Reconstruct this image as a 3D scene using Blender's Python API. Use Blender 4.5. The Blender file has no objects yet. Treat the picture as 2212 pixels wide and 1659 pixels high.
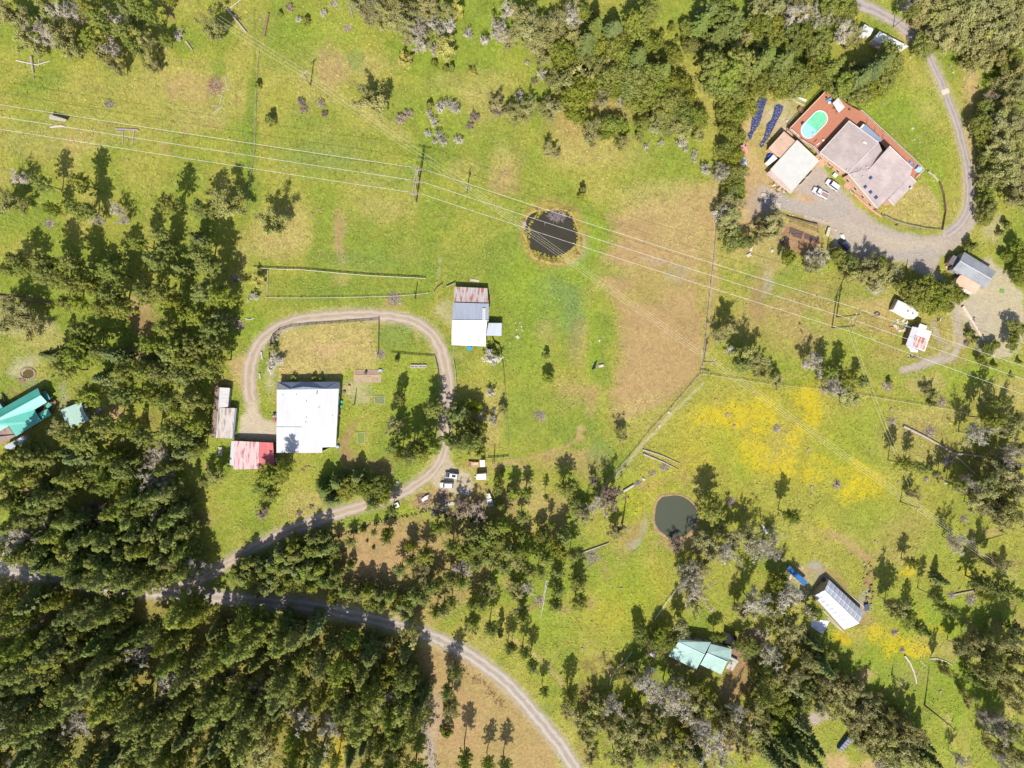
import bpy, math, random
import numpy as np
from mathutils import Vector, Matrix
from mathutils.geometry import tessellate_polygon
random.seed(7)
RNG = np.random.default_rng(11)
S = bpy.context.scene
COL = S.collection
# ------------------------------------------------------------------ camera
# survey units: the photograph's plan measured on a 2212 x 1659 sheet, 0.15 m per unit straight below the drone
ALT, FOC, CX, CY = 230.0, 1535.0, 1106.0, 829.5
NX, NY = 1010.0, 775.0                 # the point straight below the drone
_n = math.sqrt(FOC**2 + (CX-NX)**2 + (CY-NY)**2)
rz = (CX-NX)/_n; uz = -(CY-NY)/_n
Rv = Vector((math.sqrt(1-rz*rz), 0, rz))
ux = -uz*rz/Rv.x
Uv = Vector((ux, math.sqrt(1-ux*ux-uz*uz), uz))
Zv = Rv.cross(Uv)
cd = bpy.data.cameras.new('camera'); cam = bpy.data.objects.new('camera', cd); COL.objects.link(cam)
m3 = Matrix((Rv, Uv, Zv)).transposed()
cam.matrix_world = Matrix.Translation((0, 0, ALT)) @ m3.to_4x4()
cd.sensor_fit = 'HORIZONTAL'; cd.sensor_width = 36.0; cd.lens = 36.0*FOC/2212.0
cd.clip_end = 20000; cd.clip_start = 1
S.camera = cam
# ------------------------------------------------------------------ sky, sun, exposure
SUN_EL, SUN_AZ = math.radians(50), math.radians(188)     # azimuth clockwise from +Y (top of the picture)
w = bpy.data.worlds.new("World"); S.world = w; w.use_nodes = True
nt = w.node_tree
sky = nt.nodes.new('ShaderNodeTexSky'); sky.sky_type = 'NISHITA'; sky.sun_disc = False
sky.sun_elevation = SUN_EL; sky.sun_rotation = SUN_AZ; sky.air_density = 1.0; sky.dust_density = 1.5
bg = nt.nodes['Background']; bg.inputs[1].default_value = 0.11
nt.links.new(sky.outputs[0], bg.inputs[0])
sd = bpy.data.lights.new('sun', 'SUN'); sd.energy = 4.8; sd.angle = math.radians(0.6); sd.color = (1.0, 0.95, 0.87)
sun = bpy.data.objects.new('sun', sd); COL.objects.link(sun)
tosun = Vector((math.sin(SUN_AZ)*math.cos(SUN_EL), math.cos(SUN_AZ)*math.cos(SUN_EL), math.sin(SUN_EL)))
sun.rotation_euler = tosun.to_track_quat('Z', 'Y').to_euler(); sun.location = tosun*400
S.view_settings.view_transform = 'Standard'; S.view_settings.look = 'None'
S.view_settings.exposure = 0.40; S.view_settings.gamma = 1
S.render.engine = 'CYCLES'
S.cycles.max_bounces = 5; S.cycles.diffuse_bounces = 3; S.cycles.transparent_max_bounces = 6

def P(dx, dy, h=0.0):
    """survey point of a thing that stands h metres high -> world position"""
    d = Rv*((dx-CX)/FOC) + Uv*(-(dy-CY)/FOC) - Zv
    k = (ALT-h)/(-d.z)
    return Vector((d.x*k, d.y*k, h))

# detail sheets: origin and unit of each enlarged plan
ZN = {'A': (0,0,.25), 'B': (553,0,.25), 'C': (1106,0,.25), 'D': (1659,0,.25),
      'E': (0,415,.25), 'F': (553,415,.25), 'G': (1106,415,.25), 'H': (1659,415,.25),
      'I': (0,830,.25), 'J': (553,830,.25), 'K': (1106,830,.25), 'L': (1659,830,.25),
      'M': (0,1244,.25), 'N': (553,1244,.25), 'O': (1106,1244,.25), 'Q': (1659,1244,.25),
      '1': (1600,177,.1), '2': (1799.1,177,.1), '3': (1622.1,294.9,.1), '4': (1799.1,324.4,.1),
      '5': (1622.1,398.2,.12), '6': (1887.6,516.1,.13333), '7': (1887.6,634.1,.1), '8': (1843.3,29.5,.06667),
      'barn': (943.8,589.9,.1111), 'house': (442.4,796.3,.24404), 'cars': (914.3,973.3,.15496),
      'teal': (0,818.4,.17431), 'south': (1371.4,1342,.22062), 'green': (1651.6,1194.5,.20917),
      'fr1': (870.1,324.4,.1743), 'd': (0,0,1)}
def Z(z, x, y):
    o = ZN[z]; return (o[0]+x*o[2], o[1]+y*o[2])
def ZP(z, x, y, h=0.0):
    a = Z(z, x, y); return P(a[0], a[1], h)

# ------------------------------------------------------------------ materials
MATS = {}
def newmat(name):
    m = bpy.data.materials.new(name); m.use_nodes = True
    return m, m.node_tree, m.node_tree.nodes['Principled BSDF']
def N(t, ty, **kw):
    n = t.nodes.new(ty)
    for k, v in kw.items(): setattr(n, k, v)
    return n
def ramp(t, fac, stops):
    r = N(t, 'ShaderNodeValToRGB'); t.links.new(fac, r.inputs[0])
    e = r.color_ramp.elements
    while len(e) < len(stops): e.new(0.5)
    for i, (p, c) in enumerate(stops):
        e[i].position = p; e[i].color = (*c, 1) if len(c) == 3 else c
    return r.outputs[0]
def noise(t, vec, scale, detail=4, rough=.6, dist=0.0):
    n = N(t, 'ShaderNodeTexNoise'); n.inputs['Scale'].default_value = scale
    n.inputs['Detail'].default_value = detail; n.inputs['Roughness'].default_value = rough
    n.inputs['Distortion'].default_value = dist
    if vec is not None: t.links.new(vec, n.inputs['Vector'])
    return n.outputs['Fac']
def mix(t, fac, a, b, mode='MIX'):
    n = N(t, 'ShaderNodeMix', data_type='RGBA', blend_type=mode)
    for s, v in ((n.inputs[0], fac), (n.inputs[6], a), (n.inputs[7], b)):
        if isinstance(v, (int, float)): s.default_value = v
        elif isinstance(v, tuple): s.default_value = (*v, 1) if len(v) == 3 else v
        else: t.links.new(v, s)
    return n.outputs[2]
def math_(t, op, a, b=None, c=None, clamp=False):
    n = N(t, 'ShaderNodeMath', operation=op, use_clamp=clamp)
    for i, v in enumerate((a, b, c)):
        if v is None: continue
        if isinstance(v, (int, float)): n.inputs[i].default_value = v
        else: t.links.new(v, n.inputs[i])
    return n.outputs[0]
def mapr(t, v, a, b, c, d):
    n = N(t, 'ShaderNodeMapRange'); t.links.new(v, n.inputs[0])
    for i, x in enumerate((a, b, c, d)): n.inputs[i+1].default_value = x
    return n.outputs[0]
def bump(t, bsdf, h, strength, dist=.1):
    b = N(t, 'ShaderNodeBump'); b.inputs['Strength'].default_value = strength; b.inputs['Distance'].default_value = dist
    t.links.new(h, b.inputs['Height']); t.links.new(b.outputs[0], bsdf.inputs['Normal'])

def plain(name, c, rough=.7, var=.18, scale=1.5, spec=.3, metal=0.0, c2=None, bumpy=.15):
    """worn single-colour surface: colour wanders with two noises"""
    if name in MATS: return MATS[name]
    m, t, b = newmat(name)
    geo = N(t, 'ShaderNodeNewGeometry').outputs['Position']
    f = noise(t, geo, scale, 5, .65)
    lo = tuple(max(0, x*(1-var)) for x in c); hi = tuple(min(1, x*(1+var)) for x in (c2 or c))
    t.links.new(ramp(t, f, [(.3, lo), (.7, hi)]), b.inputs['Base Color'])
    b.inputs['Roughness'].default_value = rough; b.inputs['Metallic'].default_value = metal
    b.inputs['Specular IOR Level'].default_value = spec
    if bumpy: bump(t, b, noise(t, geo, scale*6, 3), bumpy, .05)
    MATS[name] = m; return m

def metal_roof(name, c, seam=.45, rust=None, rust_amt=0., dirt=(.35,.32,.28), dirt_amt=.15, rough=.45, depth=.5, stain_scale=.35):
    """ribbed sheet roof; UV is metres, u along the eave"""
    if name in MATS: return MATS[name]
    m, t, b = newmat(name)
    uv = N(t, 'ShaderNodeUVMap').outputs[0]
    sp = N(t, 'ShaderNodeSeparateXYZ'); t.links.new(uv, sp.inputs[0])
    u = sp.outputs[0]
    saw = math_(t, 'FRACT', math_(t, 'DIVIDE', u, seam))
    rib = math_(t, 'COMPARE', saw, .5, .12)
    mp = N(t, 'ShaderNodeMapping'); t.links.new(uv, mp.inputs[0]); mp.inputs[3].default_value = (1.0, .12, 1)
    streak = noise(t, mp.outputs[0], 1.6, 5, .7)
    sheet = noise(t, mp.outputs[0], .55, 1, .5)
    big = noise(t, uv, stain_scale, 4, .6)
    col = mix(t, mapr(t, sheet, .35, .65, 0, 1), tuple(x*.94 for x in c), tuple(min(1, x*1.04) for x in c))
    col = mix(t, mapr(t, math_(t, 'MULTIPLY', streak, big), .22, .42, 0, dirt_amt), col, dirt)
    if rust:
        rf = math_(t, 'MULTIPLY', mapr(t, streak, .62-.17*rust_amt, .70-.17*rust_amt, 0, 1), mapr(t, big, .45-.25*rust_amt, .62-.2*rust_amt, .15, 1))
        col = mix(t, rf, col, mix(t, noise(t, uv, 3, 4), rust, tuple(x*.55 for x in rust)))
    col = mix(t, math_(t, 'MULTIPLY', rib, .22), col, (.25, .25, .27))
    t.links.new(col, b.inputs['Base Color'])
    b.inputs['Roughness'].default_value = rough; b.inputs['Specular IOR Level'].default_value = .4
    bump(t, b, math_(t, 'ADD', rib, math_(t, 'MULTIPLY', streak, .3)), depth, .04)
    MATS[name] = m; return m

def shingle(name, c, c2):
    if name in MATS: return MATS[name]
    m, t, b = newmat(name)
    uv = N(t, 'ShaderNodeUVMap').outputs[0]
    br = N(t, 'ShaderNodeTexBrick'); t.links.new(uv, br.inputs[0])
    br.inputs['Scale'].default_value = 1; br.inputs['Brick Width'].default_value = .9; br.inputs['Row Height'].default_value = .3
    br.inputs['Mortar Size'].default_value = .02
    br.inputs['Color1'].default_value = (*c, 1); br.inputs['Color2'].default_value = (*c2, 1)
    br.inputs['Mortar'].default_value = (*[x*.5 for x in c], 1)
    n = noise(t, uv, 1.3, 5, .75)
    col = mix(t, mapr(t, n, .35, .65, 0, .5), br.outputs[0], tuple(x*.72 for x in c))
    col = mix(t, mapr(t, noise(t, uv, .2, 3), .45, .65, 0, .35), col, tuple(min(1, x*1.25) for x in c2))
    t.links.new(col, b.inputs['Base Color']); b.inputs['Roughness'].default_value = .9
    bump(t, b, n, .5, .05)
    MATS[name] = m; return m

def planks(name, c, c2, width=.16, rough=.75, gap=.2):
    if name in MATS: return MATS[name]
    m, t, b = newmat(name)
    uv = N(t, 'ShaderNodeUVMap').outputs[0]
    br = N(t, 'ShaderNodeTexBrick'); t.links.new(uv, br.inputs[0])
    br.inputs['Scale'].default_value = 1; br.inputs['Brick Width'].default_value = 3.5; br.inputs['Row Height'].default_value = width
    br.inputs['Mortar Size'].default_value = .008
    br.inputs['Color1'].default_value = (*c, 1); br.inputs['Color2'].default_value = (*c2, 1)
    br.inputs['Mortar'].default_value = (*[x*gap for x in c], 1)
    n = noise(t, uv, 2.0, 5, .7)
    t.links.new(mix(t, mapr(t, n, .35, .7, 0, .3), br.outputs[0], tuple(x*.6 for x in c)), b.inputs['Base Color'])
    b.inputs['Roughness'].default_value = rough
    MATS[name] = m; return m

def foliage(name, c, c2, c3=None, trans=.25, rough=.6, var=.35):
    """leaves: every leaf its own tone, clumps wander, each tree its own tone"""
    if name in MATS: return MATS[name]
    m, t, b = newmat(name)
    g = N(t, 'ShaderNodeNewGeometry')
    oi = N(t, 'ShaderNodeObjectInfo')
    tc = N(t, 'ShaderNodeTexCoord').outputs['Object']
    f = math_(t, 'ADD', math_(t, 'MULTIPLY', g.outputs['Random Per Island'], .42), math_(t, 'MULTIPLY', noise(t, tc, .5, 2), .55))
    stops = [(.15, c), (.85, c2)] if c3 is None else [(.12, c), (.55, c2), (.92, c3)]
    col = ramp(t, f, stops)
    hs = N(t, 'ShaderNodeHueSaturation')
    t.links.new(col, hs.inputs['Color'])
    t.links.new(mapr(t, oi.outputs['Random'], 0, 1, .484, .516), hs.inputs['Hue'])
    r2 = math_(t, 'FRACT', math_(t, 'MULTIPLY', oi.outputs['Random'], 7.31))
    t.links.new(mapr(t, r2, 0, 1, 1-var, 1+var), hs.inputs['Value'])
    r3 = math_(t, 'FRACT', math_(t, 'MULTIPLY', oi.outputs['Random'], 17.7))
    t.links.new(mapr(t, r3, 0, 1, .88, 1.08), hs.inputs['Saturation'])
    t.links.new(hs.outputs[0], b.inputs['Base Color'])
    b.inputs['Roughness'].default_value = rough; b.inputs['Specular IOR Level'].default_value = .25
    tr = N(t, 'ShaderNodeBsdfTranslucent'); t.links.new(hs.outputs[0], tr.inputs[0])
    mx = N(t, 'ShaderNodeMixShader'); mx.inputs[0].default_value = trans
    t.links.new(b.outputs[0], mx.inputs[1]); t.links.new(tr.outputs[0], mx.inputs[2])
    t.links.new(mx.outputs[0], t.nodes['Material Output'].inputs[0])
    MATS[name] = m; return m

# ------------------------------------------------------------------ mesh building
class MB:
    def __init__(s): s.v = []; s.f = []; s.uv = []; s.mi = []
    def face(s, pts, uv=None, mi=0):
        i = len(s.v); s.v += [tuple(p) for p in pts]; s.f.append(tuple(range(i, i+len(pts))))
        s.uv += list(uv) if uv else [(p[0], p[1]) for p in pts]; s.mi.append(mi)
    def box(s, c, size, rot=0.0, tilt=0.0, mi=0, taper=1.0):
        sx, sy, sz = size[0]/2, size[1]/2, size[2]/2
        M = Matrix.Rotation(rot, 3, 'Z') @ Matrix.Rotation(tilt, 3, 'Y')
        q = []
        for z in (-1, 1):
            k = taper if z == 1 else 1
            for x, y in ((-1,-1),(1,-1),(1,1),(-1,1)):
                q.append(Vector(c) + M @ Vector((x*sx*k, y*sy*k, z*sz)))
        for a in ((3,2,1,0),(4,5,6,7),(0,1,5,4),(1,2,6,5),(2,3,7,6),(3,0,4,7)):
            s.face([q[i] for i in a], mi=mi)
        return s
    def bar(s, a, b, w, h=None, mi=0):
        a, b = Vector(a), Vector(b); h = h or w; d = b-a; L = d.length
        if L < 1e-6: return s
        d /= L; up = Vector((0,0,1)) if abs(d.z) < .95 else Vector((0,1,0))
        sx = d.cross(up).normalized()*w/2; sy = sx.cross(d).normalized()*h/2
        q = [a-sx-sy, a+sx-sy, a+sx+sy, a-sx+sy, b-sx-sy, b+sx-sy, b+sx+sy, b-sx+sy]
        for f in ((0,1,2,3),(7,6,5,4),(0,4,5,1),(1,5,6,2),(2,6,7,3),(3,7,4,0)): s.face([q[i] for i in f], mi=mi)
        return s
    def cyl(s, a, b, r0, r1=None, n=8, cap=True, mi=0):
        a, b = Vector(a), Vector(b); r1 = r0 if r1 is None else r1
        d = (b-a).normalized(); up = Vector((0,0,1)) if abs(d.z) < .95 else Vector((0,1,0))
        x = d.cross(up).normalized(); y = x.cross(d)
        A = [a + (x*math.cos(t)+y*math.sin(t))*r0 for t in [6.28318*i/n for i in range(n)]]
        B = [b + (x*math.cos(t)+y*math.sin(t))*r1 for t in [6.28318*i/n for i in range(n)]]
        L = (b-a).length
        for i in range(n):
            j = (i+1) % n
            s.face([A[j], A[i], B[i], B[j]], uv=[(0,i/n),(0,j/n),(L,j/n),(L,i/n)], mi=mi)
        if cap: s.face(A, mi=mi); s.face(B[::-1], mi=mi)
        return s
    def tube(s, pts, r, n=6, mi=0):
        for i in range(len(pts)-1):
            ra = r[i] if isinstance(r, (list, tuple)) else r; rb = r[i+1] if isinstance(r, (list, tuple)) else r
            s.cyl(pts[i], pts[i+1], ra, rb, n, cap=(i in (0, len(pts)-2)), mi=mi)
        return s
    def prism(s, poly, z0, z1, mi=0):
        """poly: xy list; closed solid"""
        if sum((poly[i-1][0]*poly[i][1]-poly[i][0]*poly[i-1][1]) for i in range(len(poly))) < 0: poly = poly[::-1]
        n = len(poly)
        tr = tessellate_polygon([[Vector((p[0], p[1], 0)) for p in poly]])
        for t in tr:
            a = [poly[i] for i in t]
            ar = (a[1][0]-a[0][0])*(a[2][1]-a[0][1])-(a[2][0]-a[0][0])*(a[1][1]-a[0][1])
            if ar < 0: a = a[::-1]
            s.face([(p[0], p[1], z1) for p in a], mi=mi); s.face([(p[0], p[1], z0) for p in a[::-1]], mi=mi)
        for i in range(n):
            p, q = poly[i], poly[(i+1) % n]
            s.face([(p[0],p[1],z0),(q[0],q[1],z0),(q[0],q[1],z1),(p[0],p[1],z1)], mi=mi)
        return s
    def slab(s, pts, th=.12, mi=0):
        """pts: world points of the top face (any z); u runs along the first edge"""
        pts = [Vector(p) for p in pts]
        if sum((pts[i-1].x*pts[i].y-pts[i].x*pts[i-1].y) for i in range(len(pts))) < 0:
            pts = [pts[1], pts[0]] + pts[:1:-1]
        u = (pts[1]-pts[0]).normalized(); nn = Vector((0,0,0))
        for i in range(len(pts)): nn += pts[i-1].cross(pts[i])
        nn.normalize(); v = nn.cross(u)
        UV = [((p-pts[0]).dot(u)+50, (p-pts[0]).dot(v)+50) for p in pts]
        low = [p-Vector((0,0,th)) for p in pts]
        for t in tessellate_polygon([[Vector((p.x, p.y, 0)) for p in pts]]):
            t = list(t); a = [pts[i] for i in t]
            if (a[1]-a[0]).cross(a[2]-a[0]).z < 0: t = t[::-1]
            s.face([pts[i] for i in t], uv=[UV[i] for i in t], mi=mi)
            s.face([low[i] for i in t[::-1]], uv=[UV[i] for i in t[::-1]], mi=mi)
        n = len(pts)
        for i in range(n):
            j = (i+1) % n
            s.face([low[i], low[j], pts[j], pts[i]], uv=[UV[i], UV[j], UV[j], UV[i]], mi=mi)
        return s
    def mesh(s, name, mats, off=(0,0,0), smooth=False):
        me = bpy.data.meshes.new(name)
        o = Vector(off)
        me.from_pydata([(p[0]-o.x, p[1]-o.y, p[2]-o.z) for p in s.v], [], s.f)
        uvl = me.uv_layers.new(name='UVMap')
        uvl.data.foreach_set('uv', np.array(s.uv, dtype=np.float32).ravel())
        for m in (mats if isinstance(mats, (list, tuple)) else [mats]): me.materials.append(m)
        me.polygons.foreach_set('material_index', s.mi)
        if smooth:
            me.polygons.foreach_set('use_smooth', [True]*len(s.f))
        me.update()
        return me

def settag(o, label=None, cat=None, group=None, kind=None):
    if label: o['label'] = label
    if cat: o['category'] = cat
    if group: o['group'] = group
    if kind: o['kind'] = kind
    return o
def link(name, me, parent=None, loc=(0,0,0)):
    o = bpy.data.objects.new(name, me); COL.objects.link(o); o.location = loc
    if parent: o.parent = parent
    return o
class Thing:
    def __init__(s, name, label, cat, base, group=None):
        s.base = Vector(base); s.e = bpy.data.objects.new(name, None); COL.objects.link(s.e)
        s.e.location = s.base; s.e.empty_display_size = .5; settag(s.e, label, cat, group)
    def part(s, name, mb, mat, parent=None, label=None, smooth=False):
        o = link(name, mb.mesh(name, mat, s.base, smooth), parent or s.e)
        if label: o['label'] = label
        return o
def solo(name, label, cat, mb, mat, group=None, kind=None, smooth=False):
    xs = [p[0] for p in mb.v]; ys = [p[1] for p in mb.v]; zs = [p[2] for p in mb.v]
    c = Vector(((min(xs)+max(xs))/2, (min(ys)+max(ys))/2, min(zs)))
    o = link(name, mb.mesh(name, mat, c, smooth), None, c)
    return settag(o, label, cat, group, kind)
# ------------------------------------------------------------------ ground
def vnoise(X, Y, cell, seed):
    r = np.random.default_rng(seed); n = 256
    g = r.random((n, n)); x = X/cell+1000; y = Y/cell+1000
    xi = np.floor(x).astype(int); yi = np.floor(y).astype(int); fx = x-xi; fy = y-yi
    fx = fx*fx*(3-2*fx); fy = fy*fy*(3-2*fy)
    a = g[xi % n, yi % n]; b = g[(xi+1) % n, yi % n]; c = g[xi % n, (yi+1) % n]; d = g[(xi+1) % n, (yi+1) % n]
    return (a*(1-fx)+b*fx)*(1-fy) + (c*(1-fx)+d*fx)*fy
def fbm(X, Y, cell, seed, o=4):
    s = 0; a = 1; t = 0
    for i in range(o): s = s+a*vnoise(X, Y, cell/2**i, seed+i); t += a; a *= .55
    return s/t
core_x = np.arange(-195, 225.1, .62); core_y = np.arange(-175, 160.1, .62)
far = np.array([260, 330, 450, 700, 1200, 2500, 6000.])
gx = np.concatenate((-far[::-1], core_x, far)); gy = np.concatenate((-far[::-1], core_y, far))
GX, GY = np.meshgrid(gx, gy)
# survey coordinates of every ground vertex (projection of the flat ground)
def survey(X, Y):
    vx = X; vy = Y; vz = -ALT
    xc = vx*Rv.x+vy*Rv.y+vz*Rv.z; yc = vx*Uv.x+vy*Uv.y+vz*Uv.z; zc = -(vx*Zv.x+vy*Zv.y+vz*Zv.z)
    zc = np.maximum(zc, 1)
    return CX+FOC*xc/zc, CY-FOC*yc/zc
SX, SY = survey(GX, GY)
WX = (fbm(GX, GY, 9, 100)-.5)*2; WY = (fbm(GX, GY, 9, 200)-.5)*2
WF = (fbm(GX, GY, 2.4, 300, 3)-.5)*2
SXw = SX+WX*22+WF*5; SYw = SY+WY*22-WF*5          # ragged edges for natural patches
SXs = SX+WX*4+WF*3.0; SYs = SY+WY*4-WF*3.0
BARE = np.zeros(GX.shape); CG = np.zeros(GX.shape+(3,)); FL = np.zeros(GX.shape); LG = np.full(GX.shape, .5)
g1 = np.array((.162, .220, .026)); g2 = np.array((.262, .262, .042)); g3 = np.array((.335, .275, .085)); g0 = np.array((.115, .168, .024))
n1 = fbm(GX, GY, 34, 1, 5); n2 = fbm(GX, GY, 11, 2, 4); n3 = fbm(GX, GY, 4, 3, 3)
def sst(x, a, b):
    t = np.clip((x-a)/(b-a), 0, 1); return t*t*(3-2*t)
def lay(c, w):
    global CG, BARE
    hard = tuple(c) in HARD
    BARE = BARE*(1-w)+(w if hard else (.65*w if tuple(c) in SEMI else 0))
    CG = CG*(1-w[..., None]) + np.array(c)*w[..., None]
HARD = []; SEMI = []
CG[:] = g2*.96
lay(g1, sst(n1*.6+n2*.4, .44, .62)*.75)
lay(g3, sst(1-n1*.35-n2*.65, .5, .68)*.45)
lay(g0, sst(n3*.55+n2*.45, .58, .72)*.4)
lay(g3*1.05, sst(n3, .66, .85)*.3)
# palette
K = {'Q': (.27,.15,.09), 'G': (.150,.205,.028), 'L': (.195,.262,.026), 'U': (.145,.212,.055), 'T': (.36,.282,.105), 'R': (.355,.222,.115), 'B': (.27,.17,.085),
     'Y': (.45,.33,.012), 'O': (.43,.285,.15), 'F': (.20,.155,.05), 'D': (.09,.13,.016), 'V': (.42,.345,.25), 'P': (.37,.305,.265),
     'N': (.30,.21,.09), 'S': (.31,.28,.26), 'E': (.26,.25,.045), 'M': (.12,.09,.05), 'C': (.435,.365,.265), 'A': (.265,.255,.045)}
HARD = [K[k] for k in 'PVSC']; SEMI = [K[k] for k in 'RBO']
def ell(cx, cy, rx, ry, c, s=.7, rot=0, soft=.45, sharp=False):
    a = math.radians(rot); X = (SXs if sharp else SXw)-cx; Y = (SYs if sharp else SYw)-cy
    u = (X*math.cos(a)+Y*math.sin(a))/rx; v = (-X*math.sin(a)+Y*math.cos(a))/ry
    r = np.sqrt(u*u+v*v); w = (1-sst(r, 1-soft, 1+soft))*s
    if c == 'flower':
        global FL
        FL = np.maximum(FL, w); u = u/1.5; v = v/1.5; r = np.sqrt(u*u+v*v); lay(K['Y'], (1-sst(r, .1, 1.3))*s*.2)
    else: lay(K[c], w)
def poly(pts, c, s=.8, soft=6, sharp=False):
    X = SXs if sharp else SXw; Y = SYs if sharp else SYw
    inside = np.zeros(X.shape, bool); dmin = np.full(X.shape, 1e9); n = len(pts)
    for i in range(n):
        x1, y1 = pts[i-1]; x2, y2 = pts[i]
        if y1 != y2:
            cr = ((y1 > Y) != (y2 > Y)) & (X < (x2-x1)*(Y-y1)/(y2-y1)+x1); inside ^= cr
        t = np.clip(((X-x1)*(x2-x1)+(Y-y1)*(y2-y1))/((x2-x1)**2+(y2-y1)**2+1e-9), 0, 1)
        dmin = np.minimum(dmin, np.hypot(X-x1-t*(x2-x1), Y-y1-t*(y2-y1)))
    d = np.where(inside, dmin, -dmin); lay(K[c], sst(d, -soft, soft)*s)
def line(pts, wd, c, s=.7, soft=.5, sharp=True):
    X = SXs if sharp else SXw; Y = SYs if sharp else SYw
    dmin = np.full(X.shape, 1e9)
    for (x1, y1), (x2, y2) in zip(pts, pts[1:]):
        t = np.clip(((X-x1)*(x2-x1)+(Y-y1)*(y2-y1))/((x2-x1)**2+(y2-y1)**2+1e-9), 0, 1)
        dmin = np.minimum(dmin, np.hypot(X-x1-t*(x2-x1), Y-y1-t*(y2-y1)))
    lay(K[c], (1-sst(dmin/(wd/2), 1-soft, 1+soft))*s)
# fields of the upper left
for a in [(330,215,210,70,'T',.35),(420,180,60,28,'R',.35),(120,300,150,40,'T',.35),(250,245,120,40,'A',.5),(600,330,40,120,'A',.6),(607,250,38,55,'A',.7),
          (713,135,34,52,'R',.65,0),(690,170,60,60,'T',.35),(800,150,60,40,'T',.45),(820,265,70,16,'T',.45,35),(880,185,45,30,'A',.55),(860,160,30,12,'A',.6),
          (757,130,20,30,'U',.6),(620,100,60,60,'G',.5),(590,60,60,50,'G',.5),(700,60,90,50,'L',.4),(850,230,50,40,'G',.5),(690,250,60,30,'G',.5),(650,300,60,50,'G',.45),
          (760,330,90,50,'G',.5),(690,340,80,30,'U',.35),(840,385,60,20,'U',.35),(545,300,16,90,'G',.8,3),(548,200,14,60,'G',.7),(545,420,20,60,'G',.8),(470,150,14,26,'G',.8),
          (1080,355,26,52,'T',.6),(1100,385,30,30,'R',.45),(1000,370,40,24,'T',.35),(1020,190,90,30,'T',.35),(1040,230,60,30,'T',.3),(1330,230,50,30,'R',.45),(1230,265,50,40,'R',.4),
          (1290,330,110,40,'T',.4),(1310,380,100,20,'E',.5),(950,250,60,50,'L',.45),(1000,300,90,50,'G',.45),(930,100,60,40,'L',.4),(1090,60,60,50,'L',.5),(1080,110,50,40,'L',.5),
          (735,515,13,60,'R',.7,-4),(600,510,60,50,'T',.55),(585,540,60,26,'T',.45),(640,500,30,60,'T',.3),(800,470,60,60,'G',.4),(780,560,80,30,'U',.45),(860,540,90,40,'G',.5),
          (830,450,60,30,'T',.3),(1000,590,90,50,'G',.55),(900,590,60,20,'G',.5),(1050,480,60,40,'E',.5),(1130,600,40,60,'L',.6),(1080,540,50,50,'G',.5),
          (740,620,175,22,'G',.6),(740,650,175,20,'G',.55),(530,650,30,60,'L',.6),(520,560,14,60,'T',.4),(548,600,16,16,'A',.8),(850,650,22,10,'R',.6),(740,615,15,12,'T',.5),
          (945,640,10,60,'A',.8,12),(960,680,24,24,'C',.4),(1000,700,30,20,'C',.2),(350,312,10,14,'B',.5,-20),(402,272,9,14,'B',.4),(375,190,16,20,'R',.4,-25),(512,223,10,8,'B',.5),
          (155,305,12,12,'R',.4),(220,270,8,8,'B',.3),(60,195,40,14,'G',.6),(100,180,50,16,'G',.5),(40,230,40,30,'E',.4),(440,250,60,30,'T',.3),(470,265,20,14,'R',.3)]: ell(*a)
# centre, pond surroundings, big tan field
poly([(1270,590),(1335,510),(1320,470),(1390,440),(1540,400),(1546,640),(1520,790),(1440,870),(1340,930),(1300,860),(1345,780),(1335,660)], 'R', .78, 16)
ell(1440,430,110,40,'T',.6); ell(1470,500,60,40,'T',.5); ell(1400,600,60,30,'E',.35); ell(1520,640,14,120,'E',.5); ell(1470,590,40,40,'E',.25)
ell(1385,640,50,16,'E',.4); ell(1480,700,30,50,'N',.3); ell(1470,590,26,24,'S',.22); ell(1410,560,30,10,'P',.3)
for a in [(1270,520,30,70,'L',.6),(1290,500,20,30,'L',.6),(1210,625,60,24,'L',.6),(1170,600,40,16,'L',.7),(1210,655,60,60,'U',.85),(1165,690,60,70,'L',.6),(1240,690,18,70,'U',.75),
          (1130,720,40,60,'G',.45),(1180,720,30,30,'R',.35),(1250,740,22,50,'R',.35),(1300,720,24,40,'G',.75),(1295,790,24,50,'G',.8),(1285,740,18,90,'L',.6),(1270,590,70,20,'L',.6),
          (1180,830,90,90,'E',.35),(1150,780,40,60,'L',.5),(1110,900,30,70,'L',.5),(1240,850,40,26,'R',.4),(1230,900,60,50,'G',.4),(1270,870,16,34,'R',.45),(1140,900,60,60,'G',.5),
          (1246,935,7,14,'O',.6),(1200,990,50,16,'R',.5,-12),(1260,1000,50,30,'R',.5),(1160,1020,60,24,'E',.5),(1290,980,30,26,'U',.5),(1330,920,40,60,'E',.4),(1380,880,60,24,'T',.5,-38),
          (1120,1080,60,40,'R',.4),(1200,1120,30,50,'R',.55),(1150,1080,40,40,'T',.45)]: ell(*a)
ell(1195,505,76,76,'B',.5,0,.12,True); ell(1195,506,66,66,'Y',.35,0,.2,True); ell(1230,540,36,30,'C',.4)
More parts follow.
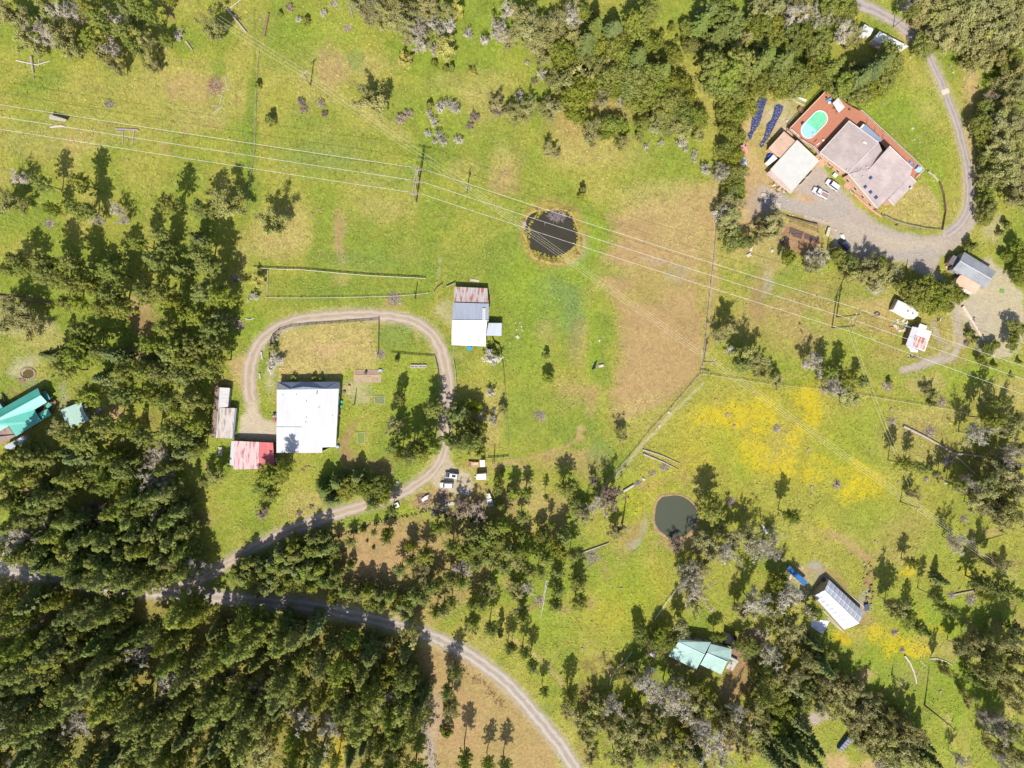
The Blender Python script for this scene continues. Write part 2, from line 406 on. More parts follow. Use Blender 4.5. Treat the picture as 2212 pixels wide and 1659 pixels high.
# right: meadow with buttercups
poly([(1512,812),(1660,835),(1880,860),(2100,890),(2212,940),(2212,1270),(1900,1320),(1640,1180),(1560,1120),(1500,1000),(1340,1040),(1400,930)], 'A', .75, 8)
for a in [(1880,950,120,60,'L',.45),(1820,1000,60,40,'L',.45),(1850,1090,90,50,'L',.4),(1780,1100,60,60,'E',.5),(1990,960,80,40,'N',.45),(2010,900,80,20,'T',.5),(1960,930,60,20,'N',.4),
          (1850,1180,160,20,'T',.3,20),(1960,1160,60,60,'N',.3),(1830,1180,60,8,'R',.6,35),(1870,1195,30,8,'R',.5,45),(2060,1180,80,60,'L',.4),(2120,1090,60,40,'G',.4),(1560,960,30,50,'L',.5),
          (1600,1010,24,40,'L',.6),(1690,960,30,60,'T',.3),(1440,1000,60,30,'A',.6),(1420,1040,60,10,'B',.4,-15),(1480,1010,10,30,'B',.4),(1400,1030,14,20,'B',.3,40),(1500,1030,40,20,'N',.3),
          (1360,1080,30,60,'L',.6),(1375,1150,16,40,'B',.55,20),(1375,1180,16,12,'S',.5),(1390,1140,10,30,'S',.35,15),(1340,1170,30,40,'R',.4),(1300,1160,40,40,'E',.4),
          (1305,1230,8,16,'B',.75,-20),(1333,1235,12,6,'B',.6,-40),(1340,1290,70,90,'L',.5),(1300,1330,50,40,'A',.5),(1200,1350,50,40,'L',.7),(1235,1330,30,40,'A',.5),
          (1500,1170,50,24,'R',.55),(1460,1180,40,14,'R',.5),(1460,1150,60,10,'R',.4),(1960,1330,80,60,'L',.4),(2060,1340,60,80,'L',.6),(2000,1420,50,60,'L',.5),(2080,1480,40,80,'L',.6),
          (2060,1600,50,60,'L',.6),(2090,1620,10,60,'T',.4),(1960,1460,40,20,'R',.3),(1900,1450,60,60,'L',.6),(1870,1500,60,60,'L',.6),(2010,1390,40,30,'T',.5)]: ell(*a)
for a in [(1535,900,60,26),(1580,890,40,40),(1640,900,40,50),(1620,980,50,40),(1680,1010,40,22),(1700,1000,26,40),(1745,880,26,50),(1740,860,30,20),(1712,940,18,34),(1760,1030,40,18,'flower',.6,20),
          (1800,1010,60,14,'flower',.6,20),(1750,1030,16,22),(1860,1010,36,16,'flower',.75,30),(1880,1040,46,26,'flower',.7,20),(1850,1070,30,16),(1860,1055,30,24),(1460,1000,60,30,'flower',.35),
          (1500,930,50,50,'flower',.35),(1430,1090,60,60,'flower',.25),(1370,1080,20,40,'flower',.45),(1780,1130,20,20,'flower',.5),(1760,1160,18,14,'flower',.4),(1960,1235,14,16,'flower',.8),
          (1888,1375,20,18,'flower',.95),(1930,1400,24,32,'flower',.95),(1980,1395,36,22,'flower',.95),(1990,1330,16,22,'flower',.6),(2030,1355,22,16,'flower',.6),(1320,1340,50,30,'flower',.4),
          (1290,1300,40,40,'flower',.35),(1420,1260,30,40,'flower',.35),(1950,1245,10,14,'flower',.8),(2085,1240,10,12,'flower',.6),(1590,1075,60,50,'flower',.3),(1330,1140,40,40,'flower',.3)]:
    a = list(a)
    if len(a) == 4: a += ['flower', .8]
    ell(*a)
for a in [(1600,940,110,60),(1760,960,90,70),(1840,1040,80,50),(1700,880,60,40),(1400,1080,60,60),(1360,1300,60,70),(1960,1380,80,40),(1500,980,60,60)]: ell(*a, 'flower', .38)
# east yard and slope
for a in [(1720,640,130,50,'N',.5),(1700,700,120,50,'R',.35),(1690,600,60,30,'L',.45),(1640,640,20,60,'B',.55),(1655,600,12,30,'P',.4),(1720,740,60,30,'N',.55),(1850,640,50,20,'G',.5),(1760,690,30,26,'L',.5),
          (1680,570,30,20,'O',.35),(1620,560,30,20,'E',.5),(1640,500,60,80,'O',.45),(1600,440,26,60,'O',.65),(1640,330,55,110,'O',.75),(1665,280,60,30,'O',.6),(1690,250,40,40,'C',.5),(1650,300,26,50,'E',.5),
          (1690,330,20,40,'L',.4),(1630,430,30,50,'B',.4),(1640,440,30,40,'P',.5),(1960,450,48,46,'T',.55),(1955,455,40,36,'A',.5),(2000,470,30,20,'A',.5),(1950,300,90,60,'G',.6,40),(1900,230,60,50,'L',.6),
          (1990,240,40,60,'L',.5,20),(2030,400,20,90,'L',.6),(2000,240,30,24,'T',.3),(1970,370,40,16,'T',.4,30),(2110,240,30,90,'T',.65,-15),(2105,180,20,40,'O',.55),(2100,340,14,100,'O',.5),
          (2125,140,50,26,'L',.5),(1930,30,40,30,'L',.8),(1900,60,40,30,'G',.6,30),(1985,60,40,30,'O',.6),(2100,150,30,14,'O',.5,35),(2120,300,20,60,'T',.6),(2060,560,60,40,'E',.4),(2150,520,50,60,'E',.5),
          (2150,500,30,30,'C',.4),(2190,560,30,80,'L',.5),(2040,740,60,60,'N',.4),(1910,660,60,20,'O',.5),(1900,700,50,30,'N',.6),(1920,770,40,30,'N',.6),(2150,780,60,60,'L',.5),(2060,820,110,30,'L',.5),
          (1900,790,60,40,'A',.5),(1820,750,60,40,'L',.4),(2000,830,40,20,'O',.4),(2170,860,60,40,'T',.4),(1930,800,70,20,'G',.4),(1800,560,60,20,'L',.5),(1680,760,60,30,'E',.5),(1700,590,30,14,'G',.5),
          (1640,820,90,14,'A',.6),(1770,480,14,14,'B',.5),(1745,480,40,14,'B',.5,12)]: ell(*a)
# house lawn and yards of the west farm
poly([(607,712),(680,705),(815,697),(815,790),(740,800),(735,828),(612,830),(600,770)], 'T', .85, 6)
for a in [(700,752,52,9,'O',.6),(650,770,50,40,'T',.6),(780,720,40,30,'T',.4),(625,700,40,8,'L',.4),(870,735,56,40,'G',.75),(855,720,30,24,'U',.4),(898,720,10,26,'T',.5),(870,800,70,40,'L',.4),
          (800,805,26,16,'T',.5),(780,840,34,24,'C',.45),(860,850,60,60,'L',.4),(760,900,50,40,'L',.3),(1030,790,26,40,'A',.6),(1030,860,26,60,'A',.6),(1060,900,24,60,'T',.5),(1040,960,26,30,'T',.4),
          (600,1060,110,60,'A',.6),(660,1090,60,30,'T',.5),(550,1080,60,50,'L',.4),(720,1070,60,14,'T',.5,-15),(540,930,26,30,'L',.6),(480,980,60,30,'L',.6),(520,800,20,40,'O',.5),(510,790,20,20,'O',.6),
          (590,800,14,50,'V',.45),(560,740,14,60,'L',.5),(575,860,16,30,'L',.5),(760,960,12,60,'B',.7,5),(790,1000,60,12,'B',.6,30),(840,1010,26,24,'B',.5),(1020,1010,26,20,'O',.35),
          (1040,1050,20,34,'O',.45),(1035,1040,30,20,'L',.5),(920,1060,40,20,'A',.6),(916,1082,18,14,'B',.7),(960,1072,16,14,'B',.5),(1000,1080,90,28,'O',.5),(940,1065,40,14,'R',.5),(1040,1060,20,30,'R',.5),(900,1110,100,14,'L',.5),(1090,1010,40,10,'O',.5),
          (60,760,60,60,'U',.35),(30,760,60,60,'E',.4),(90,730,60,40,'T',.5),(60,805,34,30,'C',.6),(85,800,26,20,'A',.9),(60,700,60,20,'C',.35),(20,690,30,20,'T',.4),(140,870,14,60,'P',.3),(70,840,60,20,'L',.3),
          (295,660,22,18,'O',.7),(300,710,20,60,'B',.7,-30),(285,765,22,20,'O',.75),(310,690,30,30,'B',.6),(240,615,14,10,'O',.5),(250,895,18,18,'O',.75),(280,955,20,10,'O',.7),(470,700,12,30,'B',.4),
          (515,605,10,8,'O',.5),(115,1040,12,24,'O',.6),(105,990,16,12,'A',.7),(240,1045,8,8,'R',.8),(60,1065,8,8,'R',.8),(10,1060,10,4,'R',.7),(150,1085,50,30,'A',.6),(300,1025,24,16,'L',.6)]: ell(*a)
# under the trees
poly([(600,1150),(760,1140),(880,1120),(1000,1120),(1090,1150),(1060,1230),(1000,1300),(930,1350),(760,1310),(600,1290)], 'N', .7, 14)
ell(830,1190,110,50,'R',.6); ell(800,1230,60,30,'R',.5); ell(760,1290,90,14,'A',.55); ell(860,1320,60,12,'O',.5,18)
poly([(915,1395),(1000,1405),(1070,1450),(1160,1560),(1230,1680),(880,1700),(900,1500)], 'R', .7, 8)
ell(980,1560,60,70,'R',.5); ell(930,1560,30,60,'P',.35); ell(930,1620,14,60,'S',.6,-12)
poly([(-80,1230),(300,1280),(700,1330),(900,1390),(900,1700),(-80,1700)], 'F', .65, 14)
for i in range(60):
    x = random.uniform(-30, 900); y = random.uniform(1300, 1680)
    if y > 1270+x*.12: ell(x, y, random.uniform(8, 24), random.uniform(14, 50), random.choice('NNOYFFA'), random.uniform(.4, .8), random.uniform(-10, 30))
for i in range(60):
    x = random.uniform(1250, 1950); y = random.uniform(1330, 1680)
    if y > 1350+abs(x-1550)*.1: ell(x, y, random.uniform(8, 22), random.uniform(10, 30), random.choice('NBOFFFY'), random.uniform(.4, .75), random.uniform(-60, 60))
for i in range(70):
    x = random.uniform(-20, 480); y = random.uniform(820, 1240)
    ell(x, y, random.uniform(10, 24), random.uniform(8, 20), random.choice('NFFDGA'), random.uniform(.35, .7))
for i in range(40):
    x = random.uniform(1050, 1300); y = random.uniform(1020, 1400)
    ell(x, y, random.uniform(8, 20), random.uniform(8, 20), random.choice('LARNL'), random.uniform(.35, .6))
for i in range(34):
    x = random.uniform(2050, 2212); y = random.uniform(1000, 1659)
    ell(x, y, random.uniform(8, 24), random.uniform(8, 24), random.choice('NLTRA'), random.uniform(.35, .6))
for a in [(400,1275,34,20,'V',.9),(1590,1470,34,50,'B',.8,20),(1570,1500,20,30,'O',.5),(1600,1420,30,30,'B',.8),(1640,1370,26,16,'P',.7),(1500,1420,60,34,'N',.7),(1620,1380,34,20,'B',.6),(1750,1250,40,30,'P',.35),
          (1765,1230,12,26,'S',.8,-25),(1790,1255,40,16,'B',.5,40),(1815,1255,26,10,'B',.5,45),(1880,1258,10,20,'B',.75),(1740,1240,16,14,'O',.4),(1830,1310,70,26,'B',.8,38),(1870,1310,16,30,'S',.5,20),
          (1770,1545,20,16,'P',.9),(1815,1650,30,26,'O',.8),(1880,1650,26,16,'O',.8),(2160,1560,14,12,'O',.7),(1215,640,1,1,'O',0),(1735,515,50,30,'O',.65,12),(1030,1170,20,10,'R',.4)]: ell(*a)
# tracks, paths and the soft shoulders of the roads
DRIVE = [(400,1268),(450,1245),(510,1205),(570,1172),(640,1141),(720,1111),(780,1094),(840,1076),(895,1050),(935,1018),(955,985),(961,940),(962,890),(968,835),(960,780),(943,735),(915,706),(872,688),(820,681),(760,680),(700,684),(645,692),(595,710),(560,742),(542,785),(538,830),(543,865)]
COUNTY = [(-60,1215),(0,1226),(80,1243),(200,1262),(300,1276),(390,1284),(480,1292),(560,1299),(650,1306),(750,1326),(850,1349),(920,1371),(990,1402),(1060,1447),(1120,1502),(1170,1560),(1215,1618),(1255,1682),(1290,1740)]
NDRIVE = [(1848,4),(1859,10),(1884,20),(1909,33),(1935,48),(1959,66),(1985,92),(2005,118),(2018,145),(2031,175),(2050,220),(2069,270),(2080,315),(2088,350),(2093,390),(2095,425),(2088,460),(2068,490),(2045,506)]
line(DRIVE, 30, 'V', .55, .6); line(COUNTY, 38, 'V', .6, .5); line(NDRIVE, 26, 'C', .6, .6)
YARD = [(1640,400),(1650,440),(1690,452),(1745,470),(1790,490),(1800,530),(1850,560),(1905,560),(1950,565),(2000,600),(2030,640),(2045,620),(2020,580),(2030,555),(2075,530),(2110,480),(2095,440),(2075,485),(2030,508),(1990,508),(1940,500),(1895,480),(1860,455),(1830,425),(1800,395),(1768,350),(1720,400),(1700,420)]
poly(YARD, 'P', .9, 6, True)
ell(1920,520,110,22,'C',.35,8); ell(1850,490,60,20,'P',.5,25); ell(1790,440,40,40,'S',.35); ell(1960,545,60,14,'S',.45); ell(1720,450,60,12,'S',.4,8); ell(1700,520,14,8,'C',.3)
line([(1740,470),(1850,490),(1950,530),(2040,525)], 7, 'C', .35); line([(1790,430),(1870,490),(1980,520)], 6, 'S', .35)
poly([(2065,640),(2110,585),(2150,560),(2190,600),(2212,640),(2212,740),(2170,770),(2120,760),(2080,690)], 'C', .8, 8); ell(2110,680,30,50,'S',.25,-30)
for a in [([(2062,650),(2072,700),(2075,740),(2055,775),(2010,785),(1950,800)],14,'P',.75),([(2015,700),(2025,730),(2040,745)],12,'P',.6),([(2040,640),(2062,700),(2060,745),(2030,765)],8,'C',.5),([(1950,800),(1980,795),(2040,770)],18,'P',.5),
          ([(1065,1005),(1106,997),(1160,985),(1220,965),(1260,945)],7,'R',.7),([(1260,950),(1330,915),(1400,905),(1440,870),(1500,815)],6,'E',.5),([(1515,830),(1440,905),(1390,960),(1330,1030)],7,'C',.45),
          ([(1520,800),(1395,930)],12,'N',.35),([(945,600),(950,560)],5,'C',.3),([(1110,260),(1082,330),(1075,390)],3,'G',.5),([(690,100),(720,105),(738,165)],2,'D',.4),([(550,20),(545,330),(535,480)],3,'D',.4),
          ([(1545,400),(1541,555),(1523,727),(1516,800)],5,'C',.35),([(1106,1385),(1150,1410),(1190,1440),(1215,1480)],8,'O',.6),([(1106,1370),(1180,1430)],3,'D',.4),([(560,1180),(640,1150),(700,1122)],3,'V',.3),
          ([(1789,1140),(1830,1180),(1880,1200),(1890,1230)],6,'R',.5),([(545,875),(545,925),(585,935)],30,'V',.8),([(1000,1420),(1060,1490),(1100,1560)],9,'N',.5),([(930,1180),(905,1110),(915,1480)],0.1,'N',0)]:
    line(*a)
poly([(520,900),(548,872),(568,905),(598,912),(598,950),(515,950)], 'C', .95, 4, True)
poly([(945,985),(965,985),(985,1010),(1015,1022),(1025,1060),(1010,1075),(960,1060),(930,1045)], 'V', .9, 5, True)
poly([(1672,490),(1706,486),(1772,514),(1766,548),(1720,552),(1680,524)], 'Q', .85, 3, True)
poly([(1903,462),(1935,443),(1978,402),(2002,402),(2028,432),(2034,492),(2000,490),(1950,480)], 'T', .8, 5, True); ell(1970,460,40,20,'A',.35)
poly([(1780,352),(1828,398),(1820,402),(1775,358)], 'L', .95, 2, True); ell(1712,421,12,6,'L',.8,0,.3,True); ell(1735,428,28,8,'O',.8,10,.3,True); ell(1674,440,30,20,'S',.5,0,.4,True)
LG = sst(n2, .4, .65)
Zg = np.zeros(GX.shape)
v = np.stack((GX, GY, Zg), -1).reshape(-1, 3)
ny, nx = GX.shape
idx = np.arange(ny*nx).reshape(ny, nx)
q = np.stack((idx[:-1,:-1], idx[:-1,1:], idx[1:,1:], idx[1:,:-1]), -1).reshape(-1, 4)
me = bpy.data.meshes.new('ground')
me.vertices.add(len(v)); me.vertices.foreach_set('co', v.astype(np.float32).ravel())
me.loops.add(q.size); me.loops.foreach_set('vertex_index', q.astype(np.int32).ravel())
me.polygons.add(len(q)); me.polygons.foreach_set('loop_start', np.arange(0, q.size, 4, dtype=np.int32))
me.update(calc_edges=True)
ca = me.color_attributes.new('Soil', 'FLOAT_COLOR', 'POINT')
ca.data.foreach_set('color', np.concatenate((CG.reshape(-1, 3), np.ones((len(v), 1))), 1).astype(np.float32).ravel())
ca = me.color_attributes.new('Cover', 'FLOAT_COLOR', 'POINT')
ca.data.foreach_set('color', np.stack((FL.ravel(), LG.ravel(), BARE.ravel(), 1+0*FL.ravel()), 1).astype(np.float32).ravel())
m, t, b = newmat('meadow_ground')
pos = N(t, 'ShaderNodeNewGeometry').outputs['Position']
at = N(t, 'ShaderNodeAttribute', attribute_name='Soil').outputs['Color']
cv = N(t, 'ShaderNodeSeparateColor'); t.links.new(N(t, 'ShaderNodeAttribute', attribute_name='Cover').outputs['Color'], cv.inputs[0])
fine = noise(t, pos, 1.05, 6, .78, .4); mid = noise(t, pos, .22, 4, .6); tuft = noise(t, pos, .55, 5, .7, 1.2)
mpn = N(t, 'ShaderNodeMapping'); t.links.new(pos, mpn.inputs[0]); mpn.inputs[2].default_value = (0, 0, .6); mpn.inputs[3].default_value = (1, .35, 1)
blade = noise(t, mpn.outputs[0], 2.2, 4, .7, .6)
val = math_(t, 'ADD', math_(t, 'ADD', mapr(t, fine, .25, .75, -.34, .34), mapr(t, tuft, .3, .7, -.2, .2)), math_(t, 'ADD', mapr(t, mid, .3, .7, -.12, .12), mapr(t, blade, .3, .7, -.22, .22)))
hs = N(t, 'ShaderNodeHueSaturation'); t.links.new(at, hs.inputs['Color'])
green = math_(t, 'SUBTRACT', 1.0, math_(t, 'MULTIPLY', cv.outputs[2], .72))
t.links.new(math_(t, 'ADD', math_(t, 'MULTIPLY', val, green), 1.0), hs.inputs['Value'])
t.links.new(mapr(t, tuft, .3, .7, .488, .514), hs.inputs['Hue'])
straw = mix(t, math_(t, 'MULTIPLY', mapr(t, noise(t, pos, .8, 5, .75), .52, .72, 0, .4), green), hs.outputs[0], (.42, .33, .13))
dark = mix(t, math_(t, 'MULTIPLY', mapr(t, noise(t, pos, 1.4, 4, .7), .58, .75, 0, .45), green), straw, (.06, .09, .012))
fn = math_(t, 'ADD', math_(t, 'MULTIPLY', noise(t, pos, 1.5, 6, .9), .62), math_(t, 'MULTIPLY', noise(t, pos, .35, 6, .85), .38))
fm = mapr(t, cv.outputs[0], 0, .9, .39, .528)
fl = mapr(t, math_(t, 'SUBTRACT', fm, fn), -.03, .05, 0, 1)
fw = math_(t, 'MULTIPLY', fl, mapr(t, cv.outputs[0], .02, .4, 0, .85))
col = mix(t, fw, dark, (.50, .39, .014))
t.links.new(col, b.inputs['Base Color']); b.inputs['Roughness'].default_value = .95; b.inputs['Specular IOR Level'].default_value = .1
bump(t, b, math_(t, 'ADD', fine, math_(t, 'ADD', tuft, math_(t, 'MULTIPLY', blade, .5))), .7, .35)
me.materials.append(m)
g = link('ground', me); g['kind'] = 'structure'

# tall grass clumps standing on the meadow
tn = 120000
tx = RNG.uniform(-172, 200, tn); ty = RNG.uniform(-142, 128, tn)
ix = np.clip(((tx+195)/.62).astype(int)+len(far), 0, nx-1); iy = np.clip(((ty+175)/.62).astype(int)+len(far), 0, ny-1)
px_, py_ = survey(tx, ty)
keep = (BARE[iy, ix] < .3) & (np.hypot(px_-1197, py_-505) > 78) & (np.hypot(px_-1460, py_-1116) > 54) & (RNG.random(tn) < .35+.65*(vnoise(tx, ty, 6, 77) > .48))
tx, ty, ix, iy = tx[keep], ty[keep], ix[keep], iy[keep]; tn = len(tx)
TUFTS = (tx, ty, CG[iy, ix]*RNG.uniform(.85, 1.3, (tn, 1)))
# ------------------------------------------------------------------ roads: sheets a little above the ground
def spline(pts, step=1.2):
    out = []
    n = len(pts)
    for i in range(n-1):
        p0 = Vector(pts[max(i-1,0)]); p1 = Vector(pts[i]); p2 = Vector(pts[i+1]); p3 = Vector(pts[min(i+2,n-1)])
        k = max(2, int((p2-p1).length/(step/.15)))
        for j in range(k):
            s = j/k
            out.append(.5*((2*p1)+(p2-p0)*s+(2*p0-5*p1+4*p2-p3)*s*s+(3*p1-p0-3*p2+p3)*s**3))
    out.append(Vector(pts[-1])); return out
def road(name, pts, widths, mat, z):
    sp = spline(pts); mb = MB(); rows = []; L = 0; n = len(sp)
    W = [P(a.x, a.y) for a in sp]
    r = random.Random(5)
    jl = jr = 0
    for i in range(n):
        d = (W[min(i+1, n-1)]-W[max(i-1, 0)]).normalized(); s = Vector((d.y, -d.x, 0))
        f = i/(n-1)*(len(widths)-1); k = int(f); wd = widths[k]+(widths[min(k+1, len(widths)-1)]-widths[k])*(f-k)
        jl = jl*.6+r.uniform(-.18, .18); jr = jr*.6+r.uniform(-.18, .18)
        if i: L += (W[i]-W[i-1]).length
        rows.append([(W[i]+s*((-wd/2-jl)+(wd+jl+jr)*q/6), q/6) for q in range(7)]); rows[-1] = (rows[-1], L)
    for (a, la), (b2, lb) in zip(rows, rows[1:]):
        for q in range(6):
            p = [a[q], a[q+1], b2[q+1], b2[q]]
            mb.face([(x[0].x, x[0].y, z+.05*(1-abs(x[1]-.5)*2)) for x in p][::1], uv=[(a[q][1], la), (a[q+1][1], la), (b2[q+1][1], lb), (b2[q][1], lb)])
    me = mb.mesh(name, mat); 
    o = link(name, me); o['kind'] = 'structure'; return o
def gravel(name, c, c_track, c_mid, mid_amt, w_mid=.16):
    m, t, b = newmat(name)
    pos = N(t, 'ShaderNodeNewGeometry').outputs['Position']
    uv = N(t, 'ShaderNodeUVMap').outputs[0]; sp = N(t, 'ShaderNodeSeparateXYZ'); t.links.new(uv, sp.inputs[0]); u = sp.outputs[0]
    wob = math_(t, 'ADD', u, mapr(t, noise(t, pos, .3, 3), .3, .7, -.06, .06))
    e = math_(t, 'ABSOLUTE', math_(t, 'SUBTRACT', wob, .5))
    tr = mapr(t, math_(t, 'ABSOLUTE', math_(t, 'SUBTRACT', e, .24)), .05, .14, 1, 0)
    md = mapr(t, e, w_mid*.35, w_mid, 1, 0)
    mp = N(t, 'ShaderNodeMapping'); t.links.new(uv, mp.inputs[0]); mp.inputs[3].default_value = (6, .25, 1)
    st = noise(t, mp.outputs[0], 1.2, 4, .6)
    col = mix(t, mapr(t, noise(t, pos, .35, 5, .7), .35, .65, 0, 1), c, tuple(x*.72 for x in c))
    col = mix(t, math_(t, 'MULTIPLY', tr, .65), col, c_track)
    col = mix(t, math_(t, 'MULTIPLY', math_(t, 'MULTIPLY', md, mapr(t, noise(t, pos, .25, 5, .7), .35, .55, 0, 1)), mid_amt), col, c_mid)
    col = mix(t, mapr(t, st, .4, .7, 0, .13), col, tuple(x*.6 for x in c))
    col = mix(t, mapr(t, noise(t, pos, 2.5, 4, .8), .5, .75, 0, .35), col, tuple(min(1, x*1.35) for x in c_track))
    ed = mapr(t, e, .4, .5, 0, .8)
    col = mix(t, math_(t, 'MULTIPLY', ed, mapr(t, noise(t, pos, .8, 4, .7), .4, .6, 0, 1)), col, (.26, .22, .07))
    t.links.new(col, b.inputs['Base Color']); b.inputs['Roughness'].default_value = .95; b.inputs['Specular IOR Level'].default_value = .15
    bump(t, b, noise(t, pos, 3, 5, .7), .4, .08)
    return m
road('farm_driveway', DRIVE, [3.4,3.2,3.2,3.8,4.1,3.9,3.2,3.0,3.0,3.3,4.0,3.8,3.4,3.2,3.2,3.4,4.0,4.4], gravel('driveway_gravel', (.385,.305,.245), (.455,.375,.305), (.33,.27,.13), .6), .02)
road('county_road', COUNTY, [4.6,4.4,4.2,4.2,4.2,4.4,4.4,4.6,4.6], gravel('county_gravel', (.36,.31,.255), (.47,.41,.35), (.27,.225,.19), .35, .1), .02)
road('north_driveway', NDRIVE, [3.6,3.6,3.4,2.6,2.6,2.7,2.8,3.0,3.4], gravel('tar_gravel', (.34,.29,.265), (.39,.335,.305), (.25,.21,.195), .4, .12), .02)
mb = MB(); mb.prism([tuple(P(*p).xy) for p in [(2032,196),(2048,190),(2052,200),(2036,206)]], .03, .09)
solo('concrete_strip', 'pale concrete strip crossing the narrow north driveway', 'concrete strip', mb, plain('pale_concrete', (.52,.46,.36), .9))
def patchsheet(name, pts, mat, z=.035, label=None):
    mb = MB(); q = []
    sp = spline(pts+[pts[0]], 1.5)
    r = random.Random(len(pts))
    for a in sp[:-1]:
        p = P(a.x, a.y); q.append((p.x+r.uniform(-.15,.15), p.y+r.uniform(-.15,.15)))
    c = Vector((sum(a[0] for a in q)/len(q), sum(a[1] for a in q)/len(q)))
    for t in tessellate_polygon([[Vector((a[0], a[1], 0)) for a in q]]):
        a = [q[i] for i in t]
        if (a[1][0]-a[0][0])*(a[2][1]-a[0][1])-(a[2][0]-a[0][0])*(a[1][1]-a[0][1]) < 0: a = a[::-1]
        mb.face([(x[0], x[1], z) for x in a])
    o = link(name, mb.mesh(name, mat)); o['kind'] = 'structure'; return o

# ------------------------------------------------------------------ ponds
def water(name, c, rough=.12, c2=None):
    m, t, b = newmat(name)
    pos = N(t, 'ShaderNodeNewGeometry').outputs['Position']
    f = noise(t, pos, .12, 4, .6)
    t.links.new(ramp(t, f, [(.3, c), (.7, c2 or tuple(x*1.25 for x in c))]), b.inputs['Base Color'])
    b.inputs['Roughness'].default_value = rough; b.inputs['IOR'].default_value = 1.33
    bump(t, b, noise(t, pos, 2.0, 3), .06, .05)
    return m
def ring(name, inner, outer, mat, z0, z1, w=3.0):
    """irregular bank between two closed outlines, a little raised in the middle"""
    mb = MB(); n = 72
    def res(pts):
        sp = spline(pts+[pts[0]], .8)[:-1]; L = len(sp); cx = sum(p.x for p in sp)/L; cy = sum(p.y for p in sp)/L
        by = sorted((math.atan2(p.y-cy, p.x-cx), p) for p in [Vector(q) for q in sp])
        out = []
        for i in range(n):
            a = -math.pi+6.28318*i/n
            out.append(min(by, key=lambda z: abs(z[0]-a))[1])
        return out
    A = [P(p.x, p.y) for p in res(inner)]; B = [P(p.x, p.y) for p in res(outer)]
    for i in range(n):
        j = (i+1) % n
        for f0, f1, h0, h1 in ((0,.4,z0,z1),(.4,1,z1,z0)):
            p = [A[i].lerp(B[i], f0), A[i].lerp(B[i], f1), A[j].lerp(B[j], f1), A[j].lerp(B[j], f0)]
            hh = [h0, h1, h1, h0]
            mb.face([(q.x, q.y, h) for q, h in zip(p, hh)])
    me = mb.mesh(name, mat)
    # faces upward
    o = link(name, me); o['kind'] = 'structure'; return o
PIN = [Z('G', *p) for p in [(125,235),(165,185),(290,165),(440,158),(510,195),(545,270),(572,360),(560,440),(500,500),(420,560),(340,592),(230,560),(160,490),(125,370),(110,290)]]
POUT = [Z('G', *p) for p in [(80,230),(150,150),(270,123),(420,122),(520,165),(562,250),(600,360),(605,520),(530,592),(420,628),(290,612),(160,562),(130,460),(85,330)]]
patchsheet('farm_pond_water', PIN, water('dark_pond', (.040,.035,.024)), .03)
bm_, t, b = newmat('pond_bank')
pos = N(t, 'ShaderNodeNewGeometry').outputs['Position']
t.links.new(ramp(t, noise(t, pos, .55, 5, .75), [(.34, (.10,.065,.03)), (.46, (.24,.17,.05)), (.56, (.36,.29,.06)), (.66, (.22,.16,.06)), (.78, (.12,.08,.04))]), b.inputs['Base Color']); b.inputs['Roughness'].default_value = 1
bump(t, b, noise(t, pos, 2, 4), .8, .2)
ring('farm_pond_bank', PIN, POUT, bm_, .035, .22)
P2 = [Z('K', *p) for p in [(1300,972),(1430,960),(1520,998),(1590,1070),(1608,1150),(1565,1240),(1500,1305),(1390,1325),(1290,1275),(1238,1200),(1238,1100),(1256,1020)]]
P2o = [Z('K', *p) for p in [(1285,955),(1430,945),(1530,980),(1608,1060),(1628,1150),(1590,1260),(1510,1335),(1390,1345),(1270,1295),(1218,1210),(1218,1090),(1240,1005)]]
patchsheet('meadow_pond_water', P2, water('green_pond', (.075,.082,.055), .1, (.07,.078,.055)), .03)
ring('meadow_pond_bank', P2, P2o, plain('meadow_bank', (.30,.20,.11), 1, .3, .8), .035, .14)
patchsheet('garden_pond_water', [Z('E', *p) for p in [(195,1560),(230,1535),(285,1545),(285,1590),(240,1610),(200,1595)]], MATS.get('x') or water('garden_water', (.10,.075,.03)), .05)
patchsheet('ditch_water', [Z('G', *p) for p in [(686,1525),(705,1485),(728,1455),(740,1450),(726,1490),(716,1518),(698,1532)]], water('ditch_water_mat', (.02,.025,.03)), .03)

mb = MB(); r = random.Random(21)
for i in range(520):
    a = r.uniform(0, 6.283); k = 1-abs(r.gauss(0, .07)); k = min(k, .985) if r.random() < .35 or math.cos(a-.9) > .2 else 9
    if k > 1: continue
    p = P(1195+math.cos(a)*59*k*(1+.06*math.sin(3*a)), 506-math.sin(-a)*56*k); s_ = r.uniform(.08, .4); mb.cyl((p.x,p.y,.04), (p.x,p.y,.06), s_, s_*.8, 6)
solo('duckweed', 'scattered yellow-green duckweed along the lower right rim of the dark pond', 'duckweed', mb, plain('duckweed_green', (.27,.23,.03), .9, .3), None, 'stuff')
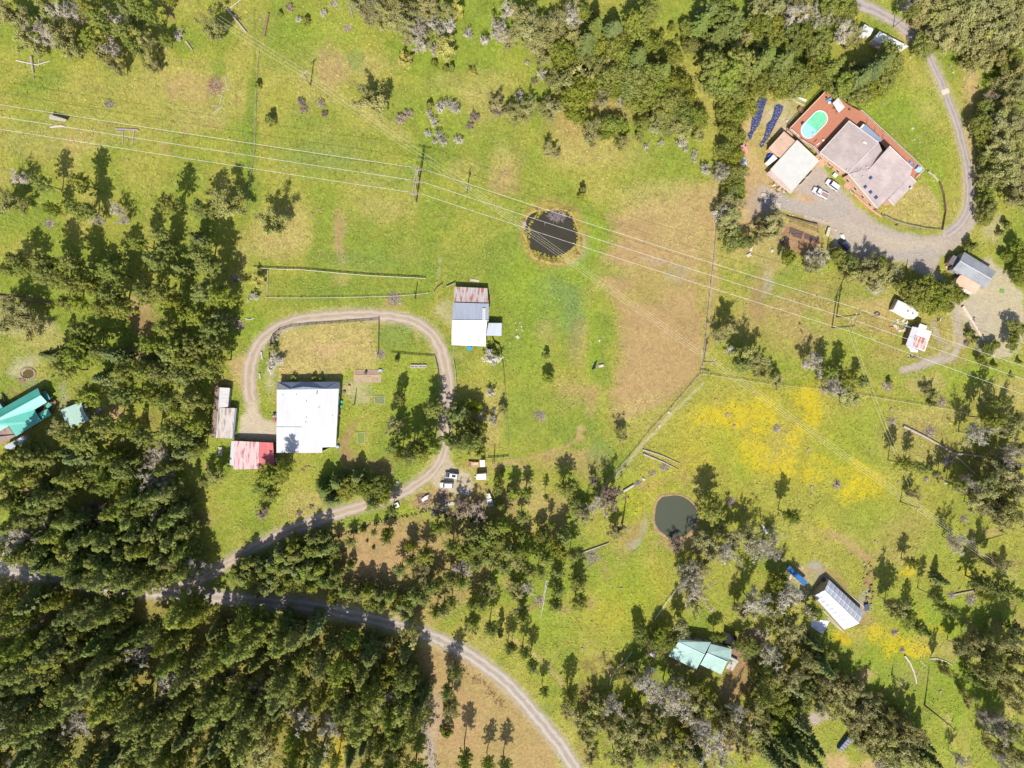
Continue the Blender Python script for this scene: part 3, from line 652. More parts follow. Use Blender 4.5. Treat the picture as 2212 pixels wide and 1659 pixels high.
# ------------------------------------------------------------------ trees: prototype crowns and trunks
def mk_mesh(name, V, F4, mats, mi=None, smooth=False):
    V = np.asarray(V, np.float32); F4 = np.asarray(F4, np.int32)
    me = bpy.data.meshes.new(name)
    me.vertices.add(len(V)); me.vertices.foreach_set('co', V.ravel())
    me.loops.add(F4.size); me.loops.foreach_set('vertex_index', F4.ravel())
    me.polygons.add(len(F4)); me.polygons.foreach_set('loop_start', np.arange(0, F4.size, 4, dtype=np.int32))
    if mi is not None: me.polygons.foreach_set('material_index', np.asarray(mi, np.int32))
    for m in mats: me.materials.append(m)
    me.update(calc_edges=True)
    return me
def leaves(pos, nor, size, rng, aspect=1.0, along=None):
    """one bent-free leaf-clump card per position, facing nor"""
    n = len(pos); pos = np.asarray(pos); nor = np.asarray(nor)
    nor = nor/np.linalg.norm(nor, axis=1, keepdims=True)
    a = rng.normal(size=(n, 3)) if along is None else np.asarray(along)
    t = a-(a*nor).sum(1, keepdims=True)*nor; t /= np.linalg.norm(t, axis=1, keepdims=True)+1e-9
    bt = np.cross(nor, t); s = (np.asarray(size)*np.ones(n))[:, None]*.5
    j = lambda: 1+rng.uniform(-.35, .35, (n, 1))
    q = np.stack((pos-t*s*aspect*j()-bt*s*.55*j(), pos+t*s*aspect*j()-bt*s*j(), pos+t*s*aspect*j()+bt*s*.6*j(), pos-t*s*aspect*j()+bt*s*j()), 1)
    return q.reshape(-1, 3)
def sticks(segs, rng, n=3):
    """segs: (a, b, ra, rb) -> tapered three-sided limbs"""
    V = []; F = []; k = 0
    for a, b, ra, rb in segs:
        a = np.array(a); b = np.array(b); d = b-a; L = np.linalg.norm(d)+1e-9; d = d/L
        up = np.array((0,0,1.)) if abs(d[2]) < .9 else np.array((0,1.,0))
        x = np.cross(d, up); x /= np.linalg.norm(x); y = np.cross(x, d)
        for p, r in ((a, ra), (b, rb)):
            for i in range(n):
                t = 6.28318*i/n; V.append(p+(x*math.cos(t)+y*math.sin(t))*r)
        for i in range(n):
            j = (i+1) % n; F.append((k+i, k+j, k+n+j, k+n+i))
        k += 2*n
    return np.array(V), np.array(F)
def rot(a): return np.array((math.cos(a), math.sin(a), 0))
def trunk_segs(H, r0, rng, lean=.03, top=1.0):
    p = np.zeros(3); out = []; n = 6; dirx = rng.normal(size=2)*lean
    for i in range(n):
        q = p+np.array((dirx[0]*H/n, dirx[1]*H/n, H*top/n)); dirx += rng.normal(size=2)*lean*.4
        out.append((p, q, r0*(1-i/n*.88), r0*(1-(i+1)/n*.88))); p = q
    return out
def at_h(segs, z):
    for a, b, _, _ in segs:
        if z <= b[2]: 
            f = (z-a[2])/(b[2]-a[2]+1e-9); return a+(b-a)*f
    return segs[-1][1]
BARK = plain('pine_bark', (.17,.115,.075), .95, .4, 1.2)
GREYBARK = plain('lichen_bark', (.30,.265,.215), .95, .35, 1.5)
M_P = foliage('pine_needles', (.225,.262,.050), (.305,.338,.066), (.40,.405,.090), .45, var=.16)
M_F = foliage('fir_needles', (.155,.200,.052), (.220,.262,.064), (.31,.335,.088), .35, var=.16)
M_H = foliage('hemlock_needles', (.155,.195,.038), (.235,.270,.048), (.345,.355,.064), .40, var=.26)
M_D = foliage('broad_leaves', (.205,.240,.042), (.285,.308,.055), (.37,.37,.080), .42, var=.16)
M_O = foliage('oak_buds', (.295,.290,.092), (.385,.365,.130), (.48,.44,.19), .36, var=.15)
M_T = foliage('grey_twigs', (.36,.32,.235), (.47,.42,.32), (.58,.53,.42), .1, var=.15)
M_DK = foliage('dark_twigs', (.20,.15,.105), (.29,.225,.165), (.40,.32,.24), .05)
M_W = foliage('white_petals', (.45,.42,.33), (.66,.62,.52), (.8,.78,.7), .25, var=.1)
M_Y = foliage('catkin_leaves', (.42,.38,.09), (.54,.48,.14), (.64,.58,.22), .3, var=.12)
M_N = foliage('bright_leaves', (.24,.30,.03), (.36,.42,.04), (.50,.52,.06), .4, var=.12)
M_SN = foliage('silver_twigs', (.40,.36,.29), (.50,.46,.38), (.62,.57,.49), .05, var=.12)

def proto(kind, seed):
    rng = np.random.default_rng(seed*77+ord(kind)); U = rng.uniform
    if kind in 'PH':
        H, R = (16.0, 2.9) if kind == 'P' else (19.0, 2.9); tr = trunk_segs(H, .24, rng, .02); pos = []; nor = []; sz = []; limbs = list(tr)
        nb = 58 if kind == 'P' else 74; top0 = U(.34, .48) if kind == 'P' else U(.14, .26)
        for i in range(nb):
            t = (i+.5)/nb; z = H*(top0+(1-top0-.01)*t)
            L = R*((math.sin(math.pi*(.30+.70*t))**.72+.06) if kind == 'P' else (1-t)**.7+.05)*U(.5, 1.2); az = i*2.39996+U(-.4, .4); c0 = at_h(tr, z); el = U(-.05, .3)+t*.25
            end = c0+rot(az)*L+np.array((0,0,L*el)); limbs.append((c0, end, .07*(1-t)+.02, .012))
            nc = max(1, int(L/.62))
            for k in range(nc):
                f = 1-(k+U(0, .4))/nc*.78; c = c0+(end-c0)*f+rng.normal(size=3)*.16; r = U(.3, .72)*(1-.2*t)
                n = 22; d = rng.normal(size=(n, 3)); d[:, 2] = np.abs(d[:, 2])*.8-.1; d /= np.linalg.norm(d, axis=1, keepdims=True)
                pos.append(c+d*r*U(.5, 1.0, (n, 1))); nor.append(d+rng.normal(size=(n, 3))*.22+rot(az)*.3+np.array((0,0,.25))); sz.append(U(.15, .32, n))
        for k in range(4):
            d = rng.normal(size=(14, 3)); pos.append(tr[-1][1]+np.array((0,0,-.3*k))+d*.22); nor.append(d); sz.append(U(.2, .4, 14))
        V = leaves(np.concatenate(pos), np.concatenate(nor), np.concatenate(sz), rng, 1.25)
        return H, R, [(V, M_P if kind == 'P' else M_H)], limbs, BARK
    if kind == 'F':
        H, R = 17.0, 2.7; tr = trunk_segs(H, .26, rng, .008); pos = []; nor = []; sz = []; al = []; limbs = list(tr); nb = 120
        for i in range(nb):
            t = (i+.5)/nb; z = H*(.08+.90*t); L = R*(1-t)**.8*U(.7, 1.1)+.25; az = i*2.39996+U(-.5, .5); c0 = at_h(tr, z); dr = U(-.28, .02)+t*.35
            end = c0+rot(az)*L+np.array((0,0,L*dr)); limbs.append((c0, end, .05*(1-t)+.015, .01))
            n = int(10+L*15); f = U(.12, 1.02, (n, 1)); side = np.cross(rot(az), (0,0,1.))
            off = U(-1, 1, (n, 1))*(1.08-f)*L*.34
            pos.append(c0+(end-c0)*f+side*off+rng.normal(size=(n, 3))*.07)
            nn = np.array((0,0,1.))+rng.normal(size=(n, 3))*.35+rot(az)*.45; nor.append(nn)
            al.append(rot(az)+side*np.sign(off)*.7+rng.normal(size=(n, 3))*.15); sz.append(U(.16, .32, n))
        V = leaves(np.concatenate(pos), np.concatenate(nor), np.concatenate(sz), rng, 1.7, np.concatenate(al))
        return H, R, [(V, M_F)], limbs, BARK
    if kind in 'DS':
        H, R = (9.0, 3.0) if kind == 'D' else (4.0, 1.35); tr = trunk_segs(H*.8, .2 if kind == 'D' else .09, rng, .04); pos = []; nor = []; sz = []; limbs = list(tr)
        nc = 74 if kind == 'D' else 44; lob = [(U(0, 6.28), U(.65, 1.15)) for _ in range(5)]
        for i in range(nc):
            d = rng.normal(size=3); d /= np.linalg.norm(d); 
            if d[2] < -.45: d[2] *= -.6
            az = math.atan2(d[1], d[0]); k = 1
            for a, s in lob: k += .13*s*math.cos(2*(az-a))
            rr = R*k*U(.5, .92)
            if kind == 'D': c = np.array((0,0,H*.56))+d*np.array((rr, rr, H*.36*U(.6, 1)))
            else:
                z = U(.12, .97); rad = R*(1-z)**.6*U(.3, 1)*1.02; c = np.array((math.cos(az)*rad, math.sin(az)*rad, z*H)); d = d*.6+np.array((math.cos(az), math.sin(az), .3))
            r = (U(.4, 1.05) if kind == 'D' else U(.28, .45)); n = 62 if kind == 'D' else 36
            e = rng.normal(size=(n, 3))+d*.5; e /= np.linalg.norm(e, axis=1, keepdims=True)
            pos.append(c+e*r*U(.55, 1.05, (n, 1))); nor.append(e+rng.normal(size=(n, 3))*.3); sz.append(U(.15, .30, n)*(1 if kind == 'D' else .75))
            if i % 2 == 0: limbs.append((at_h(tr, min(c[2]*.6, H*.6)), c, .05 if kind == 'D' else .02, .012))
        V = leaves(np.concatenate(pos), np.concatenate(nor), np.concatenate(sz), rng, 1.2)
        return H, R, [(V, M_D)], limbs, (GREYBARK if kind == 'D' else BARK)
    # twiggy trees
    H, R = {'O': (10., 3.2), 'B': (11., 3.0), 'W': (5., 2.2), 'Y': (6., 2.6), 'N': (6., 2.4), 'G': (2.2, 1.3), 'K': (7., 3.), 'A': (2.0, 1.5)}[kind]
    tr = trunk_segs(H*(.45 if kind not in 'GA' else .12), .2 if H > 4 else .05, rng, .05); limbs = list(tr); tw = []; tips = []
    nl = {'O': 9, 'B': 10, 'W': 8, 'Y': 9, 'N': 8, 'G': 9, 'K': 9, 'A': 10}[kind]
    for i in range(nl):
        az = i*2.39996+U(-.3, .3); t = U(.35, 1); c0 = at_h(tr, tr[-1][1][2]*t); el = U(.5, 1.3) if H > 4 else U(.5, 1.2)
        if kind == 'B': el = U(.7, 1.35)
        L = min(R*U(.75, 1.05)/max(.35, math.cos(el)), (H-c0[2])/max(.3, math.sin(el))*U(.85, 1))
        d = rot(az)*math.cos(el)+np.array((0,0,math.sin(el)))
        mid = c0+d*L*.5+rng.normal(size=3)*R*.06; end = mid+(d+rng.normal(size=3)*.25)*L*.5
        r0 = .09 if H > 4 else .02; limbs += [(c0, mid, r0, r0*.6), (mid, end, r0*.6, r0*.2)]
        for j in range(9):
            f = U(.25, 1); b0 = (c0+(mid-c0)*f*2) if f < .5 else (mid+(end-mid)*(f*2-1))
            d2 = d*.6+rng.normal(size=3)*.75; d2[2] += .15; d2 /= np.linalg.norm(d2); L2 = R*U(.22, .5); b1 = b0+d2*L2
            tw.append((b0, b1, r0*(.5 if kind == 'B' else .34), r0*.2))
            for k in range({'B': 10, 'G': 6, 'K': 9, 'A': 7}.get(kind, 6)):
                g = U(.2, 1); e0 = b0+(b1-b0)*g; d3 = d2*.5+rng.normal(size=3)*.7; d3 /= np.linalg.norm(d3); e1 = e0+d3*R*U(.08, .24)
                tw.append((e0, e1, max(.012, r0*.22), max(.008, r0*.1))); tips.append((e0, e1))
    TV, TF = sticks(tw, rng)
    tips = np.array(tips); rep = {'O': 9, 'B': 2, 'W': 5, 'Y': 6, 'N': 7, 'G': 2, 'K': 4, 'A': 2}[kind]
    T0 = np.repeat(tips[:, 0], rep, 0); T1 = np.repeat(tips[:, 1], rep, 0); n = len(T0)
    spread = {'O': .2, 'B': .10, 'K': .1, 'G': .05, 'A': .08}.get(kind, .16)*(1 if H > 4 else .6)
    pos = T0+(T1-T0)*U(0, 1.15, (n, 1))+rng.normal(size=(n, 3))*spread
    ctr = np.array((0,0,H*.5)); nor = (pos-ctr)/np.array((R, R, H*.4))+rng.normal(size=(n, 3))*.55+np.array((0,0,.3))
    sz = U(.14, .28, n)*{'B': .42, 'K': .45, 'G': .30, 'W': .75, 'A': .4}.get(kind, 1.0); asp = {'B': 5.5, 'G': 4.5, 'K': 5, 'A': 5}.get(kind, 1.3)
    V = leaves(pos, nor, sz, rng, asp, (T1-T0) if kind in 'BGKA' else None)
    lm = {'O': M_O, 'B': M_T, 'W': M_W, 'Y': M_Y, 'N': M_N, 'G': M_SN, 'K': M_DK, 'A': M_DK}[kind]
    tm = {'O': GREYBARK, 'B': M_T, 'G': M_SN, 'K': M_DK, 'A': M_DK}.get(kind, GREYBARK)
    return H, R, [(V, lm), ((TV, TF), tm)], limbs, (GREYBARK if kind != 'G' else M_SN)
PROTO = {}
def getproto(kind, i):
    k = (kind, i)
    if k in PROTO: return PROTO[k]
    H, R, parts, limbs, bark = proto(kind, i)
    V = parts[0][0]; F = np.arange(len(V)).reshape(-1, 4); mi = np.zeros(len(F), int); mats = [parts[0][1]]
    if len(parts) > 1:
        TV, TF = parts[1][0]; F = np.concatenate((F, TF+len(V))); V = np.concatenate((V, TV)); mi = np.concatenate((mi, np.ones(len(TF), int))); mats.append(parts[1][1])
    # true measured extents so that placement by crown size holds
    crown = mk_mesh('crown', V, F, mats, mi)
    LV, LF = sticks(limbs, RNG, 4 if kind in 'GASW' else 5)
    trunk = mk_mesh('trunk', LV, LF, [bark])
    PROTO[k] = (H, R, crown, trunk); return PROTO[k]

NV = {'H': 6, 'P': 7, 'F': 4, 'D': 5, 'O': 6, 'B': 4, 'S': 4, 'W': 2, 'Y': 2, 'N': 1, 'G': 3, 'K': 2, 'A': 2}
NAMES = {'H': ('conifer_tree', 'conifer'), 'P': ('pine_tree', 'pine tree'), 'F': ('fir_tree', 'fir tree'), 'D': ('broadleaf_tree', 'tree'), 'O': ('oak_tree', 'oak tree'), 'B': ('bare_tree', 'bare tree'),
         'S': ('young_conifer', 'young conifer'), 'W': ('blossom_tree', 'blossom tree'), 'Y': ('catkin_tree', 'flowering tree'), 'N': ('leafy_shrub', 'shrub'), 'G': ('dead_shrub', 'dead shrub'),
         'K': ('bare_shrub', 'bare shrub'), 'A': ('dark_bramble', 'bramble')}
DEFR = {'H': 26, 'P': 20, 'F': 22, 'D': 24, 'O': 24, 'B': 22, 'S': 9, 'W': 14, 'Y': 16, 'N': 16, 'G': 11, 'K': 20, 'A': 10}
LM = [  # landmarks for the labels
 (1195,505,'the dark farm pond'), (1460,1115,'the round meadow pond'), (1018,690,'the white-roofed barn'), (662,900,'the big white-roofed farmhouse'), (483,880,'the long rusty shed'),
 (547,985,'the red-roofed workshop'), (50,885,'the turquoise-roofed house'), (1757,262,'the oval swimming pool'), (1900,370,'the house with the red deck'), (1715,360,'the white garage roof'),
 (2080,580,'the grey-roofed outbuilding'), (1953,665,'the white camper'), (1985,730,'the rust-patched white cottage'), (1512,1410,'the pale green-roofed house'), (1815,1300,'the white greenhouse'),
 (1910,85,'the long white mobile home'), (985,1040,'the two parked cars'), (1055,1080,'the white boat'), (1725,515,'the brown garden beds'), (903,390,'the three-wire pylon'), (1820,695,'the H-shaped pylon'),
 (730,1105,'the bend of the farm driveway'), (1100,1490,'the county road bend'), (780,1330,'the county road'), (200,1260,'the left stretch of county road'), (467,187,'the reddish slash pile'),
 (110,262,'the little lean-to shelter'), (710,760,'the dry lawn paddock'), (740,620,'the long fenced strip'), (1650,270,'the blue tarpaulin rows'), (2090,350,'the narrow north driveway'), (1700,980,'the buttercup meadow'),
 (2000,960,'the long fallen log'), (1260,1400,'the lower end of the green clearing'), (2000,1420,'the bent white trunk'), (1640,280,'the orange dirt garden'), (290,740,'the brown clearing'), (60,650,'the thick fallen trunk'),
 (450,1430,'the dark bottom-left forest'), (1900,1600,'the striped cold frame'), (1390,1330,'the white pipe fence'), (960,150,'the yellow-flowering tree'), (660,160,'the T-topped utility pole')]
ADJ = {'H': ('slim', 'mid-sized', 'broad', 'full green conifer'), 'P': ('small', 'mid-sized', 'tall', 'olive green pine'), 'F': ('small', 'mid-sized', 'tall', 'dark green fir'), 'D': ('small', 'rounded', 'large', 'dense green tree'),
       'O': ('small', 'rounded', 'large', 'olive tan oak in bud'), 'B': ('small', 'mid-sized', 'large', 'pale grey bare tree'), 'S': ('tiny', 'small', 'bushy', 'green young conifer'),
       'W': ('small', 'rounded', 'big', 'white blossoming tree'), 'Y': ('small', 'mid-sized', 'large', 'pale yellow flowering tree'), 'N': ('small', 'mid-sized', 'large', 'bright lime green shrub'),
       'G': ('tiny', 'spindly', 'bushy', 'silvery dead shrub'), 'K': ('small', 'mid-sized', 'large', 'dark brown bare tree'), 'A': ('small', 'low', 'wide', 'dark bramble bush')}
COUNT = {}; LABELS = {}
def where(x, y):
    d, lx, ly, nm = min((math.hypot(x-a, y-b), a, b, c) for a, b, c in LM)
    dx, dy = x-lx, y-ly
    a = math.degrees(math.atan2(-dy, dx)) % 360
    side = ['right of', 'above and right of', 'above', 'above and left of', 'left of', 'below and left of', 'below', 'below and right of'][int((a+22.5)//45) % 8]
    far = 'just ' if d < 55 else ('' if d < 110 else 'well ')
    return far+side+' '+nm
def rd(x, y, L):
    d = 1e9
    for (x1, y1), (x2, y2) in zip(L, L[1:]):
        t = max(0, min(1, ((x-x1)*(x2-x1)+(y-y1)*(y2-y1))/((x2-x1)**2+(y2-y1)**2))); d = min(d, math.hypot(x-x1-t*(x2-x1), y-y1-t*(y2-y1)))
    return d
ROAD_A = [(-60,1222),(0,1226),(90,1245)]; ROAD_B = [(375,1283),(480,1292),(560,1299),(650,1306),(750,1326),(850,1349),(920,1371),(990,1402),(1060,1447),(1120,1502),(1170,1560),(1215,1618),(1255,1682)]; ROAD_C = [(90,1245),(200,1262),(300,1276),(375,1283)]
DRV = [(400,1268),(450,1245),(510,1205),(570,1172),(640,1141),(720,1111),(760,1100)]
def blocked(x, y, R):
    if rd(x, y, ROAD_A) < R*.8+14 or rd(x, y, ROAD_B) < R*.75+14: return not (880 < x < 905 and y < 1390)
    south = y > 1245+(x-90)*.14
    if x < 375 and rd(x, y, ROAD_C) < (R*.9+22 if south else R*.15): return True
    if rd(x, y, DRV) < R*.75+9: return True
    return False
def tree(x, y, kind, R=None, h=None, label=None):
    """x, y: survey position of the crown's middle; R: crown radius in survey units"""
    R = R or DEFR[kind]
    if y > 1080 and x < 1260 and blocked(x, y, R): return
    if x > 1800 and y < 160 and rd(x, y, [(1880,68),(1950,104)]) < R*.8+12: return
    if 640 < x < 900 and y > 1000 and rd(x, y, [(380,1268),(430,1258)]) < 30: return
    if kind == 'P' and x < 470 and 400 < y < 1240: R *= .93
    rr = R*.15
    if h is None:
        h = {'H': min(23, rr*5.6), 'P': min(21, max(3, rr*6.6)), 'F': min(18, rr*6), 'D': min(11, rr*2.9), 'O': min(11.5, rr*3.1), 'B': min(13, rr*3.9), 'S': rr*2.7, 'W': rr*2.3, 'Y': rr*2.4, 'N': rr*2, 'G': rr*1.6, 'K': rr*2.2, 'A': rr*.7}[kind]
        h *= random.uniform(.9, 1.12)
    if x < 480 and y < 1240 and kind in 'PHF': h = min(h, 18)
    if 430 < x < 1330 and y > 1020 and y < 1290+max(0, x-560)*.13 and kind in 'PHFOD': h = min(h, 9.5 if x < 900 else 11)
    if kind == 'H' and 560 < x < 930 and rd(x, y, ROAD_B) < 75: h = min(h, 13)
    if kind in 'OB' and y > 1080 and x > 1300 and R > 17 and h < 14: h = h*1.3; R *= .93
    if kind in 'OB' and x > 2000 and y > 850 and h < 14: h = h*1.35
    i = COUNT.get(kind, 0); COUNT[kind] = i+1
    H0, R0, crown, trunk = getproto(kind, (i*5+int(x)) % NV[kind])
    zc = h*({'P': .70, 'H': .58, 'F': .5, 'S': .5}.get(kind, .58))
    p = P(x, y, zc)
    nm, cat = NAMES[kind]
    e = bpy.data.objects.new(nm, None); COL.objects.link(e); e.location = (p.x, p.y, 0); e.empty_display_size = .5
    s = rr/R0*(.85 if kind in 'GA' else 1.12); e.scale = (s, s, h/H0); e.rotation_euler = (random.uniform(-.03, .03), random.uniform(-.03, .03), random.uniform(0, 6.283))
    o = bpy.data.objects.new('crown', crown); COL.objects.link(o); o.parent = e
    o = bpy.data.objects.new('trunk', trunk); COL.objects.link(o); o.parent = e
    a = ADJ[kind]; k = R/DEFR[kind]; sz = a[0] if k < .72 else (a[1] if k < 1.12 else a[2])
    lab = label or f"{sz} {a[3]} {where(x, y)}".replace('well ', '')
    if len(lab.split()) > 14: lab = lab.replace('just ', '').replace('mid-sized ', '')
    settag(e, lab, cat, 'trees and shrubs: '+nm.replace('_', ' ')+'s')
    LABELS.setdefault(lab, []).append((e, x, y))
    return e
def trees(sheet, txt):
    for ne, ent in enumerate(txt.replace('\n', ' ').split(';')):
        f = ent.split()
        if sheet in 'EI' and f and f[0] == 'P' and ne % 6 == 5: continue
        if sheet == 'A' and f and float(f[2]) < 700 and ne % 5 == 3: continue
        if sheet == 'K' and f and float(f[2]) > 1330 and float(f[1]) > 1500 and ne % 3 == 1: continue
        if sheet == 'O' and f and float(f[2]) < 480 and float(f[1]) > 1400 and ne % 3 == 1: continue
        if len(f) < 3: continue
        k = f[0]; x, y = float(f[1]), float(f[2]); R = float(f[3]) if len(f) > 3 else None; h = float(f[4]) if len(f) > 4 else None
        if sheet == 'J' and 1150 < x < 2000 and 400 < y < 650 and R: R *= .87
        if sheet == 'A' and y < 620 and R and R > 13 and not h: R *= .88; h = {'P': 15, 'O': 12.5, 'B': 12.5}.get(k)
        if k == 'P' and ((sheet == 'I' and y > 560) or (sheet == 'J' and x < 760 and y > 1280) or sheet == 'Q') and not h: k = 'H'; R = (R or 20)*1.12
        q = Z(sheet, x, y); tree(q[0], q[1], k, R, h)
def scatter(polyg, mixk, gap, seed, n=4000, rs=(.85, 1.2), mask=None):
    r = random.Random(seed); pts = []
    xs = [p[0] for p in polyg]; ys = [p[1] for p in polyg]
    for _ in range(n):
        x, y = r.uniform(min(xs), max(xs)), r.uniform(min(ys), max(ys)); ins = False
        for i in range(len(polyg)):
            (x1, y1), (x2, y2) = polyg[i-1], polyg[i]
            if (y1 > y) != (y2 > y) and x < (x2-x1)*(y-y1)/(y2-y1)+x1: ins = not ins
        if not ins or (mask and mask(x, y)): continue
        g = gap*r.uniform(.8, 1.25)
        if all((x-a)**2+(y-b)**2 > g*g for a, b in pts): pts.append((x, y))
    for x, y in pts:
        k = r.choice(mixk); tree(x, y, k, DEFR[k]*r.uniform(*rs))
trees('A', """B 490 90 22;B 640 100 22;O 150 170 26;O 320 90 24;B 380 310 26;O 240 360 22;O 540 280 24;O 600 420 22;O 700 520 18;P 800 350 20;O 870 450 20;B 970 420 18;P 760 60 20;P 900 60 20;B 1010 190 15;
P 1180 80 18;P 1300 150 15;P 1060 300 18;P 1200 280 17;P 1150 400 15;O 1260 350 16;O 1250 480 16;O 1000 570 14;O 1180 520 12;P 1420 350 11 8;P 1450 -10 10 8;O 1850 250 22 12;G 1540 300 12;O 10 360 20;O 60 110 22;O 1340 570 12;F 1100 130 16;P 860 200 18;P 950 290 16;
P 368 1572 15 15;B 170 1540 16 9;P 690 1570 16;O 400 60 18;P 660 250 15""")
trees('B', """O 880 60 20;O 1000 130 22;O 1120 80 22;O 1240 60 22;B 1040 20 14;O 1180 200 20;O 1300 170 22;B 1380 240 16;O 1420 60 20;O 1500 30 18;G 1450 190 14;G 1560 210 20 7;G 1660 230 18 7;O 1620 110 16;Y 1730 90 16;O 1080 220 15;B 1420 380 15;O 1340 330 13;O 1460 300 13;
Y 1630 420 23 7;Y 1290 510 15 5;B 1540 440 11;S 1540 540 8;S 1640 590 8;S 1690 580 8;Y 1860 620 9 3;G 1980 350 11 6;B 2090 230 17;B 2190 90 17;B 2130 300 15;O 2180 330 16;G 580 110 9;G 370 165 8;S 430 175 8;S 205 115 6;O 1010 870 29 12;S 120 1030 11 5.5;S 15 730 8;G 1830 290 12;S 1500 910 8;
G 1590 920 14;G 1680 900 12;G 1720 935 13;G 1500 980 9;G 1540 1055 11;G 1490 1160 9;G 1585 1170 12;G 1620 1225 10;G 1545 1215 8;G 1750 1210 11;O 2090 900 16 5;A 2080 940 16;O 2190 960 13 5;S 2050 110 5;A 395 880 10;A 415 950 10;A 565 900 9;A 590 980 9;A 1250 1020 14;A 1310 990 12;A 1880 1010 13;A 1850 1080 9;A 285 60 9;O 1500 130 16;B 1240 130 13;O 1380 150 15""")
trees('C', """O 60 150 22;O 150 120 18;O 70 250 20;O 180 290 24;O 280 330 26;O 380 240 24;B 510 160 20;O 560 60 14;D 640 120 17;D 700 200 18;F 700 270 24;F 870 270 26 13;D 1080 260 28;P 1160 110 24 13;P 1050 190 20 13;F 640 400 26 14;D 450 470 26;O 280 520 14;Y 530 600 18 6;Y 850 590 20 7;D 980 500 28;F 1060 530 30 15;O 420 690 26;
D 570 830 34;G 640 880 12;O 700 640 20;O 720 730 14;D 860 680 26;D 1050 700 28;D 1200 650 26;F 1290 630 22 14;D 1150 780 24;D 1000 780 20;O 790 800 15;O 780 880 16;G 960 870 13;D 1060 920 18;D 1280 780 24;D 1400 720 24;D 1330 900 26;D 1420 860 22;D 1480 1000 22;D 1580 1010 20;D 1360 1010 20;O 1250 1050 20;B 1230 1110 11;D 1330 1120 16;
O 1480 1130 18;D 1130 1070 16;S 980 1110 11;D 860 1080 20;D 820 1160 14;O 690 1150 22;D 560 1010 18;O 350 930 18;O 280 930 15;O 130 940 17;G 60 830 12;O 30 1000 18;O 100 990 14;O 960 1230 13;G 1160 1265 7;O 1100 1180 10;G 1290 1240 8;G 1460 1230 14;O 1610 1180 12;G 1630 1190 9;G 1500 1290 7;G 1570 1350 7;G 1580 1310 6;G 1580 1390 6;G 1680 1460 15 3.5;
O 340 1310 17 6;S 610 1640 9 4;G 260 640 12;G 130 545 6;A 190 690 8;D 1550 390 17;S 1380 230 9;D 1510 250 16;S 1290 290 8;F 1700 140 26 16;F 1630 220 24 15;P 1830 110 30 18;P 1900 200 27;F 1760 340 28;D 1850 360 24;O 1960 340 20;D 2050 280 24;O 2130 100 26;D 2150 240 26;D 2150 390 22;P 1750 580 28 18;P 1870 620 27;P 1950 540 24;D 2000 680 20;F 2080 610 24;
F 2170 510 25;D 2130 720 24;D 1950 800 22;D 1800 760 26;D 1860 900 17;D 2020 890 22;D 1950 1000 20;D 1860 1020 18;D 1900 1150 22;D 1850 1280 18;D 1930 1350 18;B 1800 1480 14;B 1810 1540 11;D 1940 1490 18;D 1860 1620 16;D 1960 1610 16;D 1400 480 16;S 1430 330 6;D 1280 540 18;O 1380 1080 13;D 1620 1080 12;D 1090 620 20;D 700 520 18;D 900 400 20;D 1180 380 20;O 950 620 16;D 760 400 18;D 640 700 18;D 900 780 16;D 1280 700 18;D 1500 880 18;D 560 500 16;D 1500 780 15;O 220 400 20;O 480 300 20""")
trees('D', """O 60 60 26;O 200 80 24;B 200 130 22;B 330 140 20;O 300 60 24;D 480 60 24;D 600 60 24;B 440 150 18;O 560 150 18;D 700 70 18;D 60 230 24;D 180 290 24;D 60 360 24;D 300 300 22;D 240 400 18;D 450 260 20;B 650 290 22;O 730 330 18;D 440 400 22;D 470 470 20;F 100 540 26 16;D 60 640 26;D 200 640 28;D 330 680 26;D 450 640 22;F 560 600 18;
D 150 740 22;D 270 760 22;D 640 720 26;F 760 690 27 15;F 870 640 27 16;F 960 570 27 16;D 1050 510 27;F 1150 480 26 16;D 1250 450 24;D 1330 410 20;D 1420 385 14;D 800 820 22;D 890 770 20;D 1000 700 22;P 870 290 13;O 860 350 18;D 390 540 17;D 720 600 18;
O 1330 60 28;O 1450 120 30;O 1560 60 30;O 1680 90 32;O 1800 60 30;O 1930 80 32;O 2060 60 30;O 2180 90 30;O 1310 170 18;O 1500 230 28;O 1620 200 30;O 1760 210 32;O 1900 210 32;O 2050 200 32;O 2170 190 28;O 1450 310 18;O 1580 330 26;O 1700 340 28;O 1840 340 30;O 1980 330 28;O 1800 450 26;O 1920 450 22;O 2020 270 26;O 1880 530 18;P 1240 110 10 14;B 1200 50 15;
D 2100 500 18;D 2170 330 20;S 2000 610 16;O 2090 690 24;O 2170 620 24;O 2180 780 22;K 1900 850 16;D 1880 930 17;O 2060 880 18;D 1840 1090 22;O 1990 1060 24;O 2100 1000 26;O 2190 1090 24;O 2050 1190 26;O 2160 1230 26;D 1850 1180 16;O 1960 1270 20;O 2070 1330 26;D 1870 1290 13;D 1880 1360 15;O 2000 1440 26;O 2130 1440 28;O 1950 1550 22;D 1900 1630 16;O 2180 1560 26;O 1560 130 24;O 1750 130 24;O 2000 130 26;O 1880 280 26;O 2120 280 24""")
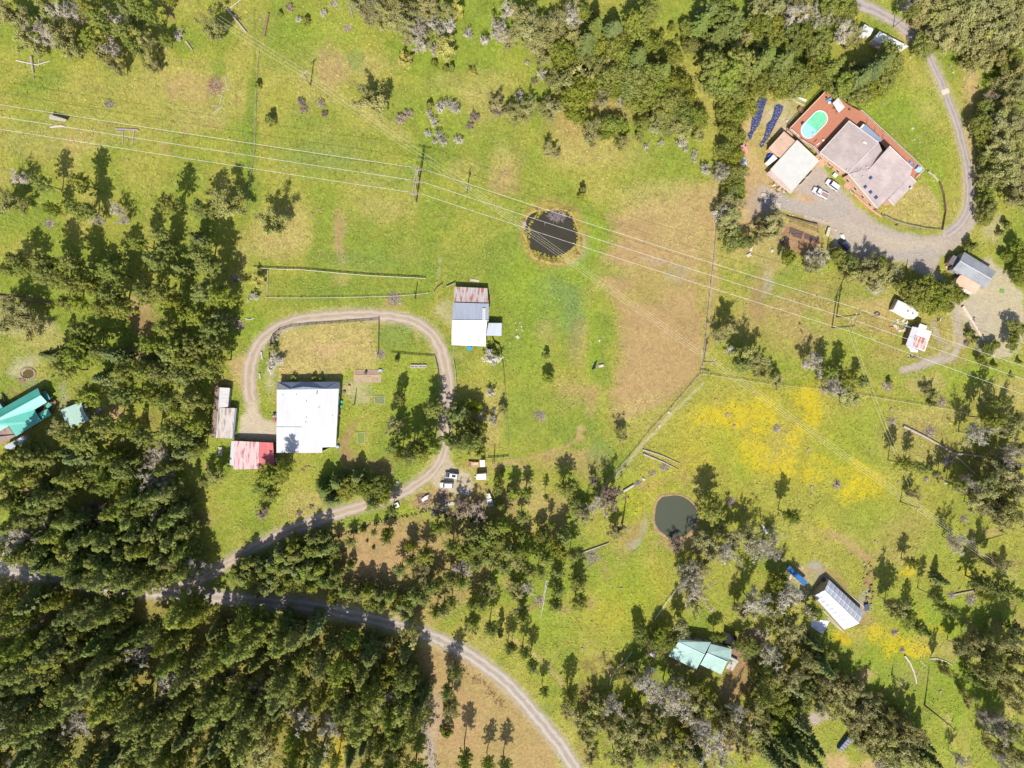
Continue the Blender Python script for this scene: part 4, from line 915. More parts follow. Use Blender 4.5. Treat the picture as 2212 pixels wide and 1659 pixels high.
trees('E', """O 60 90 24;P 430 150 13;P 660 130 18;P 760 160 14;B 1010 150 13 8;B 1060 230 11 8;B 840 230 12 8;P 1440 90 19;P 1740 160 18;O 1990 110 28 14;P 1370 380 17;F 1700 390 14;P 1180 440 16;P 1420 500 15;P 1720 540 24;P 1820 640 21;P 1350 580 19;P 1080 620 23;P 950 690 24;P 620 620 20;P 370 600 19;P 400 740 22;P 600 790 21;P 700 880 20;P 130 580 15;P 60 660 14;
P 200 640 14;P 1400 870 24;P 1240 880 22;P 1100 780 21;P 1780 860 27;P 1880 910 22;P 940 900 23;P 880 1000 20;P 1020 1000 21;P 950 1090 22;P 560 960 15;P 680 960 15;O 200 1030 24;O 90 970 20;O 250 1180 22;P 500 1130 22;P 700 1180 20;P 700 1300 19;F 470 1400 17;P 650 1420 27;P 560 1540 23;P 830 1540 23;F 900 1600 21;F 1000 1420 21;P 1080 1560 22;P 1300 1320 20;P 1440 1180 21;
P 1560 1180 23;P 1700 1080 23;P 1850 1180 22;P 1520 1340 23;P 1680 1330 23;P 1830 1330 21;F 1290 1450 16;P 1450 1420 22;P 1600 1460 23;P 1780 1500 23;P 1400 1580 22;P 1600 1600 22;F 1900 1090 17;P 1250 1560 20;P 1880 1450 17;W 2190 910 9 3;P 850 1380 19;O 40 1150 18;P 330 1100 16;P 1000 560 13;P 1500 960 16;P 770 800 18;F 1560 660 15""")
trees('F', """O 130 250 24 17;Y 20 760 12 4;G 165 1260 9;W 165 1480 15 4;O 150 1350 10 3;W 2040 1430 15 4;S 2050 1370 7;S 500 1600 6;N 320 1610 6;S 560 1610 6;S 1220 1450 6;A 330 1625 5""")
trees('G', """S 600 30 9 3.2;S 295 1410 8 3.6;D 315 1600 11 5.5;O 1880 100 20;W 1790 180 14 6;O 1900 240 20;O 1850 330 17;D 1900 420 20;D 2000 430 17;O 2180 300 17;O 2150 400 13;D 1950 30 15;O 1890 1150 19 12;O 1800 1260 15;W 1890 1370 10 4;O 2000 1400 20 12;O 2100 1450 20 12;O 2150 1560 17;P 1990 1490 15 12""")
trees('H', """O 60 250 23;O 40 350 18;D 180 570 14 9;B 400 560 22 8;O 380 640 16;O 480 600 12;D 620 560 16;D 700 610 18;O 720 680 22;O 850 660 22;O 930 720 22;D 960 620 17;O 1060 720 18;O 1080 780 16;B 940 840 17;O 820 760 16;P 1130 790 10;D 1240 850 20;D 1350 840 22;D 1450 870 23;D 1300 930 20;D 1420 960 21;D 1530 920 20;D 1610 880 17;D 1560 1000 11;F 1520 810 13 9;F 1690 900 11 6;
D 1880 60 15;D 1900 150 18;D 1880 240 14;S 2060 280 10;O 2150 60 22;D 2160 480 17;D 2190 600 18;D 2150 700 16;D 2060 560 11;D 2180 770 12;S 1750 470 13;S 2010 350 8;S 1750 1210 10;S 1790 1270 8;D 1900 1360 14 5;D 1960 1320 10 4;D 1850 1470 12 4;D 2150 1180 17;D 2110 1290 15;S 1960 1500 7;S 2110 1590 5;S 2170 1470 6;A 1720 1310 8;O 60 1620 15;B 380 1480 20 11;P 540 1560 15 13;P 700 1600 17 14;B 560 1610 16;P 820 1630 12 9;O 640 1640 14;S 1050 1640 7;O 1000 660 14""")
trees('I', """P 760 90 21;P 1060 100 21;P 1330 90 21;P 1450 160 23;P 1640 150 23;P 1720 70 19;P 1560 250 19;O 480 360 15;P 720 470 26;P 600 430 21;P 880 360 21;P 960 440 18;P 1110 370 21;P 1230 440 21;P 1480 400 21;P 1580 470 21;P 1690 370 18;P 1740 430 15;F 680 640 21;F 620 590 16;P 250 650 28;P 120 600 24;P 80 720 21;P 300 770 21;P 200 800 22;P 960 640 21;P 1060 690 21;P 850 740 19;B 1340 620 24;
F 1600 560 22;P 1690 560 14;P 1430 700 19;B 1350 840 27;P 1050 760 16;P 600 820 21;P 720 800 21;P 860 900 18;P 950 830 20;P 400 990 23;P 310 1050 23;P 500 960 18;P 1000 1000 23;P 1150 1000 23;P 1330 980 24;P 1440 950 21;P 1260 1050 21;K 810 1100 22;P 620 1090 16;P 1000 1100 21;P 1120 1130 21;B 1300 1110 18;P 1180 1180 21;P 100 1030 21;P 50 1130 23;P 150 1180 23;P 280 1160 21;P 560 1200 25;
P 480 1280 21;B 410 1190 14;B 180 1320 27 16;P 650 1180 19;F 760 1140 15;F 400 1280 16;P 60 1440 21;P 180 1460 21;P 320 1430 21;P 560 1400 21;P 700 1350 23;P 820 1300 21;P 640 1470 21;P 940 1350 23;P 1060 1330 23;P 1200 1290 23;P 1350 1250 23;P 1450 1170 21;P 1300 1400 23;P 1450 1360 22;F 1420 1470 22;P 1180 1430 22;P 1050 1450 21;P 900 1480 23;P 760 1510 22;P 560 1540 22;P 400 1560 21;
P 480 1640 20;P 700 1620 20;P 850 1600 22;P 1000 1570 22;P 1150 1560 22;P 1300 1540 22;P 1450 1530 21;P 1560 1450 20;B 1680 1580 24;P 1570 1610 20;P 1860 1600 20;P 1750 1520 18;F 2050 1420 22;F 2180 1480 20;P 2150 1560 18;P 2050 1640 18;P 1590 1280 18;F 1560 1100 19;P 1850 800 18 9;P 1750 830 13 9;P 40 880 20;P 380 860 14;B 60 1340 18 13;P 140 920 18""")
trees('J', """P 100 800 23 14;P 200 780 19;P 60 900 19;P 120 950 16;P 240 720 14;F 600 920 22 14;F 650 1000 19;F 560 880 14;D 780 900 20;D 860 870 18;F 880 800 16;D 950 900 20;D 1060 890 20;D 1000 980 18;P 1010 1040 14;D 1090 960 18;F 700 850 21;D 1240 130 13 10;O 1190 330 17 12;P 1540 220 18 12;P 1740 260 22 10;N 1890 190 15;D 1790 200 15;P 1190 560 18 12;P 1240 620 16;P 1330 600 19;P 1430 560 21;
P 1530 530 20;P 1370 530 14;P 1720 500 18;P 1830 520 20;P 1900 480 15;N 1940 580 15 5;D 1900 370 20;P 1780 440 16;B 1930 300 12;W 2030 70 8 3.5;G 2050 230 6;O 2130 210 10;G 2050 310 13;P 1660 480 14;P 1480 460 16;D 2095 880 13 7;S 2120 1050 13 6;D 2210 970 12;S 2130 750 5;K 60 1110 13;A 475 1060 6;A 370 1120 7;K 1770 1060 20 6;K 1900 1090 20 6;K 1560 1090 14 5;P 1170 1080 11 10;D 1140 1280 12 8;P 1120 1350 10;
S 925 1265 7;P 1020 1290 6 6;S 960 1360 3;S 1015 1420 4;S 770 1450 4;P 690 1400 11 7;P 820 1370 11 7;D 700 1480 10 5;S 815 1560 9 6;P 460 1560 15;D 1330 1400 12 8;P 1460 1480 17 10;P 1340 1530 13;P 1250 1600 12;D 1640 1230 11 7;P 1700 1400 15;P 1800 1450 17;P 1900 1400 17;P 2050 1250 17;P 2120 1230 15;P 2000 1350 17;P 2090 1350 17;B 1780 1600 18;O 1450 1620 17;P 1900 1550 15;P 2040 1440 13;P 2180 1440 15;
P 2150 1590 15;P 2000 1500 15;P 1860 1300 15;P 100 1440 20;P 230 1470 20;P 340 1480 20;P 150 1580 20;P 280 1590 20;P 400 1620 20;P 480 1330 16;P 580 1330 13;P 560 1600 18;P 700 1640 15;P 30 1300 18;P 1560 1240 14 12;P 80 1640 18;D 230 800 12""")
trees('K', """P 35 940 13 9;P 135 940 12 9;P 90 1150 13 9;P 90 1330 13 7;P 30 1440 13;P 130 1450 12;O 60 1530 18;D 250 1300 14 9;P 340 1220 8;D 400 1420 19 11;P 440 1330 16 11;P 300 1500 15;P 530 1480 13;P 400 1610 13;P 470 900 18 16;P 300 975 6 8;D 540 1050 16 8;O 590 1140 16 8;B 640 1090 14;K 850 960 22 11;B 760 1040 20 9;O 780 1000 14;O 910 1260 15 8;P 1750 1100 27 15;O 945 450 14 7;
K 700 830 10 5;P 250 1620 13;K 1400 1350 13 3;K 1510 1350 12 3;O 1720 1450 22;B 1850 1480 24;O 1900 1330 22;O 1680 1350 20;B 2100 1400 24;B 2000 1560 25;B 1550 1620 20;O 1650 1560 18;B 2180 1560 22;O 2020 1300 18;P 150 1620 13;K 1420 1420 10 3""")
trees('L', """O 640 70 23 11;O 720 120 18;B 560 30 20;O 1400 70 16 5;S 1420 170 9;O 1960 340 19;B 1830 440 25;O 2080 400 26;O 2180 330 19;P 1190 690 14 14;P 1330 720 12 13;O 1450 780 11;P 200 1140 15 14;O 1260 950 13;O 2000 700 24;O 2120 760 24;B 2080 690 20;O 1900 880 26;O 1800 960 24;O 2040 1000 26;O 2160 940 24;O 1980 1100 24;O 2120 1150 24;B 1700 860 18;O 1850 1060 20;O 2180 560 19;B 2100 590 19;
B 1650 1370 20 11;O 1970 1540 18 12;B 60 1310 14;B 40 1450 18;P 2020 160 14 15;P 1960 300 16;P 1640 860 14;P 1260 1560 13 10""")
SOUTH = [(-60,1290),(150,1295),(330,1318),(480,1335),(620,1345),(740,1365),(860,1395),(905,1420),(930,1470),(900,1560),(905,1680),(-60,1680)]
def gapS(x, y):
    return any(((x-a)/c)**2+((y-b)/d)**2 < 1 for a, b, c, d in [(320,1490,14,50),(150,1620,16,60),(470,1400,10,20),(680,1590,26,34),(740,1600,20,34),(650,1640,30,30),(880,1620,20,40),(260,1370,8,24),(480,1340,8,20),(770,1440,12,60),(820,1560,14,50),(400,1540,14,14)])
scatter(SOUTH, 'HHHHFFHPOHHHBH', 40, 3, mask=gapS, rs=(.6, 1.3))
scatter([(-40,1195),(80,1185),(330,1240),(420,1215),(500,1230),(560,1250),(600,1275),(500,1280),(400,1262),(200,1250),(-40,1222)], 'HHFH', 32, 8)
scatter([(430,1215),(560,1190),(640,1165),(700,1190),(640,1250),(560,1250)], 'HHFF', 27, 19, rs=(.65, .9))
scatter([(600,1245),(690,1240),(780,1275),(880,1290),(890,1325),(760,1300),(600,1285)], 'HHHD', 24, 18, rs=(.5, .8))
trees('N', """O 1290 300 20 17;Y 1340 500 20 14;P 1380 180 16;P 1670 40 15;P 1690 230 13;P 1440 200 14;P 1560 320 13;P 1620 300 14;P 1870 250 11;P 1880 400 13 13;O 2000 150 17;P 2030 460 14;S 2110 490 9 8;O 1860 450 13;P 2190 640 11 11;P 2050 60 13;P 1500 90 14;O 1680 1150 20 17;P 1660 1010 13;P 1720 850 13 13;S 1650 1350 14;P 1800 1590 16;P 1300 900 20 20;P 1330 1050 17;P 1400 1450 16;P 2150 1660 14;P 2000 1650 13;P 1560 110 13;P 1780 80 14;P 1960 250 13""")
trees('O', """P 90 350 14 12;O 40 130 17;O 80 300 16;P 390 250 14 11;P 400 120 14;P 580 230 18 13;P 570 60 16;B 130 90 13;P 10 620 8 9;P 110 680 12 12;P 180 780 12 12;P 275 1000 10 9;P 510 1060 16 13;O 520 1160 16;O 600 1250 16;O 650 1400 18;O 680 1550 16;O 470 1200 9;B 880 1130 19;O 830 1290 21;O 900 1400 22;O 960 1480 18;O 1050 1350 20;O 1150 1380 18;D 1450 1350 18;O 1300 1500 21;O 1200 1560 20;O 1000 1600 21;O 1450 1550 21;F 1600 1550 20;
B 1160 900 24;B 1230 1020 21;O 1070 830 18;D 980 850 16;B 1460 1130 28 14;B 1380 1020 23;O 1550 1030 21;O 1400 920 20;D 1680 1000 18;O 1650 1100 19;B 1700 1400 28;B 1800 1550 25;B 1620 1300 21;O 1850 1300 23;O 1950 1400 23;O 2050 1500 21;O 2100 1350 21;D 1350 560 17 9;O 1450 430 18;O 1590 460 20 11;D 1230 600 17;D 1280 520 17;D 1310 620 12;D 1780 520 12 8;O 1550 250 18;O 1650 340 18;B 1600 150 25;B 1500 60 18;O 1870 100 24;
O 1980 300 20;B 2100 230 27;O 2150 350 18;D 2000 590 17;D 2060 650 16;D 2170 780 16;O 2190 680 13;D 2140 900 16;B 1950 1170 18;O 2120 1150 20;P 2180 1050 18;D 1100 500 17;O 760 1100 18;O 740 1250 18;O 1150 1200 18;O 1000 1230 18;O 1560 1200 18;D 1260 1270 18;O 1380 1420 18;O 1080 1480 16;O 1880 1180 16;D 1750 1140 16;O 2180 1260 18;O 900 1560 18;O 1560 1430 18""")
trees('Q', """B 180 180 30;D 100 300 23;D 380 320 19;O 200 420 23;O 80 380 21;B 30 670 20;D 100 60 21;D 470 640 20;F 470 770 20;O 330 760 19;O 230 900 21;D 330 1000 23;D 300 1080 21;O 450 960 21;O 600 950 23;O 730 920 18;O 700 1050 23;O 840 1060 20;O 620 1180 21;O 780 1170 23;O 890 1190 19;D 1050 1150 14;O 990 1260 21;O 1110 1290 22;O 880 1300 23;O 720 1280 21;O 1230 1350 23;O 1120 1400 23;O 980 1400 25;O 850 1420 21;F 1320 1430 18;O 1220 1500 25;
O 1090 1530 23;O 940 1520 23;F 1380 1570 18;O 1280 1600 20;D 100 1000 23;D 60 1120 23;D 160 1150 23;D 60 1280 23;F 250 1240 19;F 380 1430 19;F 130 1450 25;F 260 1500 20;F 60 1580 21;F 350 1560 18;F 200 1620 20;O 430 1120 20;D 560 850 16;O 130 860 18;O 800 1400 18;B 1000 1640 18;O 1090 250 18 16;P 1180 340 18 16;P 1310 440 18;P 1440 180 11 13;P 1550 290 14;F 1500 50 13 9;P 1900 80 20;P 1880 180 11;O 1700 640 18 15;O 1780 540 16;
O 1980 620 23;O 2100 560 21;O 2160 700 23;O 2050 820 23;O 1900 860 23;O 2160 900 22;O 2060 1010 20;B 2000 1300 25;O 2120 1380 21;B 1950 1250 18;O 1740 1070 15;O 2000 1480 18;O 2150 1530 20;B 2050 1600 20;B 1660 1590 14;P 2180 160 18;P 2190 500 15;O 430 800 17;D 30 900 20;O 520 1060 19;O 1180 1190 10;O 1550 820 10 11;O 2190 1120 20;P 1900 700 15;O 560 700 12;O 660 1100 18;O 970 1140 15;F 400 580 14;O 150 540 18;P 1990 760 15;P 1820 900 14""")
tx, ty, tc = TUFTS; tn = len(tx)
V = leaves(np.stack((tx, ty, RNG.uniform(.06, .12, tn)), 1), np.array((0,0,1.))+RNG.normal(size=(tn, 3))*.32, RNG.uniform(.2, .55, tn), RNG, 1.3)
me = mk_mesh('grass_clumps', V, np.arange(len(V)).reshape(-1, 4), [])
ca = me.color_attributes.new('Soil', 'FLOAT_COLOR', 'POINT'); ca.data.foreach_set('color', np.concatenate((np.repeat(tc, 4, 0), np.ones((4*tn, 1))), 1).astype(np.float32).ravel())
m, t, b = newmat('grass_blades'); t.links.new(N(t, 'ShaderNodeAttribute', attribute_name='Soil').outputs['Color'], b.inputs['Base Color']); b.inputs['Roughness'].default_value = .9
me.materials.append(m); o = link('grass_clumps', me); settag(o, 'short ragged grass clumps standing all over the open meadows', 'grass', None, 'stuff')
# ------------------------------------------------------------------ buildings
WHITE = metal_roof('white_sheet', (.50,.495,.515), .6, dirt=(.36,.35,.37), dirt_amt=.35)
WHITE2 = metal_roof('bright_white_sheet', (.66,.66,.65), .9, dirt=(.45,.43,.41), dirt_amt=.22, depth=.3)
PALEB = metal_roof('pale_blue_sheet', (.42,.45,.52), .45, dirt=(.28,.30,.34), dirt_amt=.3)
LIGHTG = metal_roof('weathered_zinc', (.52,.51,.52), .45, rust=(.45,.33,.27), rust_amt=.25, dirt=(.5,.44,.4), dirt_amt=.5)
RUSTW = metal_roof('rust_streaked_sheet', (.50,.45,.45), .45, rust=(.50,.17,.07), rust_amt=.72, dirt=(.45,.33,.3), dirt_amt=.5, stain_scale=.8)
RUSTR = metal_roof('red_rust_sheet', (.66,.50,.47), .3, rust=(.52,.20,.15), rust_amt=.95, dirt=(.5,.24,.2), dirt_amt=.8, stain_scale=.7)
BLUEG = metal_roof('blue_grey_sheet', (.22,.27,.36), .45, dirt=(.3,.32,.36), dirt_amt=.4)
REDR = metal_roof('red_sheet', (.50,.10,.11), .4, dirt=(.6,.3,.28), dirt_amt=.3)
REDW = metal_roof('bleached_red_sheet', (.60,.39,.38), .35, rust=(.40,.19,.18), rust_amt=.7, dirt=(.70,.56,.54), dirt_amt=.8, stain_scale=.5)
MOSSW = metal_roof('mossy_sheet', (.50,.45,.42), .3, rust=(.33,.24,.18), rust_amt=.65, dirt=(.30,.22,.17), dirt_amt=.7, stain_scale=.4)
BROWNR = metal_roof('brown_sheet', (.27,.19,.15), .3, rust=(.2,.12,.09), rust_amt=.5, dirt=(.4,.33,.28), dirt_amt=.6)
TEAL = metal_roof('turquoise_sheet', (.065,.36,.29), .9, dirt=(.12,.45,.37), dirt_amt=.3, rough=.4)
MINT = metal_roof('mint_sheet', (.33,.47,.40), .5, dirt=(.30,.50,.44), dirt_amt=.4)
MINTS = shingle('mint_shingle', (.31,.47,.42), (.36,.50,.45))
MAUVE = shingle('mauve_shingle', (.385,.312,.295), (.445,.368,.348))
GREYS = shingle('grey_shingle', (.24,.25,.27), (.30,.305,.32))
CREAMR = plain('cream_membrane', (.50,.49,.455), .6, .06, .5, bumpy=.05)
PEACHR = shingle('peach_roofing', (.58,.36,.25), (.62,.39,.28))
TANR = shingle('tan_roofing', (.52,.35,.25), (.56,.38,.28))
DKR = metal_roof('slate_sheet', (.13,.12,.14), .4, dirt=(.2,.18,.2), dirt_amt=.4)
DECK = planks('red_deck', (.42,.165,.095), (.46,.19,.11))
DECK2 = planks('brown_deck', (.22,.12,.07), (.27,.16,.10))
PEACHW = plain('peach_wall', (.52,.33,.22), .85, .1)
WHITEW = plain('white_wall', (.66,.64,.60), .8, .1)
GREYW = plain('grey_wall', (.30,.28,.26), .85, .15)
BROWNW = planks('brown_wall', (.17,.11,.075), (.22,.15,.10), .2)
REDW2 = planks('red_wall', (.28,.07,.06), (.33,.09,.075), .2)
TRIM = plain('white_trim', (.62,.60,.57), .6, .05, bumpy=0)
PTRIM = plain('peach_trim', (.66,.50,.40), .6, .08, bumpy=0)
GLASS = plain('window_glass', (.03,.04,.06), .12, .1, spec=.8, bumpy=0)
SKYG = plain('skylight_glass', (.05,.08,.20), .15, .15, spec=.8, bumpy=0)
METAL = plain('galvanised', (.45,.45,.47), .35, .15, metal=.6, bumpy=0)
DARKM = plain('dark_metal', (.06,.06,.065), .5, .2, bumpy=0)
WOOD = planks('grey_boards', (.30,.26,.22), (.38,.33,.28), .2)
WOODP = planks('pale_boards', (.50,.41,.32), (.58,.48,.38), .2)
WOODO = planks('orange_boards', (.50,.26,.09), (.58,.32,.12), .2)
POLEW = plain('pole_wood', (.20,.145,.10), .9, .25)
LOGW = plain('weathered_log', (.36,.30,.25), .95, .25)
LOGB = plain('brown_log', (.24,.15,.10), .95, .3)
SILV = plain('silver_wood', (.48,.43,.38), .9, .18)
ROCK = plain('pale_rock', (.48,.42,.37), .95, .2)
CONC = plain('concrete', (.45,.41,.36), .9, .14)

def pts(sheet, L, h=None):
    return [ZP(sheet, p[0], p[1], (p[2] if len(p) > 2 else h)) for p in L]
def walls(th, roofs, mat, inset=.35, name='wall', parent=None):
    """walls under an outline given as world points (roof height at each corner)"""
    c = Vector((0,0,0))
    for p in roofs: c += p
    c /= len(roofs); q = []
    for p in roofs:
        d = Vector((c.x-p.x, c.y-p.y, 0)); L = d.length
        q.append(Vector((p.x+d.x/L*inset, p.y+d.y/L*inset, p.z-.16)))
    if sum(q[i-1].x*q[i].y-q[i].x*q[i-1].y for i in range(len(q))) < 0: q = q[::-1]
    mb = MB()
    for i in range(len(q)):
        a, b2 = q[i-1], q[i]; L = (Vector((b2.x-a.x, b2.y-a.y, 0))).length
        mb.face([(a.x,a.y,0),(b2.x,b2.y,0),b2,a], uv=[(0,0),(L,0),(L,b2.z),(0,a.z)])
    o = th.part(name, mb, mat, parent)
    return q, o
def openings(th, q, nwin=None, door=0, sill=1.0, wh=1.1, ww=1.2):
    """windows along the walls, one door"""
    for i in range(len(q)):
        a, b2 = q[i-1], q[i]; d = Vector((b2.x-a.x, b2.y-a.y, 0)); L = d.length
        if L < 3.2: continue
        d /= L; nrm = Vector((d.y, -d.x, 0)); k = int(L//3.4); top = min(a.z, b2.z)
        if top < 2.2: continue
        for j in range(k):
            f = (j+.5)/k*L; c = Vector((a.x, a.y, 0))+d*f+nrm*.04
            if i == door and j == 0:
                mb = MB(); mb.bar(c+Vector((0,0,.05)), c+Vector((0,0,2.05)), .95, .08)
                mb = MB(); mb.box(c+Vector((0,0,1.03)), (.95,.08,2.0), math.atan2(d.y, d.x)); dr = th.part('door', mb, BROWNW)
                mb = MB(); mb.box(c+d*.36+nrm*.07+Vector((0,0,1.0)), (.12,.06,.05), math.atan2(d.y, d.x)); th.part('handle', mb, METAL, dr)
                continue
            mb = MB(); mb.box(c+Vector((0,0,sill+wh/2)), (ww,.07,wh), math.atan2(d.y, d.x)); w_ = th.part('window', mb, TRIM)
            mb = MB(); mb.box(c+nrm*.04+Vector((0,0,sill+wh/2)), (ww-.16,.05,wh-.16), math.atan2(d.y, d.x)); th.part('pane', mb, GLASS, w_)
def roof(th, sheet, L, mat, name='roof', th_=.14, h=None, label=None, parent=None):
    mb = MB(); mb.slab(pts(sheet, L, h), th_); return th.part(name, mb, mat, parent, label)
def edge(th, p, q, mat=None, w_=.16, name='fascia', dz=0.04, parent=None):
    mb = MB(); mb.bar(Vector(p)+Vector((0,0,dz)), Vector(q)+Vector((0,0,dz)), w_, w_); return th.part(name, mb, mat or TRIM, parent)
def vent(th, parent, p, hgt=.5, r=.09, mat=None, n=8):
    mb = MB(); p = Vector(p); mb.cyl(p-Vector((0,0,.1)), p+Vector((0,0,hgt)), r, r, n); mb.cyl(p+Vector((0,0,hgt)), p+Vector((0,0,hgt+.12)), r*1.7, r*1.3, n)
    return th.part('vent_pipe', mb, mat or METAL, parent)
def railing(pts_, z, mat, th=None, hgt=1.0, gap=1.8, parent=None, name='railing'):
    mb = MB()
    for a, b2 in zip(pts_, pts_[1:]):
        a = Vector((a[0], a[1], z)); b2 = Vector((b2[0], b2[1], z)); L = (b2-a).length; k = max(1, round(L/gap)); up = Vector((0,0,1))
        for j in range(k+1):
            p = a.lerp(b2, j/k); mb.bar(p, p+up*hgt, .1)
        mb.bar(a+up*(hgt+.03), b2+up*(hgt+.03), .16, .06); mb.bar(a+up*hgt*.5, b2+up*hgt*.5, .05, .05); mb.bar(a+up*.15, b2+up*.15, .05, .05)
        kk = max(2, int(L/.35))
        for j in range(kk): p = a.lerp(b2, (j+.5)/kk); mb.bar(p+up*.15, p+up*hgt, .035)
    return th.part(name, mb, mat, parent)

# --- north-east house with the deck
c0 = ZP('d', 1890, 370); T = Thing('house', 'big house with mauve shingled roofs and a red deck beside the pool', 'house', (c0.x, c0.y, 0))
A = pts('d', [(1834,261,4.3),(1771,329.4,4.3),(1831,374.4,4.9),(1897,307,5.0)])
q, wo = walls(T, A, PEACHW, .5); openings(T, q, door=1)
mb = MB(); mb.slab([A[1], A[2], A[3], A[0]]); ra = T.part('roof', mb, MAUVE)
Bp = pts('d', [(1897.6,306.6,5.0),(1831.6,374.2,4.9),(1879,362.8,5.3),(1907.6,330,4.9)]); q, _ = walls(T, Bp, PEACHW, .7)
mb = MB(); mb.slab([Bp[0], Bp[1], Bp[2], Bp[3]]); rb_ = T.part('roof', mb, MAUVE)
Cp = pts('d', [(1921.6,315.5,6.6),(1971,363.4,5.9),(1966.5,380,5.5),(1979,393.4,5.3),(1931,443.4,4.4),(1918.5,430.4,4.6),(1895.3,451,3.9),(1831.8,375.2,4.85),(1879,363.4,5.35)])
q, _ = walls(T, Cp, PEACHW, .6); openings(T, q, door=99)
mb = MB(); mb.slab([Cp[0], Cp[1], Cp[2], Cp[3], Cp[4], Cp[5], Cp[6], Cp[7], Cp[8]]); rc = T.part('roof', mb, MAUVE)
for a, b2, pr in ((A[3],A[2],ra),(A[0],A[1],ra),(A[1],A[2],ra),(A[0],A[3],ra),(Cp[0],Cp[1],rc),(Cp[6],Cp[7],rc),(Cp[4],Cp[5],rc),(Cp[2],Cp[3],rc)): edge(T, a, b2, TRIM, .17, parent=pr)
def roofz(x, y):  # height on the big right roof
    return 4.85+(x-1831.8)*.0085-(y-375.2)*.0142
for sx, sy in ((820,600),(705,795),(820,910),(940,1025)):
    a = Z('4', sx, sy); p = P(a[0], a[1], roofz(*a)+.12); mb = MB(); mb.box(p, (1.05,.75,.16), math.radians(40)); f = T.part('skylight', mb, TRIM, rc)
    mb = MB(); mb.box(p+Vector((0,0,.06)), (.92,.62,.12), math.radians(40)); 
    T.part('skylight_glass', mb, SKYG, f) if False else None
    mb2 = MB(); mb2.box(p+Vector((0,0,.1)), (.95,.65,.04), math.radians(40)); f.data.materials[0] = SKYG
for sx, sy in ((605,430),(725,375),(780,425),(735,460),(640,578),(300,430)):
    a = Z('4', sx, sy); vent(T, rc if sx > 400 else ra, P(a[0], a[1], roofz(*a)+.02), .35, .1, WHITEW)
p = ZP('2', 690, 1310, 4.95); mb = MB(); mb.box(p, (1.3,.5,.3), math.radians(-28)); T.part('roof_box', mb, TRIM, ra)
p = ZP('4', 1640, 820, 4.95); mb = MB(); mb.cyl(p, p+Vector((0,0,.9)), .04, .04, 6); mb.cyl(p+Vector((0,0,.9)), p+Vector((.1,-.3,1.05)), .1, .42, 12); T.part('satellite_dish', mb, WHITEW, rc)
# metal porch roof
mb = MB(); mb.slab(pts('2', [(715,920,4.3),(605,1022,4.5),(965,1310,4.5),(1075,1250,4.2)])); pr = T.part('porch_roof', mb, BLUEG)
mb = MB(); mb.slab(pts('2', [(655,905,4.25),(700,925,4.25),(615,1010,4.4),(580,995,4.4)])); T.part('porch_panel', mb, TRIM, pr)
for sx, sy in ((720,930),(1060,1250),(890,1090)): p = ZP('2', sx, sy, 2); mb = MB(); mb.bar((p.x,p.y,2), (p.x,p.y,4.2), .12); T.part('porch_post', mb, TRIM)
# deck
DK = 2.0
dpoly = [(1789,190.5),(1703.5,279),(1718,292),(1735,307),(1756,318.5),(1786,349),(1800,362),(1838,310),(1897,300),(1965,385),(1976.5,385),(1992.6,367.4),(1969,343),(1905,283),(1858,239.5),(1835,228),(1808,208)]
dp = [P(x, y, DK) for x, y in dpoly]
mb = MB(); mb.slab([dp[0], dp[1]] + dp[2:], .12); dk = T.part('deck', mb, DECK)
mb = MB()
for i in range(len(dp)):
    a, b2 = dp[i-1], dp[i]; k = max(1, int((b2-a).length/2.5))
    for j in range(k): p = a.lerp(b2, j/k); mb.bar((p.x,p.y,0), (p.x,p.y,DK-.15), .15)
for i in range(len(dp)):
    a, b2 = dp[i-1], dp[i]; mb.bar(a-Vector((0,0,.2)), b2-Vector((0,0,.2)), .06, .3)
T.part('deck_frame', mb, BROWNW, dk)
railing([dp[0], dp[1]], DK, PTRIM, T, parent=dk); railing([dp[1], dp[2]], DK, PTRIM, T, parent=dk); railing([dp[2], dp[3], dp[4], dp[5]], DK, PTRIM, T, parent=dk)
railing([dp[16], dp[0]], DK, PTRIM, T, parent=dk); railing([dp[10], dp[11], dp[12], dp[13], dp[14]], DK, PTRIM, T, parent=dk)
inn = [P(x, y, DK) for x, y in [(1707,281),(1721,293),(1736,310),(1755,322),(1783,352)]]
railing(inn, DK, PTRIM, T, parent=dk)
# steps strip along the front and entrance pads
mb = MB(); mb.prism([tuple(P(*p).xy) for p in [(1773,340),(1786,350),(1775,362),(1764,352)]], .03, .5); T.part('entrance_steps', mb, planks('step_boards', (.50,.30,.2), (.55,.34,.24), .3))
# --- pool
c0 = ZP('1', 1585, 915, 2.1)
T = Thing('swimming_pool', 'oval above-ground swimming pool with white rim and green water', 'swimming pool', (c0.x, c0.y, 0))
a = ZP('1', 1710, 790, 2.15); b2 = ZP('1', 1465, 1045, 2.15); d = (b2-a).normalized(); s = Vector((d.y, -d.x, 0)); r_ = 2.62
def capsule(r, k=16):
    out = []
    for i in range(k+1): t_ = math.pi*i/k; out.append(b2+d*math.sin(t_)*r+s*math.cos(t_)*r)
    for i in range(k+1): t_ = math.pi*i/k; out.append(a-d*math.sin(t_)*r-s*math.cos(t_)*r)
    return out
o_, i_ = capsule(r_+.05), capsule(r_-.28); mb = MB(); n = len(o_)
for i in range(n):
    j = (i+1) % n; zt = Vector((0,0,2.25-a.z)); 
    mb.face([o_[i]+zt, o_[j]+zt, i_[j]+zt, i_[i]+zt]); lo = Vector((0,0,-a.z+2.0)); mb.face([i_[i]+zt, i_[j]+zt, i_[j]+lo, i_[i]+lo]); mb.face([o_[i]+lo, o_[j]+lo, o_[j]+zt, o_[i]+zt])
T.part('rim', mb, TRIM)
